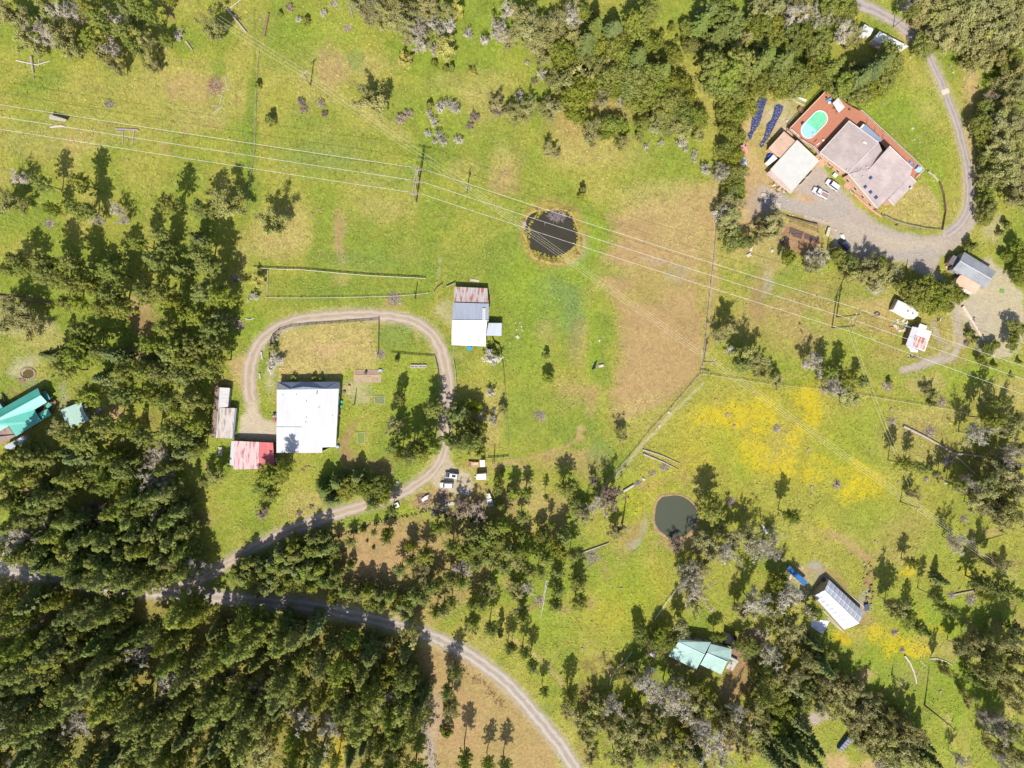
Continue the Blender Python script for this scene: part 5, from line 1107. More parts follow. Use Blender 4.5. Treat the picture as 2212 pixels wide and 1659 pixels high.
m, t, b = newmat('pool_water'); pos = N(t, 'ShaderNodeNewGeometry').outputs['Position']
sp = N(t, 'ShaderNodeSeparateXYZ'); t.links.new(pos, sp.inputs[0]); along = math_(t, 'ADD', math_(t, 'MULTIPLY', sp.outputs[0], d.x), math_(t, 'MULTIPLY', sp.outputs[1], d.y))
b0 = b2.x*d.x+b2.y*d.y
f = math_(t, 'ADD', math_(t, 'SUBTRACT', along, b0-2.0), mapr(t, noise(t, pos, .5, 3), .3, .7, -.5, .5))
col = mix(t, mapr(t, f, 0, .8, 0, 1), mix(t, mapr(t, noise(t, pos, .7, 4), .4, .65, 0, 1), (.12,.50,.30), (.22,.55,.30)), (.30,.60,.68))
t.links.new(col, b.inputs['Base Color']); b.inputs['Roughness'].default_value = .08; b.inputs['IOR'].default_value = 1.33
mb = MB(); mb.slab([p-Vector((0,0,.07)) for p in capsule(r_-.28)], .05); T.part('water', mb, m)
mb = MB(); e0 = ZP('1', 1560, 1150, 2.3)
for k in (-.35, .35): mb.tube([e0+s*k*1.2+d*.5+Vector((0,0,-.3)), e0+s*k*1.2+d*.4+Vector((0,0,.7)), e0+s*k*1.2-d*.3+Vector((0,0,.6)), e0+s*k*1.2-d*.5+Vector((0,0,-.5))], .05)
for k in range(3): mb.bar(e0+s*.42-d*.4+Vector((0,0,.3-.3*k)), e0-s*.42-d*.4+Vector((0,0,.3-.3*k)), .2, .06)
T.part('ladder', mb, TRIM)
mb = MB(); p = ZP('1', 1320, 905, 2.0); mb.box(p+Vector((0,0,.35)), (.5,.5,.7), .6); mb.cyl(p+Vector((.3,.3,0)), p+Vector((.3,.3,.6)), .2, .2, 10)
solo('pool_pump', 'dark pool pump on the red deck beside the pool', 'pump', mb, DARKM)
# deck furniture
def canopy():
    q = [P(*z, 4.4) for z in [Z('2', -215+215+0, 450), Z('2', 120, 335), Z('2', 260, 540), Z('2', 130, 660)]]
    th = Thing('gazebo', 'white fabric canopy over the table on the red deck', 'gazebo', ((q[0].x+q[2].x)/2, (q[0].y+q[2].y)/2, DK))
    top = (q[0]+q[1]+q[2]+q[3])/4+Vector((0,0,.5)); mb = MB()
    for i in range(4): mb.face([q[i-1], q[i], top]); 
    for i in range(4): mb.face([q[i-1], q[i], q[i]-Vector((0,0,.2)), q[i-1]-Vector((0,0,.2))])
    th.part('canopy', mb, TRIM)
    for i in range(4): mb = MB(); mb.bar((q[i].x,q[i].y,DK), q[i]-Vector((0,0,.05)), .08); th.part('post', mb, METAL)
canopy()
def table(name, label, x, y, z, r=.6, mat=None):
    th = Thing(name, label, 'table', P(x, y, z)); p = P(x, y, z); mb = MB(); mb.cyl(p+Vector((0,0,.7)), p+Vector((0,0,.75)), r, r, 14); th.part('table_top', mb, mat or WOODP)
    for k in range(4): a = k*1.571+.5; mb = MB(); mb.bar(p+Vector((math.cos(a)*r*.6, math.sin(a)*r*.6, 0)), p+Vector((math.cos(a)*r*.6, math.sin(a)*r*.6, .7)), .05); th.part('leg', mb, METAL)
table('round_table', 'pale round table beside the blue lounger on the deck', *Z('1', 1895, 465), DK, .5, TRIM)
BLUEF = plain('blue_fabric', (.10,.28,.55), .8, .1)
def lounger(x, y, z, ang, label, mat):
    th = Thing('sun_lounger', label, 'sun lounger', P(x, y, z)); p = P(x, y, z); c, s_ = math.cos(ang), math.sin(ang)
    def w2(u, v, h): return p+Vector((c*u-s_*v, s_*u+c*v, h))
    mb = MB(); mb.box(w2(-.25,0,.38), (1.3,.65,.08), ang); th.part('seat', mb, mat)
    mb = MB(); mb.box(w2(.68,0,.55), (.75,.65,.08), ang, -.5); th.part('backrest', mb, mat)
    for u in (-.75, .5):
        for v in (-.28, .28): mb = MB(); mb.bar(w2(u,v,0), w2(u,v,.36), .05); th.part('leg', mb, METAL)
lounger(*Z('1', 1885, 400), DK, math.radians(28), 'blue cushioned sun lounger on the deck near the white canopy', BLUEF)
lounger(*Z('4', 1690, 300), DK, math.radians(-45), 'small blue deck chair on the narrow walkway beside the shingled roof', BLUEF)
def chair(x, y, z, ang, label, mat=DARKM, group=None):
    th = Thing('deck_chair', label, 'chair', P(x, y, z), group); p = P(x, y, z); c, s_ = math.cos(ang), math.sin(ang)
    w2 = lambda u, v, h: p+Vector((c*u-s_*v, s_*u+c*v, h))
    mb = MB(); mb.box(w2(0,0,.44), (.5,.5,.05), ang); th.part('seat', mb, mat)
    mb = MB(); mb.box(w2(-.25,0,.72), (.05,.5,.5), ang); th.part('backrest', mb, mat)
    for u in (-.2, .2):
        for v in (-.2, .2): mb = MB(); mb.bar(w2(u,v,0), w2(u,v,.43), .04); th.part('leg', mb, mat)
chair(*Z('1', 1845, 350), DK, 1.0, 'dark chair above the blue lounger on the deck')
chair(*Z('1', 1975, 275), DK, 2.0, 'dark brown chair against the top deck railing')
chair(*Z('2', 345, 605), DK, 0, 'dark chair at the right foot of the white canopy')
chair(*Z('1', 2000, 575), DK, 2.2, 'dark chair below the white canopy', BROWNW); chair(*Z('1', 2080, 650), DK, 2.6, 'brown chair below the corner of the white canopy', BROWNW)
mb = MB(); p = ZP('4', 1835, 420, 2.0); mb.box(p+Vector((0,0,.5)), (2.0,1.6,.9), math.radians(-40), taper=.8); mb.box(p+Vector((.2,.3,1.0)), (1.0,.7,.25), .2)
solo('covered_hot_tub', 'light blue tarpaulin-covered tub in the right corner of the deck', 'hot tub', mb, plain('pale_blue_tarp', (.35,.52,.72), .5, .2))
mb = MB(); p = ZP('1', 1775, 1260, 2.0); mb.cyl(p, p+Vector((0,0,.35)), .3, .38, 10); mb.cyl(p+Vector((0,0,.35)), p+Vector((0,0,.5)), .4, .2, 10); solo('planter', 'round white planter on the deck between pool and roof', 'planter', mb, TRIM)
mb = MB(); p = ZP('1', 1600, 1390, 2.0); mb.bar(p+Vector((-.5,-.3,0)), p+Vector((-.5,-.3,2.2)), .07); mb.bar(p+Vector((-.5,-.3,2.1)), p+Vector((.5,.4,2.4)), .2,.1); solo('deck_shower', 'thin white post with an arm at the lower deck railing', 'post', mb, TRIM)
# --- garage complex
c0 = ZP('3', 950, 620); T = Thing('garage', 'garage with a blank white roof left of the parked white cars', 'garage', (c0.x, c0.y, 0))
G = pts('3', [(1000,80,3.4),(1470,520,3.4),(890,1170,3.3),(430,710,3.3)])
q, _ = walls(T, G, PEACHW, .45); openings(T, q, door=99)
mb = MB(); mb.slab(G, .18); rg = T.part('roof', mb, CREAMR)
for i in range(4): edge(T, G[i-1]-Vector((0,0,.12)), G[i]-Vector((0,0,.12)), PTRIM, .2, parent=rg, dz=0)
mb = MB(); mb.slab(pts('3', [(430,725,2.5),(330,800,2.1),(560,1010,2.1),(850,1240,2.1),(905,1190,2.5)]), .1); T.part('lean_to_roof', mb, shingle('dusty_roofing', (.42,.33,.30), (.47,.38,.34)))
gd = ZP('3', 1180, 880, 0); dd = (G[1]-G[2]).normalized(); ang = math.atan2(dd.y, dd.x)
for k in (-1.7, 1.7): mb = MB(); mb.box(P(*Z('3', 1165, 905), 0)+dd*k+Vector((0,0,1.15)), (2.8,.1,2.2), ang); T.part('garage_door', mb, TRIM)
c0 = ZP('1', 900, 1340); T = Thing('workshop', 'low flat workshop with tan roof behind the white garage', 'shed', (c0.x, c0.y, 0))
G = pts('1', [(940,1070,2.9),(1205,1290,2.9),(862,1640,2.9),(610,1430,2.9)]); walls(T, G, PEACHW, .3)
mb = MB(); mb.slab(G, .16); rg = T.part('roof', mb, TANR)
for i in (0, 3): edge(T, G[i-1]-Vector((0,0,.05)), G[i]-Vector((0,0,.05)), PTRIM, .12, parent=rg)
vent(T, rg, ZP('1', 870, 1262, 2.9), .25); vent(T, rg, ZP('1', 1045, 1420, 2.9), .25)
mb = MB(); mb.prism([tuple(ZP('1', *p).xy) for p in [(920,960),(1160,1180),(1130,1230),(880,1040)]], .04, .16); solo('paved_walk', 'tan paved walk between the tan roof and the deck corner', 'walkway', mb, TANR)
# small white trailer and blue tarp
def trailer(name, label, sheet, poly, h, cat='trailer', endmat=None, roofmat=None, wheels=2, zb=.45, details=True):
    c = [ZP(sheet, *p, h) for p in poly]; cc = sum(c, Vector((0,0,0)))/len(c)
    th = Thing(name, label, cat, (cc.x, cc.y, 0))
    if sum(c[i-1].x*c[i].y-c[i].x*c[i-1].y for i in range(len(c))) < 0: c = c[::-1]
    xy = [(p.x, p.y) for p in c]; mb = MB(); mb.prism(xy, zb, h-.12); body = th.part('body', mb, WHITEW)
    inn = [((p[0]-cc.x)*.94+cc.x, (p[1]-cc.y)*.94+cc.y) for p in xy]; mb = MB(); n = len(xy)
    for i in range(n):
        j = (i+1) % n; mb.face([(xy[i][0],xy[i][1],h-.12),(xy[j][0],xy[j][1],h-.12),(inn[j][0],inn[j][1],h),(inn[i][0],inn[i][1],h)])
    mb.face([(p[0],p[1],h) for p in inn]); rf = th.part('roof', mb, roofmat or WHITE2)
    e = max(range(n), key=lambda i: (c[i]-c[i-1]).length); d = (c[e]-c[e-1]).normalized(); s_ = Vector((d.y,-d.x,0)); wdt = min((c[i]-c[i-1]).length for i in range(n) if n == 4) if n == 4 else 2.4
    for k in range(wheels):
        for sd in (-1, 1):
            p = cc+d*(k-.5)*.9+s_*sd*(wdt/2-.1); mb = MB(); mb.cyl(Vector((p.x,p.y,.34))-s_*.1, Vector((p.x,p.y,.34))+s_*.1, .34, .34, 12); w3 = th.part('wheel', mb, DARKM)
            mb = MB(); mb.cyl(Vector((p.x,p.y,.34))+s_*sd*.1, Vector((p.x,p.y,.34))+s_*sd*.12, .18, .18, 10); th.part('rim', mb, METAL, w3)
    if details:
        for k in (-.28, .1): 
            mb = MB(); mb.box((cc.x+d.x*wdt*k*2, cc.y+d.y*wdt*k*2, h+.1), (.5,.5,.2), math.atan2(d.y, d.x)); th.part('roof_vent', mb, METAL, rf)
        for k in (-1.4, 0, 1.4):
            p = cc+d*k+s_*(wdt/2+.01); mb = MB(); mb.box((p.x,p.y,h*.6), (.8,.06,.5), math.atan2(d.y, d.x)); th.part('window', mb, GLASS, body)
    return th, cc, d, s_, wdt, body, rf
trailer('utility_trailer', 'small white box trailer between the garage and the tan workshop', '3', [(490,380),(580,470),(400,610),(335,550)], 2.2, details=False)
mb = MB(); mb.box(ZP('3', 410, 425, .6), (2.0,1.4,1.1), math.radians(40), taper=.8); solo('covered_stack', 'bright blue tarpaulin-covered stack beside the small box trailer', 'tarpaulin', mb, plain('bright_blue_tarp', (.01,.09,.45), .5, .2))
# junk along the lean-to
def heap(name, label, cat, sheet, cx, cy, rx, ry, n, mats, smax=.9, h=.5, seed=1, group=None):
    r = random.Random(seed); c = ZP(sheet, cx, cy); k = ZN[sheet][2]*.15
    th = MB()
    for _ in range(n):
        a = r.uniform(0, 6.28); q = r.random()**.5; x = c.x+math.cos(a)*rx*k*q; y = c.y+math.sin(a)*ry*k*q; s_ = r.uniform(.25, smax); z = r.uniform(.05, h)*(1.1-q)
        if r.random() < .5: th.box((x,y,z+.08), (s_,s_*r.uniform(.3,1),r.uniform(.1,.45)), r.uniform(0,3), r.uniform(-.3,.3), mi=r.randrange(len(mats)))
        else: th.bar((x,y,z), (x+r.uniform(-1,1)*s_*1.3, y+r.uniform(-1,1)*s_*1.3, z+r.uniform(0,.3)), r.uniform(.06,.16), mi=r.randrange(len(mats)))
    return solo(name, label, cat, th, mats, group)
JUNK = [WOODP, TRIM, PEACHW, METAL, DARKM, BROWNW]
heap('scrap_heap', 'jumbled pale scrap heap against the lean-to below the white garage roof', 'scrap heap', '3', 600, 1080, 260, 110, 46, JUNK, 1.0, .7, 2)
heap('scrap_heap', 'dark scrap and tubs at the lower tip of the garage lean-to', 'scrap heap', '3', 720, 1180, 110, 60, 18, JUNK, .8, .5, 3)
heap('wood_scraps', 'narrow row of wood scraps left of the tan workshop', 'scrap heap', '1', 640, 1500, 60, 60, 12, [WOODP, PEACHW], .7, .3, 4)
def garden_box(label, sheet, x, y, L, W, ang, mat=None, frame=None, h=.35, group=None, name='raised_bed', cat='raised bed'):
    p = ZP(sheet, x, y); th = Thing(name, label, cat, p, group); c, s_ = math.cos(ang), math.sin(ang)
    mb = MB()
    for u, v, a_, b_ in ((0,W/2,L,.1),(0,-W/2,L,.1),(L/2,0,.1,W-.1),(-L/2,0,.1,W-.1)): mb.box(p+Vector((c*u-s_*v, s_*u+c*v, h/2)), (a_,b_,h), ang)
    th.part('frame', mb, frame or WOODP)
    mb = MB(); mb.box(p+Vector((0,0,(h-.08)/2)), (L-.12,W-.12,h-.08), ang); th.part('soil', mb, mat or plain('bed_soil', (.30,.24,.18), .95, .3))
    return th
SOILP = plain('pale_soil', (.42,.36,.29), .95, .15)
garden_box('pale raised bed nearest the garage on the grey gravel', '3', 300, 1280, 2.7, 1.3, math.radians(-15), SOILP, CONC)
garden_box('pale raised bed in the middle of the gravel trio', '3', 505, 1365, 2.6, 1.3, math.radians(-15), SOILP, CONC)
garden_box('squarish raised bed, lowest of the gravel trio', '3', 560, 1490, 2.4, 1.9, math.radians(-10), SOILP, CONC)
heap('covered_junk', 'blue and white junk in tree shade beside the gravel beds', 'scrap heap', '3', 300, 1420, 130, 60, 20, [TRIM, plain('shade_blue', (.10,.16,.35), .6), METAL], .9, .5, 9)
mb = MB(); p = ZP('3', 1800, 845); mb.box(p+Vector((0,0,.4)), (1.3,1.0,.8), math.radians(-40)); mb.box(p+Vector((0,0,.84)), (1.4,1.1,.08), math.radians(-40)); solo('utility_box', 'white utility box on the grass strip above the white cars', 'utility box', mb, TRIM)
mb = MB(); mb.prism([tuple(ZP('4', *p).xy) for p in [(270,700),(410,790),(350,870),(225,770)]], .04, .14); solo('entrance_patio', 'red brick patio pad at the house wall near the white cars', 'patio', mb, plain('red_brick', (.52,.26,.19), .9, .12, 3))
garden_box('framed grey-green raised bed at the house wall below the skylights', '4', 415, 890, 1.5, 1.0, math.radians(-42), plain('bed_moss', (.14,.16,.09), .95), PTRIM)
mb = MB()
wl = [ZP('4', *p) for p in [(450,950),(600,1090),(740,1220),(850,1310),(960,1380),(1040,1440)]]
for a, b2 in zip(wl, wl[1:]): mb.bar(a+Vector((0,0,.25)), b2+Vector((0,0,.25)), .5, .5)
solo('retaining_wall', 'low red block wall between the house and the grey gravel', 'retaining wall', mb, plain('red_block', (.50,.28,.20), .9, .2, 2))
heap('firewood', 'rusty brown firewood heap at the lower corner of the house', 'firewood', '4', 900, 1290, 90, 40, 22, [LOGB, BROWNW], .5, .4, 5)
heap('barrel_cluster', 'dark tubs at the left end of the curved yard fence', 'scrap heap', '4', 1055, 1395, 30, 34, 8, [DARKM, BROWNW], .5, .5, 6)
heap('fire_pit', 'small dark fire pit on the gravel edge of the yard fence', 'fire pit', '4', 1375, 1610, 34, 28, 9, [DARKM], .5, .3, 7)
mb = MB(); wl = [ZP('5', *p) for p in [(390,505),(600,582),(820,642),(1000,692),(1190,738)]]
for a, b2 in zip(wl, wl[1:]): mb.bar(a+Vector((0,0,.5)), b2+Vector((0,0,.5)), .25, 1.0)
solo('timber_wall', 'low dark timber wall between the gravel yard and the brown garden beds', 'retaining wall', mb, BROWNW)
# tarpaulins
TARP, tt, tb = newmat('crinkled_tarp')
pos = N(tt, 'ShaderNodeNewGeometry').outputs['Position']; vz = N(tt, 'ShaderNodeTexVoronoi'); vz.inputs['Scale'].default_value = 2.4; tt.links.new(pos, vz.inputs['Vector'])
tt.links.new(mix(tt, mapr(tt, noise(tt, pos, 1.8, 5, .85), .55, .66, 0, .75), (.04,.05,.14), (.38,.40,.52)), tb.inputs['Base Color']); tb.inputs['Roughness'].default_value = .28
bump(tt, tb, math_(tt, 'ADD', vz.outputs['Distance'], noise(tt, pos, 2.2, 4, .7)), 1.0, .25)
def sheet_thing(name, label, cat, polyp, mat, z=.05, bulge=.12, step=.45):
    xs = [p.x for p in polyp]; ys = [p.y for p in polyp]; mb = MB(); r = random.Random(4); nx_ = int((max(xs)-min(xs))/step)+1; ny_ = int((max(ys)-min(ys))/step)+1
    c = Vector((sum(xs)/len(xs), sum(ys)/len(ys), 0)); 
    # strips between the outline and its centre line give a rumpled skin
    n = len(polyp); rings = [[c.lerp(Vector((p.x,p.y,0)), f) for p in polyp] for f in (1, .8, .55)]
    tri = tessellate_polygon([[Vector((p.x,p.y,0)) for p in polyp]]); V = [Vector((p.x,p.y,z)) for p in polyp]
    T_ = [[V[i] for i in t_] for t_ in tri]
    for _ in range(3):
        nt_ = []
        for a, b2, c2 in T_:
            ab, bc, ca_ = (a+b2)/2, (b2+c2)/2, (c2+a)/2; nt_ += [[a,ab,ca_],[ab,b2,bc],[ca_,bc,c2],[ab,bc,ca_]]
        T_ = nt_
    def hh(p): 
        s_ = math.sin(p.x*3.1+p.y*1.7)*math.sin(p.y*2.9-p.x*1.3)+.6*math.sin(p.x*6.3)*math.sin(p.y*5.7)
        return Vector((p.x, p.y, z+bulge*(.5+.5*s_*.7)))
    for t_ in T_:
        q_ = [hh(p) for p in t_]
        if (q_[1]-q_[0]).cross(q_[2]-q_[0]).z < 0: q_ = q_[::-1]
        mb.face(q_)
    return solo(name, label, cat, mb, mat)
TP1 = [ZP('1', *p) for p in [(400,330),(470,315),(578,365),(530,480),(495,600),(455,760),(405,900),(330,1025),(275,1100),(243,1180),(222,1245),(180,1245),(138,1140),(200,1070),(228,900),(240,790),(285,680),(320,530),(358,400)]]
sheet_thing('ground_tarpaulin', 'left of two crinkled dark blue tarpaulins on the orange dirt', 'tarpaulin', TP1, TARP)
TP2 = [ZP('1', *p) for p in [(760,500),(820,480),(922,530),(890,650),(820,780),(760,900),(692,1040),(620,1180),(545,1280),(502,1330),(490,1400),(430,1420),(398,1370),(420,1310),(480,1240),(535,1060),(555,910),(655,820),(700,680),(730,540)]]
sheet_thing('ground_tarpaulin', 'right of two crinkled dark blue tarpaulins, nearer the deck', 'tarpaulin', TP2, TARP)
def boat(label, x0, y0, x1, y1, wd, name='boat', cat='boat', motor=True, mat=None):
    """x0,y0 bow; x1,y1 stern"""
    a, b2 = P(x0, y0), P(x1, y1); L = (b2-a).length; d = (b2-a)/L; s_ = Vector((d.y,-d.x,0)); th = Thing(name, label, cat, (a+b2)/2); n = 9; up = Vector((0,0,1))
    prof = [0.02,.36,.62,.80,.92,1,1,.97,.9]; rows = []; H = .9 if motor else .35; z0 = .4 if motor else .08
    for i in range(n):
        p = a+d*L*i/(n-1); w3 = wd/2*prof[i]
        rows.append([p+up*(z0+H*.1)+s_*0, p+s_*w3*.7+up*(z0+H*.35), p+s_*w3+up*(z0+H+.12*(1-i/n)), p+s_*w3*.8+up*(z0+H+.12*(1-i/n)), p+s_*w3*.7+up*(z0+H*.45), p-s_*w3*.7+up*(z0+H*.45), p-s_*w3*.8+up*(z0+H+.12*(1-i/n)), p-s_*w3+up*(z0+H+.12*(1-i/n)), p-s_*w3*.7+up*(z0+H*.35)])
    mb = MB()
    for r0, r1 in zip(rows, rows[1:]):
        for k in range(9): mb.face([r0[k], r1[k], r1[(k+1) % 9], r0[(k+1) % 9]])
    mb.face(rows[-1]); mb.face(rows[0][::-1]); th.part('hull', mb, mat or TRIM)
    mb = MB()
    if motor:
        mb.box(a+d*L*.25+up*(z0+H+.08), (L*.3, wd*.55, .05), math.atan2(d.y, d.x)); th.part('foredeck', mb, TRIM)
        mb = MB(); mb.box(a+d*L*.45+up*(z0+H+.2), (.12, wd*.75, .35), math.atan2(d.y, d.x), .4); th.part('windscreen', mb, GLASS)
        for f in (.55, .8): mb = MB(); mb.box(a+d*L*f+up*(z0+H*.7), (.45, wd*.7, .2), math.atan2(d.y, d.x)); th.part('seat', mb, plain('boat_seat', (.10,.13,.25), .7) if f > .7 else WHITEW)
        mb = MB(); mb.box(b2+d*.15+up*(z0+H*.9), (.35,.4,.6), math.atan2(d.y, d.x), taper=.8); mb.bar(b2+d*.15+up*(z0+H*.6), b2+d*.2+up*.3, .15); th.part('outboard_motor', mb, DARKM)
        tr = Thing('boat_trailer', 'galvanised trailer under the white motor boat', 'trailer', (a+b2)/2); mb = MB()
        mb.bar(a+d*.3+s_*.5+up*.38, b2+s_*.7+up*.38, .1); mb.bar(a+d*.3-s_*.5+up*.38, b2-s_*.7+up*.38, .1); mb.bar(a-d*.6+up*.38, a+d*1+up*.38, .1); tr.part('frame', mb, METAL)
        for sd in (-1, 1): c = a+d*L*.65+s_*sd*(wd/2)+up*.3; mb = MB(); mb.cyl(c-s_*.1, c+s_*.1, .3, .3, 12); tr.part('wheel', mb, DARKM)
    else:
        mb.box(a+d*L*.55+up*(z0+H*.75), (.4, wd*.5, .06), math.atan2(d.y, d.x)); th.part('seat', mb, WHITEW)
    return th
boat('white kayak lying on the dirt left of the red deck', *Z('1', 1225, 345), *Z('1', 1405, 425), .9, 'kayak', 'kayak', False)
mb = MB()
for a, b2 in (((1080,300),(1180,420)),((1180,420),(1330,480)),((1330,480),(1380,510))): mb.bar(ZP('1', *a, .15), ZP('1', *b2, .15), .3, .3)
solo('stone_edging', 'curved row of pale edging blocks below the kayak', 'edging', mb, ROCK)
mb = MB(); p = ZP('1', 1300, 600, .9); mb.box(p, (1.9,1.3,.1), math.radians(-42)); mb.box(p-Vector((0,0,.4)), (1.7,1.1,.8), math.radians(-42)); solo('stair_landing', 'dark square step platform on the left side of the red deck', 'steps', mb, DECK2)
mb = MB(); p = ZP('1', 1000, 840, .3); mb.cyl(p-Vector((0,0,.3)), p, .35, .3, 9); mb.cyl(p, p+Vector((0,0,.1)), .2, .35, 9); solo('stone_planter', 'pale stone planter on the dirt left of the deck', 'planter', mb, ROCK)
mb = MB(); mb.slab(pts('1', [(0,1370,1.6),(90,1350,1.6),(60,1500,1.3),(0,1480,1.3)]), .1); mb.box(ZP('1', 100, 1480, .5), (1.2,2.4,1.0), .2); solo('red_topped_hutch', 'small hutch with a red top at the tree edge left of the tarpaulins', 'hutch', mb, [plain('faded_red', (.60,.25,.24), .7)])
mb = MB(); mb.box(Z('C', 0,0) and ZP('C', 2000, 1390, .5), (1.6,3.2,.9), .25, taper=.8); solo('light_blue_cover', 'pale blue covered pile below the red-topped hutch', 'cover', mb, plain('pale_cover', (.45,.52,.62), .6, .2))
# white mobile home and trailer at the top right
c0 = ZP('8', 1150, 880); T = Thing('mobile_home', 'long white mobile home under the trees at the top right', 'mobile home', (c0.x, c0.y, 0))
G = pts('8', [(860,570,3.4),(1800,1060,3.4),(1370,1235,3.4),(640,835,3.4)]); q, _ = walls(T, G, WHITEW, .12); openings(T, q)
mid0, mid1 = (G[0]+G[3])/2+Vector((0,0,.25)), (G[1]+G[2])/2+Vector((0,0,.25))
mb = MB(); mb.slab([G[0], G[1], mid1, mid0], .1); mb.slab([G[2], G[3], mid0, mid1], .1); rf = T.part('roof', mb, WHITE2); vent(T, rf, ZP('8', 1650, 1040, 3.5), .3)
mb = MB(); mb.slab(pts('8', [(650,850,2.6),(1060,1080,2.6),(1000,1180,2.3),(560,960,2.3)]), .1); T.part('porch_roof', mb, TANR)
trailer('travel_trailer', 'short white travel trailer left of the long mobile home', '8', [(370,330),(665,495),(560,700),(230,650)], 3.0, 'camper')

# --- east outbuilding
c0 = ZP('6', 1600, 520); T = Thing('outbuilding', 'grey shingled outbuilding with a peach roofed lean-to and pallet fence', 'outbuilding', (c0.x, c0.y, 0))
G = pts('6', [(1465,210,3.4),(1985,530,3.4),(1820,800,3.4),(1280,495,3.4)]); e0 = ZP('6', 1395, 358, 4.6); e1 = ZP('6', 1905, 650, 4.6)
q, _ = walls(T, [G[0], G[1], e1, G[2], G[3], e0], GREYW, .35); openings(T, [q[i] for i in range(len(q))])
mb = MB(); mb.slab([e0, e1, G[1], G[0]], .12); mb.slab([e1, e0, G[3], G[2]], .12); rf = T.part('roof', mb, GREYS); edge(T, e0, e1, plain('ridge_cap', (.55,.55,.57), .7), .18, 'ridge', parent=rf)
mb = MB(); mb.slab(pts('6', [(1395,590,2.9),(1490,578,3.1),(1745,745,3.1),(1630,892,2.3),(1305,710,2.3)]), .12); T.part('lean_to_roof', mb, PEACHR)
w4 = [ZP('6', *p, 2.3) for p in [(1395,600),(1730,750),(1630,885),(1310,708)]]; walls(T, w4, WHITEW, .2, 'lean_to_wall')
mb = MB(); mb.slab(pts('6', [(1290,260,2.8),(1400,312,2.8),(1310,450,2.6),(1205,385,2.6)]), .12); T.part('annex_roof', mb, DKR)
walls(T, [ZP('6', *p, 2.6) for p in [(1290,265),(1395,315),(1308,440),(1212,382)]], BROWNW, .15, 'annex_wall')
mb = MB(); pf = [ZP('6', *p) for p in [(1300,722),(1450,820),(1600,895)]]
for a, b2 in zip(pf, pf[1:]):
    L = (b2-a).length; k = int(L/.22)
    for j in range(k): p = a.lerp(b2, j/k); mb.bar(p, p+Vector((0,0,1.3)), .16, .04)
    mb.bar(a+Vector((0,0,.4)), b2+Vector((0,0,.4)), .08); mb.bar(a+Vector((0,0,1.0)), b2+Vector((0,0,1.0)), .08)
solo('picket_fence', 'white picket fence along the peach lean-to roof', 'fence', mb, TRIM)
heap('scrap_heap', 'white and dark clutter along the peach roofed lean-to', 'scrap heap', '6', 1480, 850, 110, 34, 20, [TRIM, DARKM, METAL], .5, .5, 12)
heap('scrap_heap', 'reddish lumber clutter left of the grey annex roof', 'scrap heap', '6', 1210, 440, 60, 90, 26, [PEACHW, BROWNW, WOODP], .8, .5, 13)
mb = MB(); mb.box(ZP('6', 2075, 845, .08), (1.5,1.3,.1), math.radians(-10)); mb.box(ZP('6', 2075, 845, .14), (1.3,1.1,.04), math.radians(-10)); solo('green_mat', 'small green mat on the pale gravel lot', 'mat', mb, plain('green_mat_m', (.14,.27,.05), .9))
mb = MB(); wl = [ZP('6', *p) for p in [(1425,1095),(1480,1190),(1560,1310),(1640,1450),(1700,1550),(1760,1640)]]
for i, (a, b2) in enumerate(zip(wl, wl[1:])): mb.bar(a+Vector((0,0,.35)), b2+Vector((0,0,.35)), .9 if i < 2 else .6, .7)
solo('block_retaining_wall', 'long pale retaining wall along the gravel lot edge', 'retaining wall', mb, plain('pale_block', (.55,.45,.36), .9, .15, 1.5))
heap('lumber_pile', 'pale boards stacked across the retaining wall', 'lumber pile', '6', 1590, 1320, 60, 40, 12, [WOODP, WOOD], 1.6, .9, 14)
trailer('camper_trailer', 'white camper trailer with tan nose in the meadow above the cottage', '7', [(530,135),(985,345),(960,470),(870,545),(790,545),(425,345)], 2.9, 'camper')
mb = MB(); nose = pts('7', [(530,135,2.8),(425,345,2.8),(365,340,1.2),(460,100,1.2)]); mb.slab(nose, .3); 
solo('camper_awning', 'tan tarpaulin hung on the nose of the white camper', 'awning', mb, plain('tan_tarp', (.36,.30,.18), .8))
heap('gas_bottles', 'gas bottles at the hitch of the white camper', 'gas bottles', '7', 370, 350, 34, 40, 8, [TRIM, DARKM, PEACHW], .4, .5, 15)
c0 = ZP('7', 970, 950); T = Thing('cottage', 'small white-roofed cottage with a red rusty roof patch', 'cottage', (c0.x, c0.y, 0))
G = pts('7', [(835,710,2.9),(960,740,3.1),(1250,820,3.2),(1100,1255,3.2),(850,1165,3.1),(690,1112,2.7)]); q, _ = walls(T, [G[0], G[2], G[3], G[5]], BROWNW, .3); openings(T, q)
mb = MB(); mb.slab([G[0], G[1], G[4], G[5]], .12); T.part('roof', mb, WHITE); mb = MB(); mb.slab([G[1], G[2], G[3], G[4]], .12); rf = T.part('roof', mb, WHITE2)
mb = MB(); mb.slab(pts('7', [(900,905,3.27),(1170,985,3.27),(1085,1222,3.27),(850,1150,3.22)]), .05); T.part('rust_panel', mb, RUSTR, rf, 'red rusty corrugated panel')
mb = MB(); mb.slab(pts('7', [(995,645,3.4),(1150,700,3.4),(1120,800,3.4),(955,745,3.4)]), .12); T.part('upper_roof', mb, WHITE2); walls(T, pts('7', [(995,645,3.35),(1150,700,3.35),(1120,795,3.35),(960,742,3.35)]), BROWNW, .2, 'upper_wall')
mb = MB(); mb.slab(pts('7', [(700,1125,2.5),(800,1150,2.5),(960,1220,2.5),(950,1275,2.3),(790,1260,2.3),(770,1200,2.4)]), .1); T.part('porch_roof', mb, WHITE)
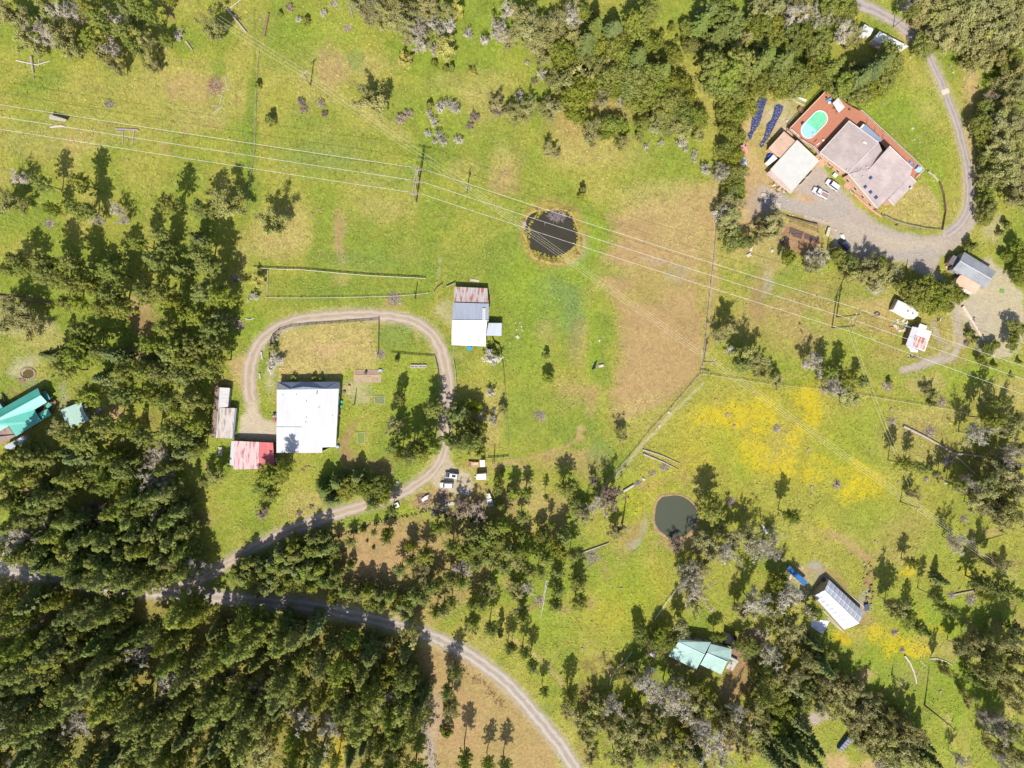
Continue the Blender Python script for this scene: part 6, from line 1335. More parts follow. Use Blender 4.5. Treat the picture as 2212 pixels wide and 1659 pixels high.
heap('lumber_pile', 'scattered boards and a green tub beside the rust-patched cottage', 'lumber pile', '7', 580, 690, 170, 140, 30, [WOODP, TRIM, PEACHW, plain('teal_plastic', (.05,.35,.28), .5)], 1.4, .3, 16)
heap('scrap_heap', 'brown clutter below the rust-patched cottage', 'scrap heap', '7', 850, 1370, 160, 50, 22, [BROWNW, METAL, WOOD], .8, .3, 17)
mb = MB(); c = ZP('7', 65, 440)
for k in range(12): a = k*.5236; mb.cyl(c+Vector((math.cos(a)*.9, math.sin(a)*.6, .15)), c+Vector((math.cos(a+.5236)*.9, math.sin(a+.5236)*.6, .15)), .18, .18, 6)
solo('stock_tank', 'dark oval stock tank in the dirt left of the camper', 'tank', mb, DARKM)
mb = MB(); mb.bar(ZP('7', 385, 730, .25), ZP('7', 400, 880, .2), .15); mb.bar(ZP('7', 400, 880, .2), ZP('7', 375, 980, .15), .12); mb.bar(ZP('7', 340, 735, .3), ZP('7', 430, 720, .3), .2); solo('orange_pipe', 'rusty orange pipe lying in the grass left of the cottage', 'pipe', mb, plain('rust_orange', (.48,.24,.10), .8))
heap('stone_heap', 'dark stump with pale chips inside the loop of the dirt track', 'stump', '7', 1410, 570, 60, 40, 12, [DARKM, ROCK], .5, .3, 18)

# --- barn
c0 = ZP('barn', 640, 850); T = Thing('barn', 'white metal barn with a rust-streaked rear lean-to roof', 'barn', (c0.x, c0.y, 0))
up = pts('barn', [(320,572,3.9),(1012,592,3.9),(1004,925,6.0),(300,918,6.0)]); so = pts('barn', [(300,918,6.0),(970,928,6.0),(952,1208,4.1),(287,1196,4.1)])
lo = pts('barn', [(287,1198,4.0),(952,1210,4.0),(948,1425,3.0),(288,1400,3.0)]); ru = pts('barn', [(350,265,2.3),(980,295,2.3),(1003,578,3.5),(325,552,3.5)])
q, _ = walls(T, [up[0], up[1], up[2], so[2], so[3], up[3]], BROWNW, .3); openings(T, q)
walls(T, lo, BROWNW, .3, 'lean_to_wall'); walls(T, ru, BROWNW, .3, 'lean_to_wall')
for L_, m_, nm, lab in ((up, PALEB, 'roof', 'pale blue-grey half of the barn roof'), (so, WHITE2, 'roof', 'bright white half of the barn roof'), (lo, WHITE, 'lean_to_roof', None), (ru, RUSTW, 'lean_to_roof', 'rust-streaked lean-to roof')):
    mb = MB(); mb.slab(L_, .1); o = T.part(nm, mb, m_, None, lab)
mb = MB(); mb.slab(pts('barn', [(885,680,4.75),(948,682,4.75),(942,915,6.12),(880,912,6.12)]), .05); T.part('roof_panel', mb, WHITE2)
edge(T, up[3], up[2], TRIM, .2, 'ridge')
an = pts('barn', [(1003,970,2.9),(1265,972,2.8),(1256,1222,2.5),(957,1216,2.6)]); walls(T, an, BROWNW, .2, 'annex_wall'); mb = MB(); mb.slab(an, .1); T.part('annex_roof', mb, PALEB)
def tub(label, sheet, x, y, r, h, mat, wmat, name='stock_tank', cat='tank'):
    p = ZP(sheet, x, y); th = Thing(name, label, cat, p); mb = MB(); n = 20
    for i in range(n):
        a, b2 = 6.28318*i/n, 6.28318*(i+1)/n; f = lambda t_, q_, z: (p.x+math.cos(t_)*q_, p.y+math.sin(t_)*q_, z)
        mb.face([f(a,r,0),f(b2,r,0),f(b2,r,h),f(a,r,h)]); mb.face([f(a,r,h),f(b2,r,h),f(b2,r*.9,h),f(a,r*.9,h)]); mb.face([f(a,r*.9,h),f(b2,r*.9,h),f(b2,r*.9,.1),f(a,r*.9,.1)])
    th.part('rim', mb, mat); mb = MB(); mb.cyl((p.x,p.y,h*.5), (p.x,p.y,h*.8), r*.91, r*.91, n); th.part('water', mb, wmat)
tub('bright blue wading pool at the lower edge of the barn roof', 'barn', 635, 1465, .75, .4, plain('blue_plastic', (.03,.25,.50), .4), plain('blue_water', (.03,.30,.62), .2), 'wading_pool', 'wading pool')
tub('dark round water tank at the lower right corner of the barn', 'barn', 1000, 1440, .55, .6, plain('teal_tank', (.06,.20,.24), .4), plain('dark_water', (.015,.03,.05), .1))
mb = MB(); mb.box(ZP('barn', 735, 142, .12), (2.8,.75,.14), math.radians(-6)); mb.box(ZP('barn', 735, 142, .22), (2.6,.5,.06), math.radians(-6)); solo('feed_trough', 'pale trough lying in the grass above the barn', 'trough', mb, WOODP)
# --- farmhouse
c0 = ZP('house', 900, 450); T = Thing('farmhouse', 'large farmhouse with a broad white roof and blue-grey rear slope', 'farmhouse', (c0.x, c0.y, 0))
r0, r1 = ZP('house', 640, 186, 4.9), ZP('house', 1186, 178, 4.9)
bk = pts('house', [(640,119,3.0),(1188,116,3.0)]); vL, vR = ZP('house', 748, 180, 4.85), ZP('house', 1078, 178, 4.85)
S1 = pts('house', [(637,186,4.9),(1186,178,4.9),(1160,693,3.05),(1040,698,3.05),(1038,745,2.9),(634,745,2.9)])
q, _ = walls(T, [bk[0], bk[1], S1[1], S1[2], S1[4], S1[5], S1[0]], WHITEW, .5); openings(T, q, door=4)
mb = MB(); mb.slab([bk[0], bk[1], ZP('house', 1186,176,4.85), ZP('house', 638,184,4.85)], .12); rb2 = T.part('rear_roof', mb, BLUEG)
mb = MB(); mb.slab([S1[5], S1[4], S1[3], S1[2], S1[1], S1[0]], .16); rf = T.part('roof', mb, WHITE)
mb = MB(); mb.slab([bk[0]+Vector((0,0,.04)), ZP('house',748,182,4.96), ZP('house',640,184,4.96)], .06); T.part('hip_panel', mb, LIGHTG, rb2)
mb = MB(); mb.slab([ZP('house',748,180,4.9), ZP('house',875,160,5.0), ZP('house',1078,178,4.9)], .06); T.part('gable_cap', mb, plain('slate_blue', (.14,.19,.27), .5), rb2)
edge(T, ZP('house',640,120,3.05), ZP('house',748,180,4.95), METAL, .1, 'hip_ridge', parent=rb2); edge(T, ZP('house',1184,118,3.05), ZP('house',1078,178,4.95), METAL, .1, 'hip_ridge', parent=rb2)
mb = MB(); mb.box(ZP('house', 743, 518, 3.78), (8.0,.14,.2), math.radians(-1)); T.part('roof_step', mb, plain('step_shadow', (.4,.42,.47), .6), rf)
def hz(y): return 4.95-(y-180)/565*2.05
for sx, sy, hh in ((993,222,1.1),(900,290,.35),(1010,347,.35),(900,436,.4),(895,474,.3),(1130,415,.15),(810,232,.15),(690,235,.15)): vent(T, rf, ZP('house', sx, sy, hz(sy)), hh, .11 if hh > 1 else .08)
# red workshop
c0 = ZP('house', 420, 770); T = Thing('red_workshop', 'low workshop with half bleached half bright red roof', 'workshop', (c0.x, c0.y, 0))
G = pts('house', [(262,640,2.7),(480,650,2.85),(604,656,2.8),(616,862,2.6),(440,892,2.6),(254,893,2.5)]); walls(T, [G[0], G[2], G[3], G[5]], REDW2, .3)
mb = MB(); mb.slab([G[0], G[1], ZP('house',478,888,2.65), G[5]], .1); T.part('roof', mb, REDW, None, 'bleached pinkish white part of the red roof')
mb = MB(); mb.slab([ZP('house',481,650,2.86), G[2], G[3], ZP('house',479,888,2.65)], .1); T.part('roof', mb, REDR_ if 'REDR_' in globals() else REDR, None, 'bright red part of the roof')
mb = MB(); mb.slab(pts('house', [(235,643,2.4),(264,642,2.6),(255,862,2.5),(219,852,2.2)]), .08); T.part('side_roof', mb, WHITE)
# rusty shed
c0 = ZP('house', 160, 400); T = Thing('long_shed', 'long shed with brown strip and rusty white roof left of the farmyard', 'shed', (c0.x, c0.y, 0))
G = pts('house', [(90,165,2.5),(222,170,2.6),(280,350,2.6),(255,628,2.4),(55,610,2.4)]); 
walls(T, pts('house', [(92,168,2.3),(218,172,2.4),(208,335,2.4),(275,352,2.4),(246,618,2.4),(60,606,2.3)]), GREYW, .25)
mb = MB(); mb.slab(pts('house', [(135,167,3.2),(102,612,3.1),(55,606,2.3),(90,165,2.3)]), .08); T.part('roof', mb, BROWNR, None, 'brown left slope of the shed roof')
mb = MB(); mb.slab(pts('house', [(222,172,2.5),(205,340,2.5),(126,346,3.2),(137,167,3.2)]), .08); T.part('roof', mb, LIGHTG)
mb = MB(); mb.slab(pts('house', [(130,347,3.2),(268,350,2.6),(244,620,2.6),(104,612,3.2)]), .08); T.part('roof', mb, MOSSW, None, 'mottled brown and white lower roof')
mb = MB(); mb.slab(pts('house', [(270,350,2.5),(283,352,2.2),(256,630,2.2),(247,620,2.5)]), .06); T.part('gutter', mb, BLUEG); edge(T, ZP('house',136,167,3.22), ZP('house',103,613,3.14), TRIM, .14, 'ridge')
# --- turquoise house
c0 = ZP('teal', 250, 400); T = Thing('house', 'turquoise metal-roofed house at the left edge', 'house', (c0.x, c0.y, 0))
rA, rB = ZP('teal', 505, 202, 4.8), ZP('teal', -160, 566, 4.8)
Nn = pts('teal', [(468,114,3.2),(-190,490,3.2)]); 
E1 = ZP('teal', 582, 290, 3.4)
Sp = pts('teal', [(505,202,4.8),(582,288,3.5),(425,382,3.4),(512,520,2.9),(198,712,2.9),(106,583,3.6),(-160,740,3.6),(-160,566,4.8)])
q, _ = walls(T, [Nn[0], E1, Sp[3], Sp[4], Sp[6], Nn[1]], BROWNW, .5); openings(T, q)
mb = MB(); mb.slab([Nn[0], Nn[1], rB, rA], .12); T.part('roof', mb, TEAL)
mb = MB(); mb.slab([Sp[7], Sp[0]]+Sp[1:7], .12); T.part('roof', mb, TEAL); edge(T, rA, rB, plain('teal_ridge', (.10,.45,.37), .5), .2, 'ridge')
for L_ in ([(563,145),(626,250),(584,268),(512,172)], [(603,290),(642,322),(590,366),(556,330)]): mb = MB(); mb.slab(pts('teal', L_, 2.6), .1); T.part('small_roof', mb, TEAL)
mb = MB(); mb.slab(pts('teal', [(466,432,2.5),(590,370,2.5),(638,442,2.3),(518,517,2.3)]), .1); T.part('porch_roof', mb, TEAL)
mb = MB(); mb.slab(pts('teal', [(400,400,.6),(520,180,.6),(580,140,.6),(700,290,.6),(640,450,.6),(520,520,.6)]), .3); T.part('deck', mb, DECK2)
mb = MB(); mb.slab(pts('teal', [(-30,640,2.7),(100,587,2.7),(192,712,2.4),(-30,830,2.4)]), .1); T.part('carport_roof', mb, BROWNR)
T = Thing('garden_shed', 'turquoise roof corner cut off by the left picture edge', 'shed', ZP('teal', -30, 350)); G = pts('teal', [(-60,250,2.8),(-5,300,2.8),(36,360,2.8),(-40,410,2.8)]); mb = MB(); mb.slab(G, .1); T.part('roof', mb, TEAL); walls(T, G, BROWNW, .2)
mb = MB(); mb.tube([ZP('teal', 0, 188, .4), ZP('teal', 30, 212, .45), ZP('teal', 55, 280, .4)], .1); solo('garden_hose', 'pale hose curved on the dark grass by the left edge', 'hose', mb, TRIM)
T = Thing('shed', 'pale mint-roofed shed under trees right of the turquoise house', 'shed', ZP('teal', 920, 430)); G = pts('teal', [(750,385,2.8),(1003,285,2.8),(1040,400,2.8),(1108,512,2.8),(845,620,2.8)]); mb = MB(); mb.slab(G, .12); T.part('roof', mb, MINT); q, _ = walls(T, [G[0], G[1], G[3], G[4]], GREYW, .3); openings(T, q)
trailer('cargo_trailer', 'bluish white trailer roof below the turquoise house', 'teal', [(48,832),(290,703),(345,790),(85,885)], 2.6, details=False, roofmat=PALEB)
heap('pump_gear', 'pale gear in deep shade right of the mint-roofed shed', 'scrap heap', 'teal', 1225, 405, 60, 40, 12, [METAL, TRIM, plain('violet_plastic', (.3,.2,.4), .6)], .9, .6, 21)
mb = MB(); mb.box(ZP('teal', 265, 22, .35), (1.7,1.2,.08), .3); mb.box(ZP('teal', 265, 22, .2), (1.5,.4,.3), .3); solo('garden_bench', 'brown bench seat beside the small garden pond', 'bench', mb, DECK2)
mb = MB()
for k in range(26):
    a = k/26*6.283; p = ZP('E', 240, 1568); q2 = Vector((p.x+math.cos(a)*2.3, p.y+math.sin(a)*1.7, .12)); mb.box(q2, (.5,.4,.3), a)
solo('pond_stones', 'ring of brown stones round the small garden pond', 'stone ring', mb, plain('brown_stone', (.30,.22,.16), .9, .3))
# --- south house
c0 = ZP('south', 640, 330); T = Thing('house', 'pale green-roofed house in the woods at the lower right', 'house', (c0.x, c0.y, 0))
A = pts('south', [(425,205,4.8),(682,327,4.8),(602,475,3.2),(330,340,3.2)]); A2 = pts('south', [(430,180,4.3),(745,205,3.8),(682,325,4.8),(425,203,4.8)])
B_ = pts('south', [(706,310,4.8),(905,398,4.8),(845,522,3.1),(640,425,3.3)]); B2 = pts('south', [(742,222,3.7),(952,272,3.6),(938,372,4.2),(905,396,4.8),(706,308,4.8)])
for L_ in (A, A2, B_, B2): mb = MB(); mb.slab(L_, .12); T.part('roof', mb, MINTS)
q, _ = walls(T, [A2[0], A2[1], B2[1], B2[2], B_[2], B_[3], A[2], A[3]], GREYW, .5); openings(T, q)
edge(T, A[0], A[1], plain('mint_ridge', (.5,.68,.6), .6), .2, 'ridge'); edge(T, B_[0], B_[1], MATS['mint_ridge'], .2, 'ridge')
mb = MB(); mb.slab(pts('south', [(958,268,1.2),(1046,310,1.2),(1018,385,1.2),(940,352,1.2)]), .2); T.part('deck', mb, DECK2)
mb = MB(); mb.slab(pts('south', [(940,352,2.4),(1015,392,2.4),(1008,412,2.3),(932,372,2.3)]), .1); T.part('awning', mb, MINTS)
mb = MB(); mb.prism([tuple(ZP('south', *p).xy) for p in [(940,380),(1000,408),(955,485),(885,455)]], .03, .15); T.part('patio', mb, CONC)
T = Thing('shadow_block', 'black flat-topped block standing in for a shadow above the pale green roof', 'shed', ZP('south', 945, 190)); G = pts('south', [(890,112,2.4),(1002,148,2.4),(1000,268,2.4),(885,232,2.4)]); mb = MB(); mb.slab(G, .15); T.part('roof', mb, plain('shadow_black', (.018,.018,.02), .9)); walls(T, G, BROWNW, .15)  # house shadow built as an added black block, not a real outbuilding
mb = MB(); p = ZP('south', 165, 318); mb.box(p+Vector((0,0,.5)), (2.4,1.2,1.0), math.radians(-35), taper=.75); mb.box(p+Vector((.1,.1,1.0)), (1.2,.8,.3), .4); solo('covered_mower', 'pale violet covered mower in shade left of the green roof', 'cover', mb, plain('violet_cover', (.48,.42,.52), .6))
heap('firewood', 'firewood heap in the shade above the covered mower', 'firewood', 'south', 140, 230, 40, 60, 20, [WOODP, LOGB], .6, .5, 22)
# --- greenhouse
c0 = ZP('green', 770, 530); T = Thing('greenhouse', 'white plastic greenhouse with a centre ridge at the lower right', 'greenhouse', (c0.x, c0.y, 0))
FILM, tf, bf = newmat('greenhouse_film'); uv = N(tf, 'ShaderNodeUVMap').outputs[0]; spx = N(tf, 'ShaderNodeSeparateXYZ'); tf.links.new(uv, spx.inputs[0])
fr = math_(tf, 'COMPARE', math_(tf, 'FRACT', math_(tf, 'DIVIDE', spx.outputs[0], 1.9)), .5, .03)
tf.links.new(mix(tf, fr, mix(tf, mapr(tf, noise(tf, uv, .6, 5, .7), .4, .65, 0, 1), (.44,.46,.53), (.37,.39,.47)), (.8,.8,.8)), bf.inputs['Base Color']); bf.inputs['Roughness'].default_value = .35
n0, n1, k0, k1, s0, s1 = pts('green', [(662,272,2.2),(1018,608,2.2),(617,385,4.2),(976,727,4.2),(508,440,2.2),(822,790,2.2)])
m0 = ZP('green', 600, 318, 3.5)
for a, b2, c2, d2 in ((n0, n1, k1, k0), (s1, s0, k0, k1)):
    M1 = a.lerp(d2, .5)+Vector((0,0,.28)); M2 = b2.lerp(c2, .5)+Vector((0,0,.28))
    mb = MB(); mb.slab([a, b2, M2, M1], .05); mb.slab([M1, M2, c2, d2], .05); T.part('roof_film', mb, FILM)
    edge(T, M1, M2, TRIM, .09, 'purlin')
edge(T, k0, k1, TRIM, .22, 'ridge')
mb = MB()
for i in range(1, 9):
    f = i/9
    for A_, B_2 in ((n0.lerp(n1, f), k0.lerp(k1, f)), (s0.lerp(s1, f), k0.lerp(k1, f))):
        M_ = A_.lerp(B_2, .5)+Vector((0,0,.33)); mb.bar(A_+Vector((0,0,.05)), M_, .07); mb.bar(M_, B_2+Vector((0,0,.05)), .07)
T.part('hoops', mb, TRIM)
g0 = lambda p: Vector((p.x, p.y, 0))
for L_ in ([n0, g0(n0), g0(s0), s0, k0], [n1, g0(n1), g0(s1), s1, k1]): mb = MB(); mb.face(L_); T.part('end_wall', mb, plain('tan_plastic', (.34,.28,.19), .6))
for a, b2 in ((n0, n1), (s0, s1)): mb = MB(); mb.face([a, b2, g0(b2), g0(a)]); T.part('side_wall', mb, FILM)
for p, q2 in ((k0, s0), (k0, n0)): edge(T, p, q2, BROWNW, .14, 'end_frame')
mb = MB()
for L_ in ([(655,235),(1050,578)], [(600,590),(820,820)], [(645,665),(790,800)]):
    a, b2 = [ZP('green', *p) for p in L_]; mb.bar(a+Vector((0,0,.12)), b2+Vector((0,0,.12)), .3, .22)
solo('timber_edging', 'long pale timbers edging the greenhouse plot', 'edging', mb, WOODP)
mb = MB(); mb.box(ZP('green', 1058, 562, .5), (2.6,1.7,.06), math.radians(-75), .3); mb.bar(ZP('green', 1040, 560, 0), ZP('green', 1040, 560, .4), .1); mb.bar(ZP('green', 1080, 560, 0), ZP('green', 1080, 560, .6), .1); solo('solar_panel', 'dark blue solar panel beside the right end of the greenhouse', 'solar panel', mb, plain('solar_glass', (.05,.07,.12), .3, spec=.6))
sheet_thing('ground_sheet', 'bluish white plastic sheet left of the greenhouse corner', 'plastic sheet', [ZP('green', *p) for p in [(470,668),(560,690),(672,700),(640,760),(600,840),(540,800),(480,760)]], plain('white_plastic', (.62,.63,.75), .4))
mb = MB(); a, b2 = ZP('green', 215, 135), ZP('green', 398, 300); d = (b2-a).normalized(); s_ = Vector((d.y,-d.x,0))
T = Thing('market_tent', 'narrow blue tarpaulin shelter in the trees above the greenhouse', 'shelter', (a+b2)/2); h3 = Vector((0,0,2.0)); mb.slab([a+h3+s_*.9, b2+h3+s_*.9, b2+h3-s_*.9, a+h3-s_*.9], .06); T.part('canopy', mb, plain('mid_blue_tarp', (.03,.13,.36), .5))
for p in (a+s_*.8, b2+s_*.8, a-s_*.8, b2-s_*.8): mb = MB(); mb.bar(p, p+h3, .07); T.part('post', mb, METAL)
heap('wicker_screen', 'pale branches heaped on the blue shelter', 'branches', 'green', 305, 250, 60, 40, 24, [SILV], 1.0, .6, 23)
mb = MB(); p = ZP('green', 605, 275); mb.cyl(p, p+Vector((0,0,1.2)), .6, .55, 14); mb.cyl(p+Vector((0,0,1.2)), p+Vector((0,0,1.35)), .3, .3, 10); solo('water_barrel', 'dark round barrel at the upper end of the greenhouse', 'barrel', mb, DARKM)
heap('earth_mound', 'brown earth heap with sticks above the greenhouse corner', 'earth heap', 'Q', 880, 70, 80, 200, 40, [LOGB, BROWNW], 1.2, .5, 24)
# cold frame at the bottom
T = Thing('cold_frame', 'small glass-roofed frame with white bars near the bottom edge', 'cold frame', ZP('Q', 675, 1450)); G = pts('Q', [(610,1500,1.4),(700,1395,1.8),(740,1420,1.8),(640,1520,1.4)]); mb = MB(); mb.slab(G, .08); T.part('glazing', mb, plain('frame_glass', (.16,.16,.20), .3)); walls(T, G, plain('blue_frame', (.05,.12,.35), .6), .05)
for f in (0, .2, .4, .6, .8, 1): edge(T, G[0].lerp(G[1], f), G[3].lerp(G[2], f), TRIM, .1, 'bar')
# lean-to shelter etc upper left
T = Thing('field_shelter', 'small grey lean-to field shelter with a slatted roof at the left', 'shelter', ZP('A', 490, 1030)); G = pts('A', [(425,988,2.0),(572,1030,2.0),(562,1052,1.3),(425,1030,1.3)]); mb = MB(); mb.slab(G, .1); T.part('roof', mb, WOOD)
for p in ((430,995),(565,1035)): q2 = ZP('A', *p); mb = MB(); mb.bar(q2, q2+Vector((0,0,1.9)), .14); T.part('post', mb, WOOD)
for p in ((430,1035),(470,1075)): q2 = ZP('A', *p); mb = MB(); mb.bar(q2, q2+Vector((.4,.2,1.3)), .1); T.part('post', mb, WOOD)
mb = MB(); mb.bar(ZP('A', 430, 1103, .2), ZP('A', 560, 1090, .2), .25); mb.bar(ZP('A', 440, 1095, .35), ZP('A', 540, 1082, .3), .2); mb.bar(ZP('A', 500, 1090, .2), ZP('A', 570, 1098, .2), .2); solo('shelter_boards', 'loose boards in front of the little lean-to shelter', 'boards', mb, WOODP)
mb = MB(); mb.bar(ZP('A', 995, 1115, .3), ZP('A', 1185, 1122, .3), .45, .3); mb.bar(ZP('A', 1000, 1132, .25), ZP('A', 1070, 1134, .25), .25); mb.bar(ZP('A', 1062, 1135, .2), ZP('A', 1060, 1250, .15), .25); mb.bar(ZP('A', 1160, 1130, .2), ZP('A', 1140, 1258, .15), .3); mb.cyl(ZP('A', 1190, 1128, 0), ZP('A', 1190, 1128, .4), .3, .3, 8)
solo('fallen_gate', 'grey timber frame lying flat between the high wires', 'timber frame', mb, WOOD)
# ------------------------------------------------------------------ vehicles
def paint(name, c, rough=.3): return plain(name, c, rough, .03, spec=.6, bumpy=0)
TYRE = plain('tyre_rubber', (.02,.02,.02), .9, bumpy=0); HEADL = plain('lamp_glass', (.7,.7,.72), .2, bumpy=0); TAIL = plain('tail_lamp', (.45,.02,.02), .3, bumpy=0)
def car(name, label, x, y, ang, L, W, body, kind='suv', roofmat=None, hood=None, group=None):
    """ang: heading of the nose in world radians"""
    p0 = P(x, y, .8); p0.z = 0; th = Thing(name, label, 'pickup truck' if kind == 'pickup' else 'car', p0, group); c, s_ = math.cos(ang), math.sin(ang)
    w2 = lambda u, v, h: p0+Vector((c*u-s_*v, s_*u+c*v, h))
    st = [(-.5,.84,.45,.85),(-.47,.95,.35,1.0),(-.3,1,.3,1.05),(-.1,1,.3,1.05),(.12,1,.3,1.04),(.3,.98,.3,.98),(.42,.93,.32,.90),(.485,.82,.38,.78),(.5,.7,.45,.7)]
    rows = []
    for f, wf, zb, zt in st:
        w3 = W/2*wf; u = f*L
        rows.append([w2(u,-w3*.92,zb), w2(u,-w3,zb+.2), w2(u,-w3,zt-.18), w2(u,-w3*.86,zt), w2(u,w3*.86,zt), w2(u,w3,zt-.18), w2(u,w3,zb+.2), w2(u,w3*.92,zb)])
    mb = MB()
    for a, b2 in zip(rows, rows[1:]):
        for k in range(8): mb.face([a[k], a[(k+1) % 8], b2[(k+1) % 8], b2[k]])
    mb.face(rows[0][::-1]); mb.face(rows[-1]); bd = th.part('body', mb, body, smooth=False)
    if hood: mb = MB(); mb.box(w2(L*.34,0,.99), (L*.25,W*.8,.03), ang); th.part('hood', mb, hood, bd)
    if kind == 'pickup': cab = (-.02,.06,.24,.30)
    else: cab = (-.47,-.40,.16,.27)
    H = 1.75 if kind != 'car' else 1.5; b0, r0, r1, b1 = cab; zt = 1.03
    lo = [w2(b0*L,-W*.44,zt), w2(b1*L,-W*.44,zt), w2(b1*L,W*.44,zt), w2(b0*L,W*.44,zt)]; hi = [w2(r0*L,-W*.36,H), w2(r1*L,-W*.36,H), w2(r1*L,W*.36,H), w2(r0*L,W*.36,H)]
    for nm, ids in (('side_window', (0,1)), ('windshield', (1,2)), ('side_window', (2,3)), ('rear_window', (3,0))):
        i, j = ids; mb = MB(); mb.face([lo[i], lo[j], hi[j], hi[i]]); th.part(nm, mb, GLASS)
    mb = MB(); q = [w2(r0*L,-W*.37,H), w2(r1*L,-W*.37,H), w2(r1*L,W*.37,H), w2(r0*L,W*.37,H)]; mb.slab([v+Vector((0,0,.05)) for v in q], .08); rf = th.part('roof', mb, roofmat or body)
    for i in range(4): mb = MB(); mb.bar(lo[i], hi[i], .07); th.part('pillar', mb, body)
    if kind == 'suvrack':
        mb = MB(); mb.box(w2((r0+r1)/2*L-.1,0,H+.09), (1.2,.75,.05), ang); th.part('sunroof', mb, GLASS, rf)
    if kind == 'pickup':
        mb = MB(); mb.box(w2(-.26*L,0,1.075), (L*.40,W*.7,.02), ang); th.part('load_bed', mb, plain('bed_load', (.30,.20,.17), .8))
        for v in (-1, 1): mb = MB(); mb.box(w2(-.26*L,v*W*.42,1.13), (L*.42,.1,.14), ang); th.part('bed_rail', mb, body)
        mb = MB(); mb.box(w2(-.475*L,0,1.13), (.1,W*.8,.14), ang); th.part('tailgate', mb, body)
    for u in (-.31, .31):
        for v in (-1, 1):
            q = w2(u*L, v*(W/2-.08), .34); ax = Vector((-s_, c, 0)); mb = MB(); mb.cyl(q-ax*.11, q+ax*.11, .34, .34, 14); wl_ = th.part('wheel', mb, TYRE); mb = MB(); mb.cyl(q+ax*v*.11, q+ax*v*.125, .2, .2, 10); th.part('rim', mb, METAL, wl_)
    for v in (-1, 1):
        mb = MB(); mb.box(w2(.485*L, v*W*.34, .68), (.08,.32,.14), ang); th.part('headlight', mb, HEADL)
        mb = MB(); mb.box(w2(-.495*L, v*W*.36, .78), (.05,.2,.2), ang); th.part('tail_light', mb, TAIL)
        mb = MB(); mb.box(w2(.2*L if kind == 'pickup' else .18*L, v*(W/2+.08), 1.05), (.12,.2,.14), ang); th.part('mirror', mb, body)
    return th
WP = paint('white_paint', (.60,.60,.63)); DP = paint('dark_paint', (.05,.065,.10)); SP = paint('silver_paint', (.55,.57,.62)); BP = paint('black_paint', (.02,.02,.03))
a1, a2 = P(*Z('3', 1630, 950)), P(*Z('3', 1905, 1150)); an = math.atan2(a1.y-a2.y, a1.x-a2.x)
car('parked_suv', 'white SUV parked closer to the house wall and grass strip', *Z('3', 1768, 1045), an, 5.0, 1.95, WP, 'suv')
a1, a2 = P(*Z('3', 1340, 1130)), P(*Z('3', 1660, 1310)); an = math.atan2(a1.y-a2.y, a1.x-a2.x)
car('pickup_truck', 'white pickup truck with brown load in its bed beside the white SUV', *Z('3', 1508, 1218), an, 5.7, 1.95, WP, 'pickup')
car('parked_suv', 'dark-hooded silver SUV with roof window beside the farm drive', *Z('cars', 398, 346), math.pi-.14, 4.5, 1.85, SP, 'suvrack', WP, DP)
car('parked_car', 'white car parked below the dark-hooded SUV', *Z('cars', 328, 482), math.pi-.04, 4.4, 1.8, WP, 'suv')
car('parked_car', 'dark car in the tree shade below the grey gravel yard', *Z('5', 1685, 1085), math.radians(130), 4.3, 1.8, BP, 'suv', paint('dark_blue_paint', (.07,.09,.16)))
mb = MB(); q = ZP('5', 1640, 955); mb.box(q+Vector((0,0,.5)), (1.3,2.4,.4), .25, taper=.7); mb.bar(q+Vector((-.2,1,.4)), q+Vector((-.4,2,.4)), .1); solo('small_trailer', 'small white trailer in front of the dark shaded car', 'trailer', mb, TRIM)
# tractor beside the farmhouse
p0 = ZP('house', 621, 425); T = Thing('riding_mower', 'red and grey riding mower against the farmhouse left wall', 'riding mower', p0)
mb = MB(); mb.box(p0+Vector((0,-.9,.6)), (.9,1.2,.5), 0, taper=.85); T.part('hood', mb, plain('mower_red', (.45,.10,.08), .5)); mb = MB(); mb.box(p0+Vector((0,.4,.5)), (1.1,1.3,.4), 0); T.part('body', mb, GREYW); mb = MB(); mb.box(p0+Vector((0,.6,.9)), (.5,.5,.4), 0); T.part('seat', mb, DARKM)
for sx in (-.5, .5):
    for sy, r in ((-.9,.25), (.7,.4)): mb = MB(); mb.cyl(p0+Vector((sx-.1,sy,r)), p0+Vector((sx+.1,sy,r)), r, r, 12); T.part('wheel', mb, TYRE)
mb = MB(); p = ZP('house', 628, 805); mb.cyl(p+Vector((0,-.7,.4)), p+Vector((0,.7,.4)), .4, .4, 12); mb.box(p+Vector((0,0,.1)), (.7,1.2,.2)); solo('water_tank', 'pale turquoise tank lying right of the red roof', 'tank', mb, plain('aqua_plastic', (.30,.50,.58), .4))
mb = MB(); p = ZP('house', 1180, 690); mb.cyl(p, p+Vector((0,0,.9)), .5, .45, 12); mb.cyl(p+Vector((0,0,.9)), p+Vector((0,0,1)), .3, .25, 10); solo('rain_barrel', 'light blue rain barrel at the lower right corner of the farmhouse', 'barrel', mb, MATS['aqua_plastic'])
trailer('enclosed_trailer', 'short white enclosed trailer right of the two parked cars', 'cars', [(742,330),(880,318),(880,405),(738,408)], 2.3, details=False, wheels=1)
mb = MB(); q = ZP('cars', 710, 366, .45); mb.bar(q, q+Vector((1.2,.35,0)), .1); mb.bar(q, q+Vector((1.2,-.35,0)), .1); solo('trailer_tongue', 'white drawbar on the left of the enclosed trailer', 'drawbar', mb, TRIM)
boat('white motor boat on a trailer below the enclosed trailer', *Z('cars', 902, 572), *Z('cars', 938, 772), 1.9)
boat('small white rowing boat lying in the green shade of the meadow', *Z('K', 2152, 1205), *Z('K', 2200, 1290), 1.1, 'rowing_boat', 'boat', False)
mb = MB()
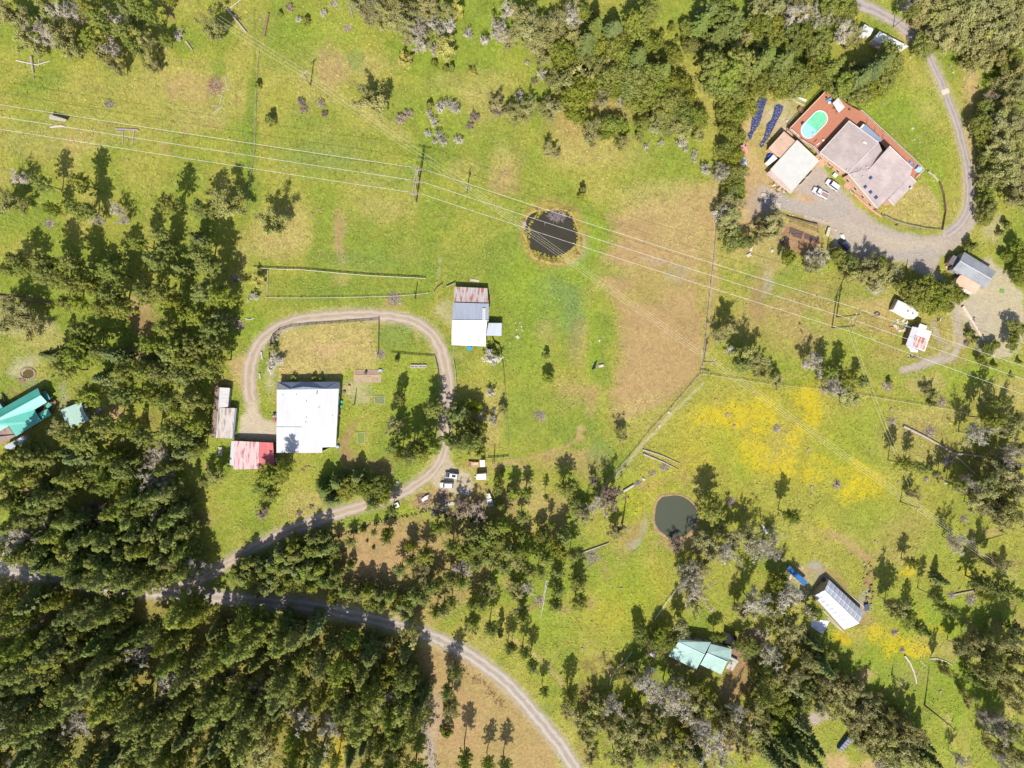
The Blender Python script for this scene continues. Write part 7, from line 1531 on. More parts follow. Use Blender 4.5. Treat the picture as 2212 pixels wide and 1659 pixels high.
for a, b2 in (((1788,1215),(1805,1205)),((1805,1205),(1822,1230)),((1822,1230),(1800,1242)),((1800,1242),(1788,1215))): mb.bar(ZP('K', *a, .5), ZP('K', *b2, .5), .12)
mb.bar(ZP('K', 1745, 1280, .2), ZP('K', 1780, 1245, .3), .08); solo('soccer_goal', 'small white frame in the shade beside the round pond', 'frame', mb, TRIM)
# play set and wooden things
p0 = ZP('cars', 750, 180); T = Thing('swing_set', 'orange timber play frame with a white canopy above the enclosed trailer', 'play set', p0)
G = pts('cars', [(790,135,2.4),(860,135,2.4),(858,228,2.4),(790,228,2.4)]); mb = MB(); mb.slab(G, .08); T.part('canopy', mb, plain('pinkish_white', (.70,.62,.60), .6))
for g_ in G: mb = MB(); mb.bar((g_.x,g_.y,0), g_, .1); T.part('post', mb, WOODO)
G2 = pts('cars', [(668,158),(775,158),(775,222),(668,222)], .9); mb = MB(); mb.slab(G2, .08); T.part('platform', mb, WOODO)
mb = MB(); G3 = pts('cars', [(695,170),(760,170),(760,212),(695,212)], .97)
for i in range(4): mb.bar(G3[i-1]+Vector((0,0,.1)), G3[i]+Vector((0,0,.1)), .12)
mb.slab([g_+Vector((0,0,.02)) for g_ in G3], .03); T.part('sandbox', mb, WOODP)
mb = MB(); mb.bar(ZP('cars', 700, 160, 2.1), ZP('cars', 965, 190, 2.1), .12); mb.bar(ZP('cars', 965, 175), ZP('cars', 965, 190, 2.1), .1); mb.bar(ZP('cars', 965, 205), ZP('cars', 965, 190, 2.1), .1); T.part('swing_beam', mb, WOODO)
mb = MB(); mb.slab(pts('cars', [(628,150),(668,150),(665,228),(625,228)], .8), .1); mb.box(ZP('cars', 648, 190, .4), (.9,1.6,.7)); solo('picnic_table', 'brown slatted table at the left end of the play frame', 'table', mb, DECK2)
T = Thing('slab_bench', 'pale concrete slab with a dark grille below the white car', 'slab', ZP('cars', 415, 735)); mb = MB(); mb.box(ZP('cars', 415, 735, .2), (3.2,1.05,.35), .1); T.part('slab', mb, CONC)
mb = MB()
for k in range(4): mb.bar(ZP('cars', 432+k*16, 708, .4), ZP('cars', 438+k*16, 752, .4), .08)
for k in range(3): mb.bar(ZP('cars', 428, 715+k*16, .4), ZP('cars', 490, 708+k*16, .4), .06)
T.part('grille', mb, DARKM)
mb = MB()
for k in range(4): mb.bar(ZP('cars', 290, 795+k*15, .3), ZP('cars', 348, 792+k*15, .3), .24, .05)
mb.bar(ZP('cars', 300, 790, .15), ZP('cars', 300, 845, .15), .1); mb.bar(ZP('cars', 340, 790, .15), ZP('cars', 340, 845, .15), .1); solo('wooden_pallet', 'pale pallet below the concrete slab near the ditch', 'pallet', mb, WOODP)
mb = MB()
for k in range(5): mb.bar(ZP('cars', 765, 700+k*9, .5), ZP('cars', 808, 698+k*9, .5), .14, .05)
mb.box(ZP('cars', 787, 718, .25), (1.0,.9,.4)); mb.bar(ZP('cars', 812, 720, .2), ZP('cars', 830, 795, .2), .2); solo('crate_stack', 'pinkish wooden crates left of the white boat', 'crates', mb, plain('pink_crates', (.55,.42,.40), .8))
mb = MB()
for i in range(4):
    for j in range(2):
        if (i, j) != (0, 1): q = ZP('cars', 545+i*26-j*38, 485+i*38+j*14, .06); mb.box(q, (1.0,.8,.08), .5+.1*i)
solo('stepping_slabs', 'scattered flat stone slabs right of the parked cars', 'paving slabs', mb, ROCK)
p0 = ZP('F', 1800, 1515) if False else ZP('F', 1405, 1505); T = Thing('double_planter', 'pale double cold frame on the lawn inside the drive loop', 'planter', p0); mb = MB()
for u in (-1.3, 1.3):
    for a, b2 in (((-1.15,.4),(1.15,.4)),((-1.15,-.4),(1.15,-.4)),((-1.15,-.4),(-1.15,.4)),((1.15,-.4),(1.15,.4)),((0,-.4),(0,.4))): mb.bar(p0+Vector((u+a[0],a[1],.35)), p0+Vector((u+b2[0],b2[1],.35)), .12, .6)
T.part('frame', mb, TRIM); mb = MB(); mb.box(p0+Vector((0,0,.25)), (4.8,.8,.2)); T.part('soil', mb, plain('planter_soil', (.30,.22,.16), .9))
# people
def person(label, x, y, face, top, bottom, hair, pose=0):
    p = P(x, y); th = Thing('person', label, 'person', p); c, s_ = math.cos(face), math.sin(face)
    w2 = lambda u, v, h: (c*u-s_*v, s_*u+c*v, h)
    J = [((0,0,.95),.15),((0,0,1.15),.145),((0,0,1.38),.15),((0,0,1.50),.06),((.01,0,1.58),.085),((.02,0,1.70),.095)]
    E = [(0,1),(1,2),(2,3),(3,4),(4,5)]
    for sd in (-1, 1):
        b = len(J); J += [((0,.10*sd,.88),.10),((.02,.11*sd,.50),.065),((0,.12*sd,.10),.045),((.14,.13*sd,.04),.035)]; E += [(0,b),(b,b+1),(b+1,b+2),(b+2,b+3)]
        b = len(J); fwd = .25 if pose == sd else .05; J += [((0,.19*sd,1.40),.06),((0,.25*sd,1.12),.042),((fwd,.24*sd,.90+fwd*.6),.032),((fwd+.04,.24*sd,.83+fwd*.7),.028)]; E += [(2,b),(b,b+1),(b+1,b+2),(b+2,b+3)]
        hnd = b+3; hp = J[hnd][0]
        for k in range(4): q = len(J); J += [((hp[0]+.02, hp[1]+(k-1.5)*.018, hp[2]-.045),.009),((hp[0]+.025+.004*k, hp[1]+(k-1.5)*.02, hp[2]-.08-(.008 if k in (1,2) else 0)),.008)]; E += [(hnd,q),(q,q+1)]
        q = len(J); J += [((hp[0]+.045, hp[1]-sd*.01, hp[2]-.02),.009),((hp[0]+.07, hp[1]-sd*.015, hp[2]-.045),.008)]; E += [(hnd,q),(q,q+1)]
    me = bpy.data.meshes.new('body'); me.from_pydata([w2(*a[0]) for a in J], E, []); me.update()
    me.materials.append(top); o = link('body', me, th.e)
    sk = o.modifiers.new('skin', 'SKIN'); me.skin_vertices  # created with the modifier below
    if not me.skin_vertices: bpy.context.view_layer.objects.active = o; bpy.ops.mesh.customdata_skin_add()
    for i, (a, r) in enumerate(J): me.skin_vertices[0].data[i].radius = (r, r)
    me.skin_vertices[0].data[0].use_root = True
    su = o.modifiers.new('sub', 'SUBSURF'); su.levels = 1; su.render_levels = 1
    dg = bpy.context.evaluated_depsgraph_get(); ev = o.evaluated_get(dg); m2 = bpy.data.meshes.new_from_object(ev); o.modifiers.clear(); o.data = m2
    m2.materials.clear(); [m2.materials.append(k) for k in (top, bottom, plain('skin', (.50,.30,.20), .6, .05), DARKM)]
    for f in m2.polygons:
        z = f.center.z; l = (c*f.center.x+s_*f.center.y, -s_*f.center.x+c*f.center.y)
        f.material_index = 2 if z > 1.49 or (abs(l[1]) > .2 and z < 1.12) else (0 if z > .93 else (3 if z < .09 else 1)); f.use_smooth = True
    mb = MB(); n = 10
    for i in range(4):
        for j in range(n):
            f = lambda a, b_: w2(-.015+.108*math.cos(b_)*math.cos(a), .1*math.sin(b_)*math.cos(a), 1.715+.11*math.sin(a)); a0, a1_ = .15+i*.35, .15+(i+1)*.35; b0, b1 = 6.28318*j/n, 6.28318*(j+1)/n
            mb.face([tuple(Vector(f(a0,b0))+p), tuple(Vector(f(a0,b1))+p), tuple(Vector(f(a1_,b1))+p), tuple(Vector(f(a1_,b0))+p)])
    th.part('hair', mb, hair)
    mb = MB()
    for v in (-.035,.035): mb.box(p+Vector(w2(.108,v,1.70)), (.02,.025,.015), face)
    th.part('eyes', mb, DARKM); mb = MB(); mb.box(p+Vector(w2(.118,0,1.67)), (.035,.025,.045), face); th.part('nose', mb, MATS['skin']); mb = MB(); mb.box(p+Vector(w2(.108,0,1.625)), (.015,.05,.012), face); th.part('mouth', mb, TAIL)
    for sd in (-1, 1): mb = MB(); mb.box(p+Vector(w2(0,.10*sd,1.68)), (.04,.02,.06), face); th.part('ear', mb, MATS['skin'])
person('person in a tan top standing at the nose of the white car', *Z('cars', 256, 432), .1, plain('tan_shirt', (.50,.27,.14), .9), plain('dark_jeans', (.05,.06,.10), .9), plain('brown_hair', (.08,.05,.03), .8), 1)
person('person in dark clothes between the two parked cars', *Z('cars', 288, 405), 3.0, plain('dark_shirt', (.05,.05,.07), .9), MATS['dark_jeans'], MATS['brown_hair'], -1)
# ------------------------------------------------------------------ logs, stumps, heaps
def log(label, sheet, P_, r0, r1, mat=LOGW, z=None, name='fallen_log', branches=0, seed=1, group=None):
    q = [ZP(sheet, *p, r0*.9) for p in P_]; r = random.Random(seed); k = len(q); mb = MB()
    mb.tube(q, [r0+(r1-r0)*i/(k-1) for i in range(k)], 8)
    for i in range(branches):
        f = r.uniform(.15, .98)*(k-1); j = min(int(f), k-2); a = q[j].lerp(q[j+1], f-j); d = (q[j+1]-q[j]).normalized(); sd = r.choice((-1, 1)); e = a+(Vector((d.y,-d.x,0))*sd+d*.6+Vector((0,0,r.uniform(0,.5))))*r.uniform(.5, 1.8); mb.cyl(a, e, r0*.22, .02, 4)
    return solo(name, label, 'log', mb, mat, group)
log('long grey log lying alone at the top near the left picture quarter', 'A', [(1955,70),(2130,282)], .42, .3, LOGW)
log('thin pale pole leaning from the top edge onto the long grey log', 'A', [(1985,72),(2100,-20)], .14, .1, SILV)
log('brown-barked log at the top just right of the upper left pines', 'A', [(1420,40),(1500,160)], .45, .35, LOGB)
log('short upright-looking pale log left of the fork', 'A', [(268,490),(285,628)], .4, .3, LOGW); log('forked pale branch at the far left field edge', 'A', [(140,522),(320,560),(435,525)], .2, .1, SILV, branches=5); log('stubby pale log right of the short log', 'A', [(340,500),(333,580)], .2, .15, LOGW)
log('red-brown rotten log near the top edge', 'B', [(105,115),(85,220),(70,312)], .45, .3, LOGB); log('slim fallen log at the pine base', 'A', [(1605,355),(1660,430)], .3, .2, LOGW); log('slim grey log beside the top bushes', 'B', [(800,20),(838,155)], .25, .15, LOGW)
log('upper of two parallel pale logs in the upper meadow', 'K', [(1130,565),(1290,615),(1450,685)], .3, .12, LOGW, branches=3); log('lower of two parallel pale logs in the upper meadow', 'K', [(1135,602),(1290,665),(1440,738)], .32, .12, LOGW, branches=3, seed=3); log('thin pole crossing the two parallel logs', 'K', [(1140,545),(1215,640),(1265,722)], .12, .08, LOGW)
log('short thick pale log below the parallel pair', 'K', [(962,926),(1050,872)], .42, .38, SILV); log('long log left of the grey brush pile in the clearing', 'K', [(518,1492),(650,1440),(838,1372)], .35, .18, LOGW, branches=2); log('thin bent pole below the clearing brush pile', 'K', [(575,1655),(690,1560),(805,1478)], .12, .08, LOGW)
log('very long fallen trunk pointing right in the east meadow', 'L', [(1172,362),(1380,465),(1600,592)], .45, .28, LOGW, branches=4); log('second fallen trunk reaching the right tree cluster', 'L', [(1590,595),(1750,610),(1930,632),(2130,622)], .38, .18, LOGW, branches=4, seed=4); log('curved fallen branch below the second trunk', 'L', [(1610,610),(1700,690),(1850,825)], .3, .14, LOGW, branches=4, seed=5)
log('crooked pale branch lying below the big fallen trunks', 'L', [(1515,850),(1700,890),(1890,905),(2050,960)], .18, .08, SILV, branches=8, seed=6)
log('broken pale trunk in pieces right of the greenhouse', 'Q', [(1183,690),(1225,745),(1262,830),(1285,930)], .32, .25, SILV, branches=4); log('straight log beside a stump at the far right meadow', 'Q', [(1600,162),(1800,122)], .3, .25, LOGW); log('dark branch across the pine shadow on the right', 'L', [(1805,1368),(1920,1335),(2040,1300)], .16, .06, LOGB, branches=3)
log('thick dark fallen trunk entering from the left edge', 'E', [(-60,895),(150,915),(300,940),(440,962)], .5, .32, LOGB, branches=3); log('long pale pole beside another in the green clearing', 'O', [(312,40),(285,150),(248,368)], .16, .1, SILV); log('pale pole twin in the green clearing', 'O', [(300,35),(280,130),(260,230)], .14, .08, SILV); log('short pole pointing at the small brush pile in the clearing', 'O', [(160,140),(228,222)], .12, .08, SILV)
log('bent white trunk arching beside the tall snag', 'Q', [(1398,716),(1460,715),(1530,735),(1595,772)], .2, .08, TRIM); log('thin V-shaped pale branches left of the broken trunk', 'Q', [(1120,905),(1185,962)], .15, .06, SILV, branches=3); log('slender twig pole right of the V-shaped branches', 'Q', [(1150,945),(1230,850)], .1, .05, SILV); log('pale twig arc below the bent trunk', 'Q', [(1315,730),(1350,765),(1390,800)], .12, .06, SILV)
log('short log in the tall grass at the lane', 'F', [(45,1380),(55,1445)], .3, .25, SILV); log('pale log beside the drive bend', 'F', [(30,1565),(38,1615)], .3, .25, SILV); log('thin bleached pole by the forest edge', 'E', [(2015,1105),(2075,1108)], .15, .12, SILV); log('curled white driftwood by the forest edge', 'E', [(2120,1092),(2160,1102),(2200,1085)], .2, .12, SILV)
log('pale pole half hidden in the tree group right of the lower yard', 'A', [(2060,470),(2090,500)], .1, .08, SILV) if False else None
def brush(label, sheet, x, y, r, seed, mats=None, name='brush_pile', cat='brush pile', flat=1.0, n=None):
    R = r*.15; c = ZP(sheet, x, y); q = random.Random(seed); mb = MB(); n = n or int(50+R*70); mats = mats or [SILV, LOGW, LOGB]
    for _ in range(n):
        a = q.uniform(0, 6.283); k = q.random()**.6*R; p = c+Vector((math.cos(a)*k, math.sin(a)*k*flat, q.uniform(.05, .75)*max(.15, 1-k/R)*min(1, R))); b_ = q.uniform(0, 6.283); L = q.uniform(.3, .95)*min(1.6, R)
        mb.cyl(p, p+Vector((math.cos(b_)*L, math.sin(b_)*L, q.uniform(-.15, .2))), q.uniform(.03, .08), .02, 3, cap=False, mi=q.randrange(len(mats)))
    solo(name, label, cat, mb, mats)
REDB = plain('red_brush', (.30,.15,.12), .95, .25)
brush('large reddish slash pile ringed by pale chunks in the upper left field', 'A', 1865, 750, 17, 31, [REDB, REDB, SILV]); brush('small charcoal grey burn pile in the upper left field', 'A', 945, 903, 9, 32, [WOOD, DARKM, LOGW], flat=.7)
mb = MB()
for a, b2 in (((1945,660),(1960,780)),((1915,820),(1900,900)),((1830,915),(1885,915)),((1830,985),(1925,920)),((1960,780),(1980,770)),((1890,820),(1930,835))): mb.bar(ZP('A', *a, .1), ZP('A', *b2, .1), .14)
solo('loose_poles', 'scattered pale poles below the reddish slash pile', 'poles', mb, SILV)
brush('purplish brush pile with white scraps below the driveway', 'J', 1450, 1000, 16, 33, [REDB, LOGB, SILV]); sheet_thing('white_tarpaulin', 'white plastic scraps on the purplish brush pile', 'plastic sheet', [ZP('J', *p, 0) for p in [(1430,990),(1460,965),(1495,950),(1490,985),(1460,1000),(1440,1012)]], TRIM, .75, .25)
brush('brown twig pile just left of the concrete slab', 'cars', 285, 630, 13, 34, [REDB, LOGB, SILV]); brush('loose twig pile between driveway pile and pallet', 'cars', 300, 720, 11, 35, [LOGW, SILV])
k = 36
for lab, sh, x, y, r in (('heart-shaped grey brush pile in the green pasture', 'K', 240, 272, 11), ('grey brush pile above the parallel logs end', 'K', 1320, 715, 10), ('pale rock-like brush heap between pale log and pile', 'K', 1213, 768, 6), ('brush heap just above the short thick log', 'K', 1090, 856, 7),
                         ('white star-shaped brush pile in the buttercups', 'K', 1890, 1015, 10), ('big round brush pile in the lower clearing', 'K', 690, 1482, 16), ('round grey brush pile above the long fallen trunk', 'L', 1392, 415, 13), ('violet grey brush pile below the long fallen trunk', 'L', 1550, 648, 15),
                         ('small grey brush pile right of the thin wires', 'L', 1066, 322, 9), ('charred stump with twigs in mid meadow', 'L', 592, 870, 9), ('small brown brush patch at the meadow left', 'L', 72, 382, 8), ('faint brush patch near the right tree row', 'L', 1690, 1165, 8), ('small pale heap by the lone crooked branch', 'L', 1368, 820, 6),
                         ('stick pile right of the long log at far right', 'Q', 1752, 200, 14), ('twiggy heap at the left end of the far right log', 'Q', 1585, 165, 8), ('grey twig heap below the greenhouse corner', 'Q', 1090, 492, 8), ('tiny twig heap above the broken trunk', 'Q', 1160, 640, 6), ('twig heap in the right clearing of lower pasture', 'O', 240, 215, 9),
                         ('brown brush patch at the edge of the west forest', 'E', 430, 275, 9), ('violet brush pile right of the west forest edge', 'E', 2030, 750, 8), ('reddish brush pile above the driveway bend', 'E', 2075, 1150, 9), ('brush pile inside the fenced strip', 'F', 1195, 922, 15), ('brush heap at the paddock corner', 'F', 1080, 1400, 9),
                         ('pale brush pile at the top right of the meadow fence', 'L', 1030, 15, 12), ('twig heap beside the young conifer at the fence', 'L', 1500, 150, 10), ('tangle of grey branches behind the yard shrubs', 'H', 1100, 665, 12), ('grey stick heap above the row of old stumps', 'B', 790, 245, 7), ('stick heap at the top edge', 'B', 680, 30, 6)):
    brush(lab, sh, x, y, r, k); k += 1
PIND = plain('island_twigs', (.27,.21,.24), .9, .25); brush('purplish brush raft floating at the top of the dark pond', 'G', 385, 205, 20, 70, [PIND, PIND, LOGW], 'brush_raft', 'brush raft', .55, 260)
mb = MB(); mb.bar(ZP('G', 288, 255, .1), ZP('G', 282, 292, .1), .1); mb.bar(ZP('G', 276, 272, .1), ZP('G', 294, 268, .1), .1); solo('floating_branch', 'small reddish branch floating in the dark pond', 'branch', mb, REDB)
mb = MB(); mb.box(ZP('G', 108, 275, .35), (1.1,1.6,.1), .1); mb.bar(ZP('G', 100, 262), ZP('G', 100, 262, .35), .1); mb.bar(ZP('G', 115, 285), ZP('G', 115, 285, .35), .1); solo('small_jetty', 'tiny wooden jetty on the left bank of the dark pond', 'jetty', mb, WOOD)
def stump(label, sheet, x, y, r=.5, h=.4, mat=LOGB, top=None):
    r *= .72; h = .3; top = top or plain('cut_wood', (.30,.24,.20), .95, .3)
    p = ZP(sheet, x, y); th = Thing('tree_stump', label, 'stump', p); mb = MB(); q = random.Random(int(x)); n = 9; rr = [r*q.uniform(.8, 1.25) for _ in range(n)]
    for i in range(n):
        a, b2 = 6.28318*i/n, 6.28318*(i+1)/n; j = (i+1) % n
        mb.face([(p.x+math.cos(a)*rr[i]*1.3, p.y+math.sin(a)*rr[i]*1.3, 0), (p.x+math.cos(b2)*rr[j]*1.3, p.y+math.sin(b2)*rr[j]*1.3, 0), (p.x+math.cos(b2)*rr[j], p.y+math.sin(b2)*rr[j], h), (p.x+math.cos(a)*rr[i], p.y+math.sin(a)*rr[i], h)])
    th.part('bark', mb, mat); mb = MB(); mb.face([(p.x+math.cos(6.28318*i/n)*rr[i], p.y+math.sin(6.28318*i/n)*rr[i], h) for i in range(n)]); th.part('cut_face', mb, top)
for sh, x, y, r, lab in (('K',1860,265,.8,'pale-ringed stump at the top of the buttercup meadow'),('K',1755,137,.6,'brown stump near the top of the buttercups'),('K',2005,1072,.7,'brown stump right of the white brush star'),('K',585,1305,.6,'dark stump in the lower left clearing'),('K',1920,362,.6,'dark stump patch below the pale-ringed stump'),
    ('L',1063,218,.6,'dark stump beside the meadow fence'),('L',350,563,.6,'brown stump in mid buttercups'),('L',375,890,.6,'stump beside the charred stump'),('L',375,958,.5,'grey stump below the charred stump'),('L',1125,845,.5,'stump by the wire crossing'),('L',925,1358,.5,'lonely stump in the tan meadow'),('L',830,1548,.5,'stump above the greenhouse'),
    ('L',880,565,.4,'small pale stump in the east meadow'),('Q',1655,115,.6,'stump with dark shadow right of the straight log'),('Q',1490,1000,.6,'rotten stump in the right clearing'),('Q',1290,1230,.4,'small brown stump in the green clearing'),('O',910,105,.4,'left of two dark stumps in the lower clearing'),('O',950,108,.4,'right of two dark stumps in the lower clearing'),
    ('O',605,630,.6,'stump with pale root in the lower clearing'),('J',1210,1215,.5,'dark stump in the brown field'),('J',1350,1205,.5,'stump below the ditch'),('J',1300,1278,.5,'small dark stump in the brown field'),('J',1420,1350,.3,'tiny stump in the brown field'),('J',420,722,.4,'dark stump on the farmhouse lawn'),('J',495,722,.3,'small stump on the farmhouse lawn'),
    ('B',700,78,.5,'pale stump at the top field'),('B',645,42,.5,'stump left of its pale twin'),('B',40,170,.5,'grey stump near the rotten log'),('A',1440,420,.5,'pinkish stump below the upper left pines'),('A',1655,525,.4,'grey stump in the upper left field'),('A',1562,543,.4,'dark stump in the upper left field'),('A',1105,1383,.5,'grey stump below the wires'),('A',2035,138,.4,'stump in the shade by the long grey log'),
    ('A',1912,32,.4,'pale stump at the top edge'),('A',290,672,.4,'pale cut stump at the far left'),('F',480,188,.4,'stump in the centre left pasture'),('F',553,152,.4,'grey stump in the centre left pasture'),('F',818,172,.4,'small stump in the centre pasture'),('E',2035,740,.6,'stump in the violet brush by the forest'),('D',1575,575,.5,'rock-like stump beside the north driveway'),('D',990,900,.5,'brown stump on the north lawn')):
    stump(lab, sh, x, y, r)
def rocks(label, sheet, L, r=.4, mat=ROCK, name='rock', cat='rock', group=None):
    mb = MB(); q = random.Random(len(L)+int(L[0][0]))
    for x, y in L:
        p = ZP(sheet, x, y); mb.box(p+Vector((0,0,r*.3)), (r*2*q.uniform(.8,1.2), r*1.5*q.uniform(.7,1.2), r*q.uniform(.6,1.1)), q.uniform(0,3), q.uniform(-.2,.2), taper=.6)
    solo(name, label, cat, mb, mat, group)
for sh, x, y, r, lab in (('K',1355,243,.6,'white boulder on the diagonal fence line'),('K',1272,358,.5,'small white boulder lower on the diagonal fence line'),('K',1138,820,.6,'pale boulder above the brush heap'),('D',1252,1108,.45,'white rock in the middle of the north lawn'),('D',1265,1205,.35,'pale rock lower on the north lawn'),('D',1310,1230,.35,'rock beside another near the deck'),
    ('G',755,1280,.6,'pinkish rock above the ditch'),('G',770,1500,.9,'broad pale rock beside the ditch pool'),('G',2065,485,.9,'upper of two pale boulders by the tan track'),('G',2045,542,.9,'lower of two pale boulders by the tan track'),('G',48,1248,.8,'white rock cluster right of the barn'),('H',35,505,.6,'pale rock right of the tan track boulders'),
    ('J',1222,855,.8,'round stone ring by the driveway bend'),('D',1740,665,.4,'white rock beside the north driveway'),('D',1600,625,.4,'pale rock near the north driveway')):
    rocks(lab, sh, [(x, y)], r)
rocks('curved line of tan stones right of the barn', 'G', [(30,1130),(70,1125),(80,1160),(40,1190),(88,1188),(92,1200)], .3, name='stone_line', cat='stones'); rocks('line of orange stones along the gravel yard edge', '5', [(700,545),(745,560),(985,570),(1120,605),(1245,625),(1290,655),(1370,685),(1520,815),(540,212),(655,280)], .35, plain('orange_stone', (.58,.38,.27), .9), 'stone_line', 'stones')
mb = MB(); mb.box(ZP('J', 1217, 1045, .35), (1.2,1.4,.7), .4); mb.box(ZP('J', 1217, 1045, .74), (1.3,1.5,.08), .4); solo('white_chest', 'small white box beside the driveway bend', 'box', mb, TRIM)
mb = MB(); mb.slab(pts('5', [(1395,770,.9),(1440,785,.9),(1400,945,.9),(1345,915,.9)]), .1); mb.box(ZP('5', 1390, 855, .45), (.9,2.2,.7), -.25); solo('log_rack', 'tan stacked board rack below the gravel yard', 'wood rack', mb, WOODP)
# garden beds
for i, (L_, lab) in enumerate((([(700,775),(960,870),(925,885),(680,880)], 'upper left dark bed of the four brown garden beds'), ([(725,890),(935,890),(900,990),(760,930)], 'middle dark bed of the four brown garden beds'), ([(975,885),(1215,975),(1195,1050),(955,975)], 'right dark bed of the four brown garden beds'), ([(585,930),(640,940),(600,1110),(500,1010)], 'left dark bed of the four brown garden beds'))):
    mb = MB(); mb.prism([tuple(ZP('5', *p).xy) for p in L_], .02, .22); solo('garden_bed', lab, 'garden bed', mb, plain('tilled_soil', (.11,.075,.065), .95, .3))
for i, (x, y, L, W, lab) in enumerate((('E',0,0,0,''),)): pass
garden_box('stone-edged bed with green plants right of the farmhouse', 'J', 1068, 135, 3.2, 2.6, 0, plain('herb_green', (.16,.19,.07), .9, .4, 3), ROCK, .25); garden_box('grassy stone-edged bed lower right of the farmhouse', 'J', 908, 462, 2.4, 3.4, 0, plain('bed_grass', (.16,.21,.035), .9, .3, 3), ROCK, .25)
garden_box('long pinkish bed along the lawn path above the round stones', 'F', 965, 1610, 8.4, 2.6, 0, plain('tan_bed', (.36,.26,.16), .95, .3), WOODP, .18); garden_box('upper long bed with a dark barrel right of the farmhouse', 'F', 955, 1560, 7.6, 1.6, 0, plain('red_bed', (.30,.19,.14), .95, .3), WOODP, .18)
garden_box('tall narrow white frame below the rusty shed', 'I', 1905, 580, 1.1, 2.6, 0, SOILP, TRIM, .4); garden_box('square brown bed near the small bushes of the farmhouse', 'J', 955, 130, 1.8, 1.8, 0, plain('tan_bed2', (.34,.27,.12), .95), WOODP, .15)
mb = MB(); p = ZP('F', 950, 1562, .2); mb.cyl(p, p+Vector((0,0,.8)), .4, .4, 12); mb.cyl(p+Vector((0,0,.8)), p+Vector((0,0,.86)), .43, .43, 12); solo('dark_barrel', 'dark barrel standing in the upper long bed', 'barrel', mb, DARKM)
mb = MB(); p = ZP('F', 1075, 1540); mb.box(p+Vector((0,0,.3)), (1.4,.9,.5), .1, taper=.7); mb.bar(p, p+Vector((1.2,0,.6)), .08); solo('wheelbarrow', 'bluish grey wheelbarrow at the right end of the long beds', 'wheelbarrow', mb, PALEB)
rocks('ring of dark stones and brush on the lawn below the farmhouse', 'J', [(395,745),(415,748),(455,708),(440,712),(400,735)], .35, LOGB, 'stone_ring', 'stones')
for x, y, lab, m_ in (('740', 150, 'teal bin against the farmhouse right wall', MATS['teal_plastic']), ('735', 190, 'green pot by the farmhouse right wall', MATS['teal_plastic']), ('765', 70, 'brown pot at the upper right of the farmhouse', BROWNW), ('805', 20, 'orange crate right of the farmhouse', WOODO), ('720', 268, 'small pink box by the farmhouse wall', PEACHW)):
    p = ZP('J', float(x), y); mb = MB(); mb.cyl(p, p+Vector((0,0,.6)), .35, .42, 10); mb.cyl(p+Vector((0,0,.6)), p+Vector((0,0,.68)), .46, .4, 10); solo('garden_tub', lab, 'tub', mb, m_)
# ------------------------------------------------------------------ fences
def fence(label, L, h=1.1, gap=2.4, mat=None, rails=(.35,.7,1.0), rw=.12, sheet='d', name='rail_fence', pw=.14):
    q = [ZP(sheet, *p) for p in L]; r = random.Random(int(q[0].x*10)); T = Thing(name, label, 'fence', q[0]); posts = 0; mr = MB(); up = Vector((0,0,1)); mp_ = MB()
    for a, b2 in zip(q, q[1:]):
        Ls = (b2-a).length; k = max(1, round(Ls/gap))
        for j in range(k):
            p = a.lerp(b2, j/k); q2 = a.lerp(b2, (j+1)/k); m1 = MB(); m1.bar(p, p+up*(h+.1)+Vector((r.uniform(-.05,.05), r.uniform(-.05,.05), 0)), pw)
            if posts < 99: T.part('post', m1, mat or WOOD); posts += 1
            for z in rails: mr.bar(p+up*z, q2+up*(z+r.uniform(-.03,.03)), .05 if rw < .1 else .07, rw)
        m1 = MB()
    m1 = MB(); m1.bar(q[-1], q[-1]+up*(h+.1), pw); T.part('post', m1, mat or WOOD)
    T.part('rails', mr, mat or WOOD)
WIRE = plain('fence_wire', (.42,.40,.38), .5, metal=.5, bumpy=0)
PALEF = plain('bleached_rail', (.55,.50,.44), .9, .15); DKF = plain('dark_rail', (.16,.12,.09), .9, .2)
fence('long pale rail fence across the top of the fenced strip', [(548,579),(600,582),(650,583),(750,592),(800,596),(860,599),(919,602)], mat=PALEF, rails=(.4,.8,1.1), rw=.14)
fence('low wire fence along the bottom of the fenced strip', [(575,643),(650,644),(740,643),(850,640),(895,637),(925,633)], 1.0, 4, PALEF, (.3,.6,.9), .03)
fence('short wire fence closing the left end of the strip', [(580,585),(578,643)], 1.0, 4, PALEF, (.3,.6,.9), .03)
fence('curved dark rail fence inside the top of the driveway loop', [(586,735),(588,727),(603,714),(628,706),(683,701),(733,698),(818,691)], mat=DKF, rails=(.4,.8,1.1))
fence('dark fence dividing tan lawn from green paddock', [(819,690),(818.5,725),(818,763)], 1.3, 2, DKF, (.3,.65,1.0,1.25), .18)
fence('dark rail fence below the green paddock', [(846,763),(890,767),(938,770)], mat=DKF); fence('short fence beside the inner driveway edge', [(940,772),(946,795),(948,812)], mat=DKF)
fence('fence down the left of the lane lawn', [(586,740),(582,765),(584,790)], mat=DKF); fence('pale fence running down from the barn lower left corner', [(980,748),(979,775),(984,800),(986,832)], mat=PALEF, rw=.16)
fence('crooked fence curling down from the barn annex', [(1063,729),(1067,740),(1078,746),(1083,765),(1088,800),(1090,832)], mat=LOGB, rails=(.3,.6,.9,1.1), rw=.2)
fence('wire fence continuing down to the yard corner', [(1090,832),(1094,880),(1097,930),(1099,986)], 1.1, 3.5, WOOD, (.4,.8,1.1), .03)
fence('fence from the play set to the pasture corner', [(1055,989),(1075,989),(1099,986)], mat=WOOD)
fence('long wire fence from the boulder trees down the big tan field', [(1546,485),(1541,555),(1531,640),(1523,727),(1516,790)], 1.2, 5, WOOD, (.4,.8,1.1), .03)
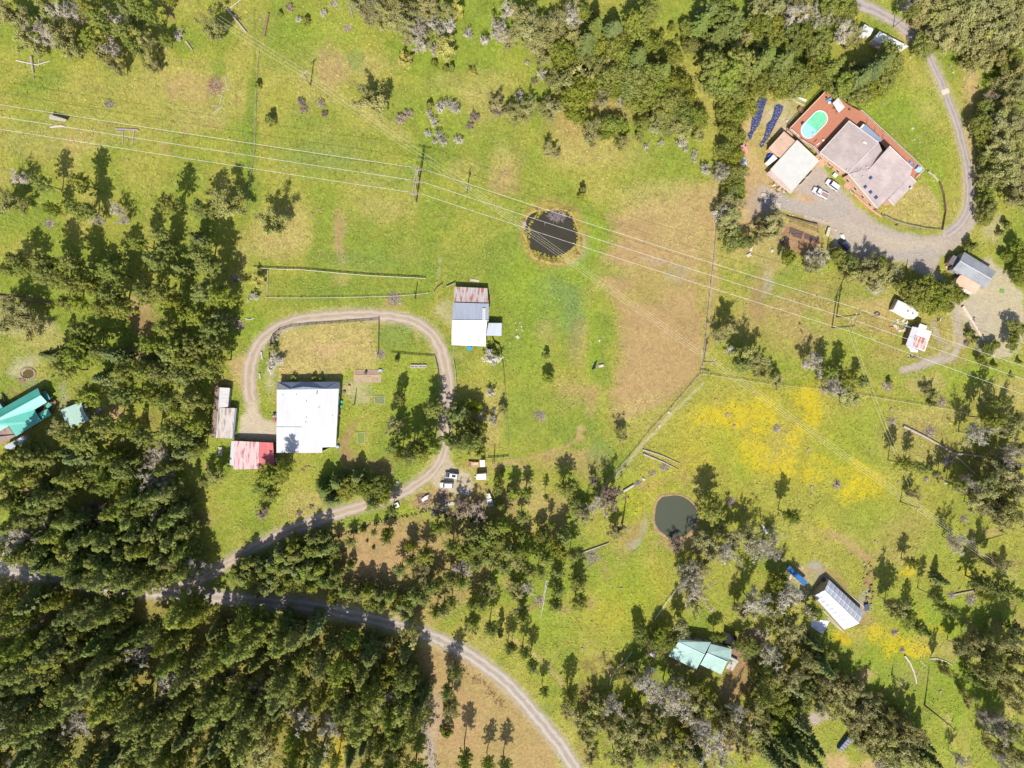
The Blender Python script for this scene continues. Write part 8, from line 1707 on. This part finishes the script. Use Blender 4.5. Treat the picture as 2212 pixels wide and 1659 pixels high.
fence('diagonal fence between tan field and buttercup meadow', [(1512,808),(1450,880),(1400,935),(1360,985),(1300,1050)], 1.1, 5, WOOD, (.4,.8,1.1), .03)
fence('long top fence of the buttercup meadow', [(1516,808),(1590,819),(1659,830),(1760,840),(1880,857),(1960,870),(2050,885),(2095,895)], 1.1, 5, PALEF, (.4,.8,1.1), .03)
fence('small gate corner at the meadow fence junction', [(1512,800),(1530,803),(1532,812)], mat=WOOD)
fence('curved yard fence along the gravel below the house lawn', [(1909,467),(1930,478),(1960,487),(2000,495),(2030,498)], mat=PTRIM if False else WOOD); fence('curved timber fence right of the house lawn', [(2033,497),(2040,455),(2036,420),(2028,395)], mat=LOGB, rw=.3, rails=(.3,.7,1.0))
fence('short pale fence below the deck right corner', [(2003,372),(2014,380),(2024,392)], mat=PALEF)
fence('post and wire fence above the brown garden beds', [(1706,480),(1735,490),(1765,502),(1775,520)], 1.4, 3.5, DKF, (.5,1.0,1.3), .03)
fence('white pipe fence in the tree shade below the clearing', [(1464,1266),(1440,1298),(1414,1335)], 1.0, 4, TRIM, (.5,.95), .1, name='pipe_fence'); fence('white pipe fence curling down left of the woods', [(1364,1406),(1348,1428),(1330,1444),(1320,1462),(1316,1478)], 1.0, 4, TRIM, (.5,.95), .1, name='pipe_fence')
fence('grey fence panels left of the barn gate path', [(955,615),(945,622),(938,632)], mat=WOOD); fence('pale leaning gate at the barn upper left corner', [(965,620),(983,612)], mat=PALEF, gap=2.5, rw=.2); fence('wire fence line along the left pasture edge', [(560,115),(555,180),(553,260),(551,330),(540,400),(530,470)], 1.1, 5, WOOD, (.5,1.0), .03)
fence('fence from the meadow pond woods', [(1517,1186),(1508,1200),(1500,1218)], mat=WOODP)
# ------------------------------------------------------------------ utility poles and power lines
INS = plain('insulators', (.34,.22,.22), .3, bumpy=0); CABLE = plain('bright_cable', (.80,.80,.80), .35, metal=.2, bumpy=0); CABLE2 = plain('old_cable', (.62,.58,.42), .5, bumpy=0)
def upole(label, bx, by, h, arm=None, arms=1, name='utility_pole', lean=(0,0), al=2.4, extras=True):
    b_ = P(bx, by); T = Thing(name, label, 'utility pole', b_); top = b_+Vector((lean[0], lean[1], h)); mb = MB(); mb.cyl(b_, top, .2, .13, 8); T.part('pole', mb, POLEW)
    if arm is not None:
        d = Vector((math.cos(arm), math.sin(arm), 0))
        for k in range(arms):
            c = top-Vector((0,0,.35+.75*k)); mb = MB(); mb.bar(c-d*al/2, c+d*al/2, .13, .13); ca_ = T.part('crossarm', mb, LOGW)
            for f in (-.92, -.3, .3, .92): mb = MB(); mb.cyl(c+d*al/2*f, c+d*al/2*f+Vector((0,0,.28)), .07, .09, 6); T.part('insulator', mb, WHITEW, ca_)
    if extras: mb = MB(); q = b_.lerp(top, .8); mb.cyl(q+Vector((.3,0,-.4)), q+Vector((.3,0,.4)), .2, .2, 10); T.part('transformer', mb, METAL)
    return top
pa = upole('wooden utility pole with pale double T arm in the upper field', 671, 184.5, 9.7, math.radians(40), 2, al=2.3, extras=False)
pb = upole('short pole right of the three-wire pylon', 1008.5, 418, 9.5, math.radians(70), 1, extras=True)
pc = upole('pole with a tangle of arms at the meadow fence corner', 1520, 781, 9.5, math.radians(50), 2)
pd_ = upole('slim pole with thin arm in the east meadow', 1945, 1084, 10.2, math.radians(50), 1, extras=False)
upole('short bare pole inside the fenced strip', 897, 645, 6.5, None, extras=False); upole('thin pole beside the garden right of the farmhouse', 766, 873, 6.3, None, extras=False); upole('plain pole below the brown garden beds', 1786, 540, 6.0, None, extras=False)
upole('pole at the white cottage track', 1831, 608, 4.5, None, extras=False); upole('old pole by the trees above the outbuilding', 1957, 582, 4.0, None, extras=False)
pe = upole('pole with double wires in the brown bottom field', 921, 1540, 9.5, math.radians(10), 1, al=1.6, extras=False)
upole('grey post at the yard fence corner near the play set', 1067, 1000, 5.5, None, extras=False, lean=(-.3,1.6))
# pylon 1: three poles, double arm, strings of insulators
HT = 12.5
T = Thing('power_pylon', 'three-wire wooden pylon with pink insulator strings left of the dark pond', 'pylon', P(903, 412))
tp = [P(901, 364.5, HT), P(897, 390.5, HT), P(893, 417, HT)]; dd_ = (tp[2]-tp[0]).normalized(); sd_ = Vector((dd_.y, -dd_.x, 0))
for p in tp: mb = MB(); mb.cyl((p.x,p.y,0), (p.x,p.y,HT+.6), .24, .16, 10); T.part('pole', mb, POLEW)
for s3 in (-.32, .32): mb = MB(); mb.bar(tp[0]-dd_*.8+sd_*s3, tp[2]+dd_*.8+sd_*s3, .16, .26); T.part('crossarm', mb, LOGW)
for a, b2 in ((0,1),(1,0)): mb = MB(); mb.bar(Vector((tp[a].x,tp[a].y,HT-4.5)), Vector((tp[b2].x,tp[b2].y,HT-.6)), .14); T.part('brace', mb, LOGW)
W1, E1_ = [(888,361),(885,388),(880,414.5)], [(918,366.5),(914,393.5),(909,418.5)]
ia, ib = [], []
for i in range(3):
    for tgt, acc in ((W1[i], ia), (E1_[i], ib)):
        a = tp[i]; b2 = P(*tgt, HT-.1); acc.append(b2)
        for o_ in (-.18, .18):
            mb = MB(); s4 = sd_.cross(Vector((0,0,1))).normalized()*o_; n = 7
            for k in range(n): p = a.lerp(b2, (k+1)/(n+1))+s4; q2 = a.lerp(b2, (k+1.55)/(n+1))+s4; mb.cyl(p, q2, .15, .09, 7)
            mb.bar(a+s4, b2+s4, .04); T.part('insulator_string', mb, INS)
# pylon 2: H frame
H2 = 13.7; T = Thing('power_pylon', 'H-shaped wooden pylon with crossed braces in the east pasture', 'pylon', P(1802, 697))
b1, b2_ = P(1797,708), P(1806.7,685); t1, t2 = Vector((b1.x,b1.y,H2)), Vector((b2_.x,b2_.y,H2)); dh = (t2-t1).normalized()
for a, q2 in ((b1, t1), (b2_, t2)): mb = MB(); mb.cyl(a, q2+Vector((0,0,.5)), .24, .17, 10); T.part('pole', mb, POLEW)
mb = MB(); c = (t1+t2)/2; mb.bar(c-dh*3.9, c+dh*3.9, .2, .26); T.part('crossarm', mb, plain('rust_arm', (.42,.26,.18), .8))
for s5 in (1, -1):
    a, q2 = (t1, t2) if s5 == 1 else (t2, t1); mb = MB(); mb.bar(a-Vector((0,0,1.2)), q2-Vector((0,0,4.8)), .12); T.part('brace', mb, SILV)
mb = MB(); mb.cyl(t2-Vector((0,0,3.2))+Vector((.3,.3,0)), t2-Vector((0,0,2.2))+Vector((.3,.3,0)), .25, .25, 10); T.part('transformer', mb, WHITEW)
arm2 = [c+dh*3.8, c, c-dh*3.8]
for p in arm2: mb = MB(); mb.cyl(p, p-Vector((0,0,1.0)), .1, .1, 7); T.part('insulator_string', mb, INS)
arm2 = [p-Vector((0,0,1.0)) for p in arm2]
def cable(label, a, b2, sag, r, mat, group, n=14):
    q = []
    for i in range(n+1): f = i/n; q.append(a.lerp(b2, f)-Vector((0,0,sag*4*f*(1-f))))
    mb = MB(); mb.tube(q, r, 5); solo('power_line', label, 'power line', mb, mat, group)
GW = 'high-voltage wires crossing the picture'
names = ('top', 'middle', 'bottom')
Wfar = [(-150,202),(-150,228),(-150,255)]; Efar = [(2360,841),(2360,869),(2360,905)]
for i in range(3):
    a = P(*Wfar[i], 12.4); cable(f'{names[i]} of three bright wires left of the three-wire pylon', a, ia[i], .9, .036, CABLE, GW)
    cable(f'{names[i]} of three bright wires between the two pylons', ib[i], arm2[i], 1.6, .036, CABLE, GW)
    cable(f'{names[i]} of three bright wires right of the H-shaped pylon', arm2[i], P(*Efar[i], 12.4), .9, .036, CABLE, GW)
    mb = MB(); mb.tube([ia[i], tp[i]+Vector((0,0,-1.0))+dd_*.2, ib[i]], .04, 5); solo('jumper_cable', f'{names[i]} jumper cable under the three-wire pylon', 'power line', mb, CABLE, GW)
GT = 'thin distribution wires on the wooden poles'
def span(p, q, z1, z2, offs, lab, sag=.8, d0=None):
    d = (q-p).normalized(); s6 = Vector((d.y,-d.x,0))
    for i, o in enumerate(offs): cable(('left ','inner ','right ','outer ')[i]+'thin wire '+lab, p+s6*o, q+s6*o, sag, .022, CABLE2, GT, 8)
span(P(470,40,9.6), pa, 0, 0, (-1,0,1), 'reaching the pale T arm pole from the top left'); span(pa, pb, 0, 0, (-1,0,1), 'between the T arm pole and the pole by the pylon'); span(pb, pc, 0, 0, (-1,-.3,.3,1), 'over the dark pond and tan field', 1.3)
span(pc, pd_, 0, 0, (-1,-.3,.3,1), 'over the buttercup meadow', 1.2); span(pd_, P(2330,1345,9.8), 0, 0, (-1,-.3,.3,1), 'running off the lower right edge')
span(t1-Vector((0,0,3)), P(1966,1047,8.5), 0, 0, (-.5,.5), 'from the H-shaped pylon down the meadow', 1.5); span(pe, P(965,1760,9.3), 0, 0, (-.4,.4), 'leaving the brown bottom field')
# ------------------------------------------------------------------ dead snags
def snag(label, bx, by, h, r, seed, br=14, mat=None, lean=.04):
    b_ = P(bx, by); rng = random.Random(seed); T = Thing('dead_snag', label, 'dead tree', b_); q = [b_]; d = Vector((rng.uniform(-lean,lean), rng.uniform(-lean,lean), 0))
    for i in range(6): q.append(q[-1]+Vector((d.x*h/6, d.y*h/6, h/6))); d += Vector((rng.uniform(-lean,lean), rng.uniform(-lean,lean), 0))*.6
    mb = MB(); mb.tube(q, [r*(1-i/7.5) for i in range(7)], 7); T.part('trunk', mb, mat or LOGW); mb = MB()
    for i in range(br):
        f = rng.uniform(2, 6); j = min(int(f), 5); a = q[j].lerp(q[j+1], f-j); az = rng.uniform(0, 6.28); L = rng.uniform(.5, 1.9)*(1.2-f/7); e = a+Vector((math.cos(az)*L, math.sin(az)*L, L*rng.uniform(-.1,.5))); mb.cyl(a, e, .05, .015, 4)
    T.part('branches', mb, mat or LOGW)
snag('tall bare dark snag casting a long thin shadow at the lower right', 1997, 1523, 17, .34, 3, 16, DKF); snag('broken snag leaning in the lower green clearing', 1926, 1459, 5, .3, 4, 5, LOGW); snag('burnt snag stub in the buttercup meadow', 1806, 1045, 2.2, .3, 5, 4, DKF)
snag('leaning grey snag with peeling bark above the meadow pond', 1343, 1133, 12, .38, 6, 20, SILV, .09); snag('thin snag in the forest at the bottom left', 330, 1640, 14, .2, 7, 22, SILV); snag('bleached snag rising in the lower left forest', 270, 1510, 19, .22, 8, 30, SILV); snag('grey snag at the left forest top', 100, 1330, 16, .2, 9, 26, SILV); snag('bare pole tree in the pale gravel at the forest road', 415, 1262, 12, .15, 10, 18, LOGW)
snag('thin bare sapling in the east pasture', 1733, 790, 6, .1, 11, 14, LOGW); snag('bare sapling beside another in the east pasture', 1755, 790, 6, .1, 12, 16, LOGW); snag('grey leaning snag above the turquoise house forest', 1840, 1500, 15, .2, 13, 24, SILV); snag('bare trunk in the upper left grove', 265, 75, 11, .2, 14, 24, SILV)
snag('white-barked snag at the top right lane', 1945, 26, 12, .22, 15, 18, SILV); snag('grey spar in the thin trees on the left', 340, 1142, 13, .2, 16, 20, LOGW)
# ditch and creek line: dark hollow with rubble
mb = MB(); cr = [(900,1100),(935,1102),(955,1106),(975,1115),(1000,1122),(1030,1122),(1055,1118)]
q = [P(*p) for p in cr]; r = random.Random(9)
for a, b2 in zip(q, q[1:]):
    for k in range(16):
        p = a.lerp(b2, r.random())+Vector((r.uniform(-1.1,1.1), r.uniform(-1.1,1.1), 0)); mb.box(p+Vector((0,0,.1)), (r.uniform(.3,.9), r.uniform(.3,.7), r.uniform(.15,.5)), r.uniform(0,3), taper=.6)
solo('rubble_bank', 'dark rubble bank along the ditch below the yard', 'rubble', mb, plain('dark_rubble', (.07,.055,.05), .95, .3))
mb = MB(); q = [ZP('N', *p) for p in [(1640,640),(1740,760),(1830,840),(1930,930),(2060,1050),(2130,1130)]]
for a, b2 in zip(q, q[1:]):
    for k in range(22):
        p = a.lerp(b2, r.random())+Vector((r.uniform(-1.2,1.2), r.uniform(-1.2,1.2), 0)); b3 = r.uniform(0, 3.14); mb.cyl(p+Vector((0,0,.15)), p+Vector((math.cos(b3)*.9, math.sin(b3)*.9, .25)), .07, .03, 4)
solo('brushy_ditch', 'line of brown brush along the ditch below the county road', 'brush line', mb, [LOGB]); mb = MB(); q = [ZP('N', *p) for p in [(1400,1290),(1440,1390),(1500,1500),(1570,1640)]]
for a, b2 in zip(q, q[1:]):
    for k in range(26):
        p = a.lerp(b2, r.random())+Vector((r.uniform(-1,1), r.uniform(-1,1), 0)); b3 = r.uniform(0, 3.14); mb.cyl(p+Vector((0,0,.15)), p+Vector((math.cos(b3)*.8, math.sin(b3)*.8, .35)), .09, .04, 4)
solo('brushy_ditch', 'dark brush ditch beside the double-wire pole at the bottom', 'brush line', mb, [DKF])
mb = MB(); q = [P(*p) for p in [(740,1160),(700,1168),(660,1180),(760,1150),(830,1122),(890,1112)]]; q = [P(*p) for p in [(660,1180),(700,1168),(760,1148),(830,1122),(900,1110)]]
for a, b2 in zip(q, q[1:]):
    for k in range(34):
        p = a.lerp(b2, r.random())+Vector((r.uniform(-.5,.5), r.uniform(-.5,.5), 0)); mb.box(p+Vector((0,0,.15)), (r.uniform(.2,.5), r.uniform(.2,.5), r.uniform(.2,.6)), r.uniform(0,3), taper=.5)
solo('hedge_bank', 'thin dark green bank of weeds below the farm driveway', 'hedge', mb, plain('dark_weeds', (.06,.085,.02), .95, .4))
# equal tree labels: tell pairs and triples apart by their side
for lab, L_ in LABELS.items():
    L_ = sorted(L_, key=lambda z: z[1])
    if len(L_) in (2, 3) and len(lab.split()) < 15:
        for nm, (e, x, y) in zip(('left', 'right') if len(L_) == 2 else ('left', 'middle', 'right'), L_): e['label'] = lab+', '+nm+' one'
def wc(s): return len(s.replace('-', ' ').split())
for lab, L_ in LABELS.items():
    for e, x, y in L_:
        s = e['label']
        for cut in ('just ', 'mid-sized ', 'rounded ', ', left one', ', right one', ', middle one', 'small ', 'large ', 'tall '):
            if wc(s) > 16: s = s.replace(cut, '', 1)
        e['label'] = s
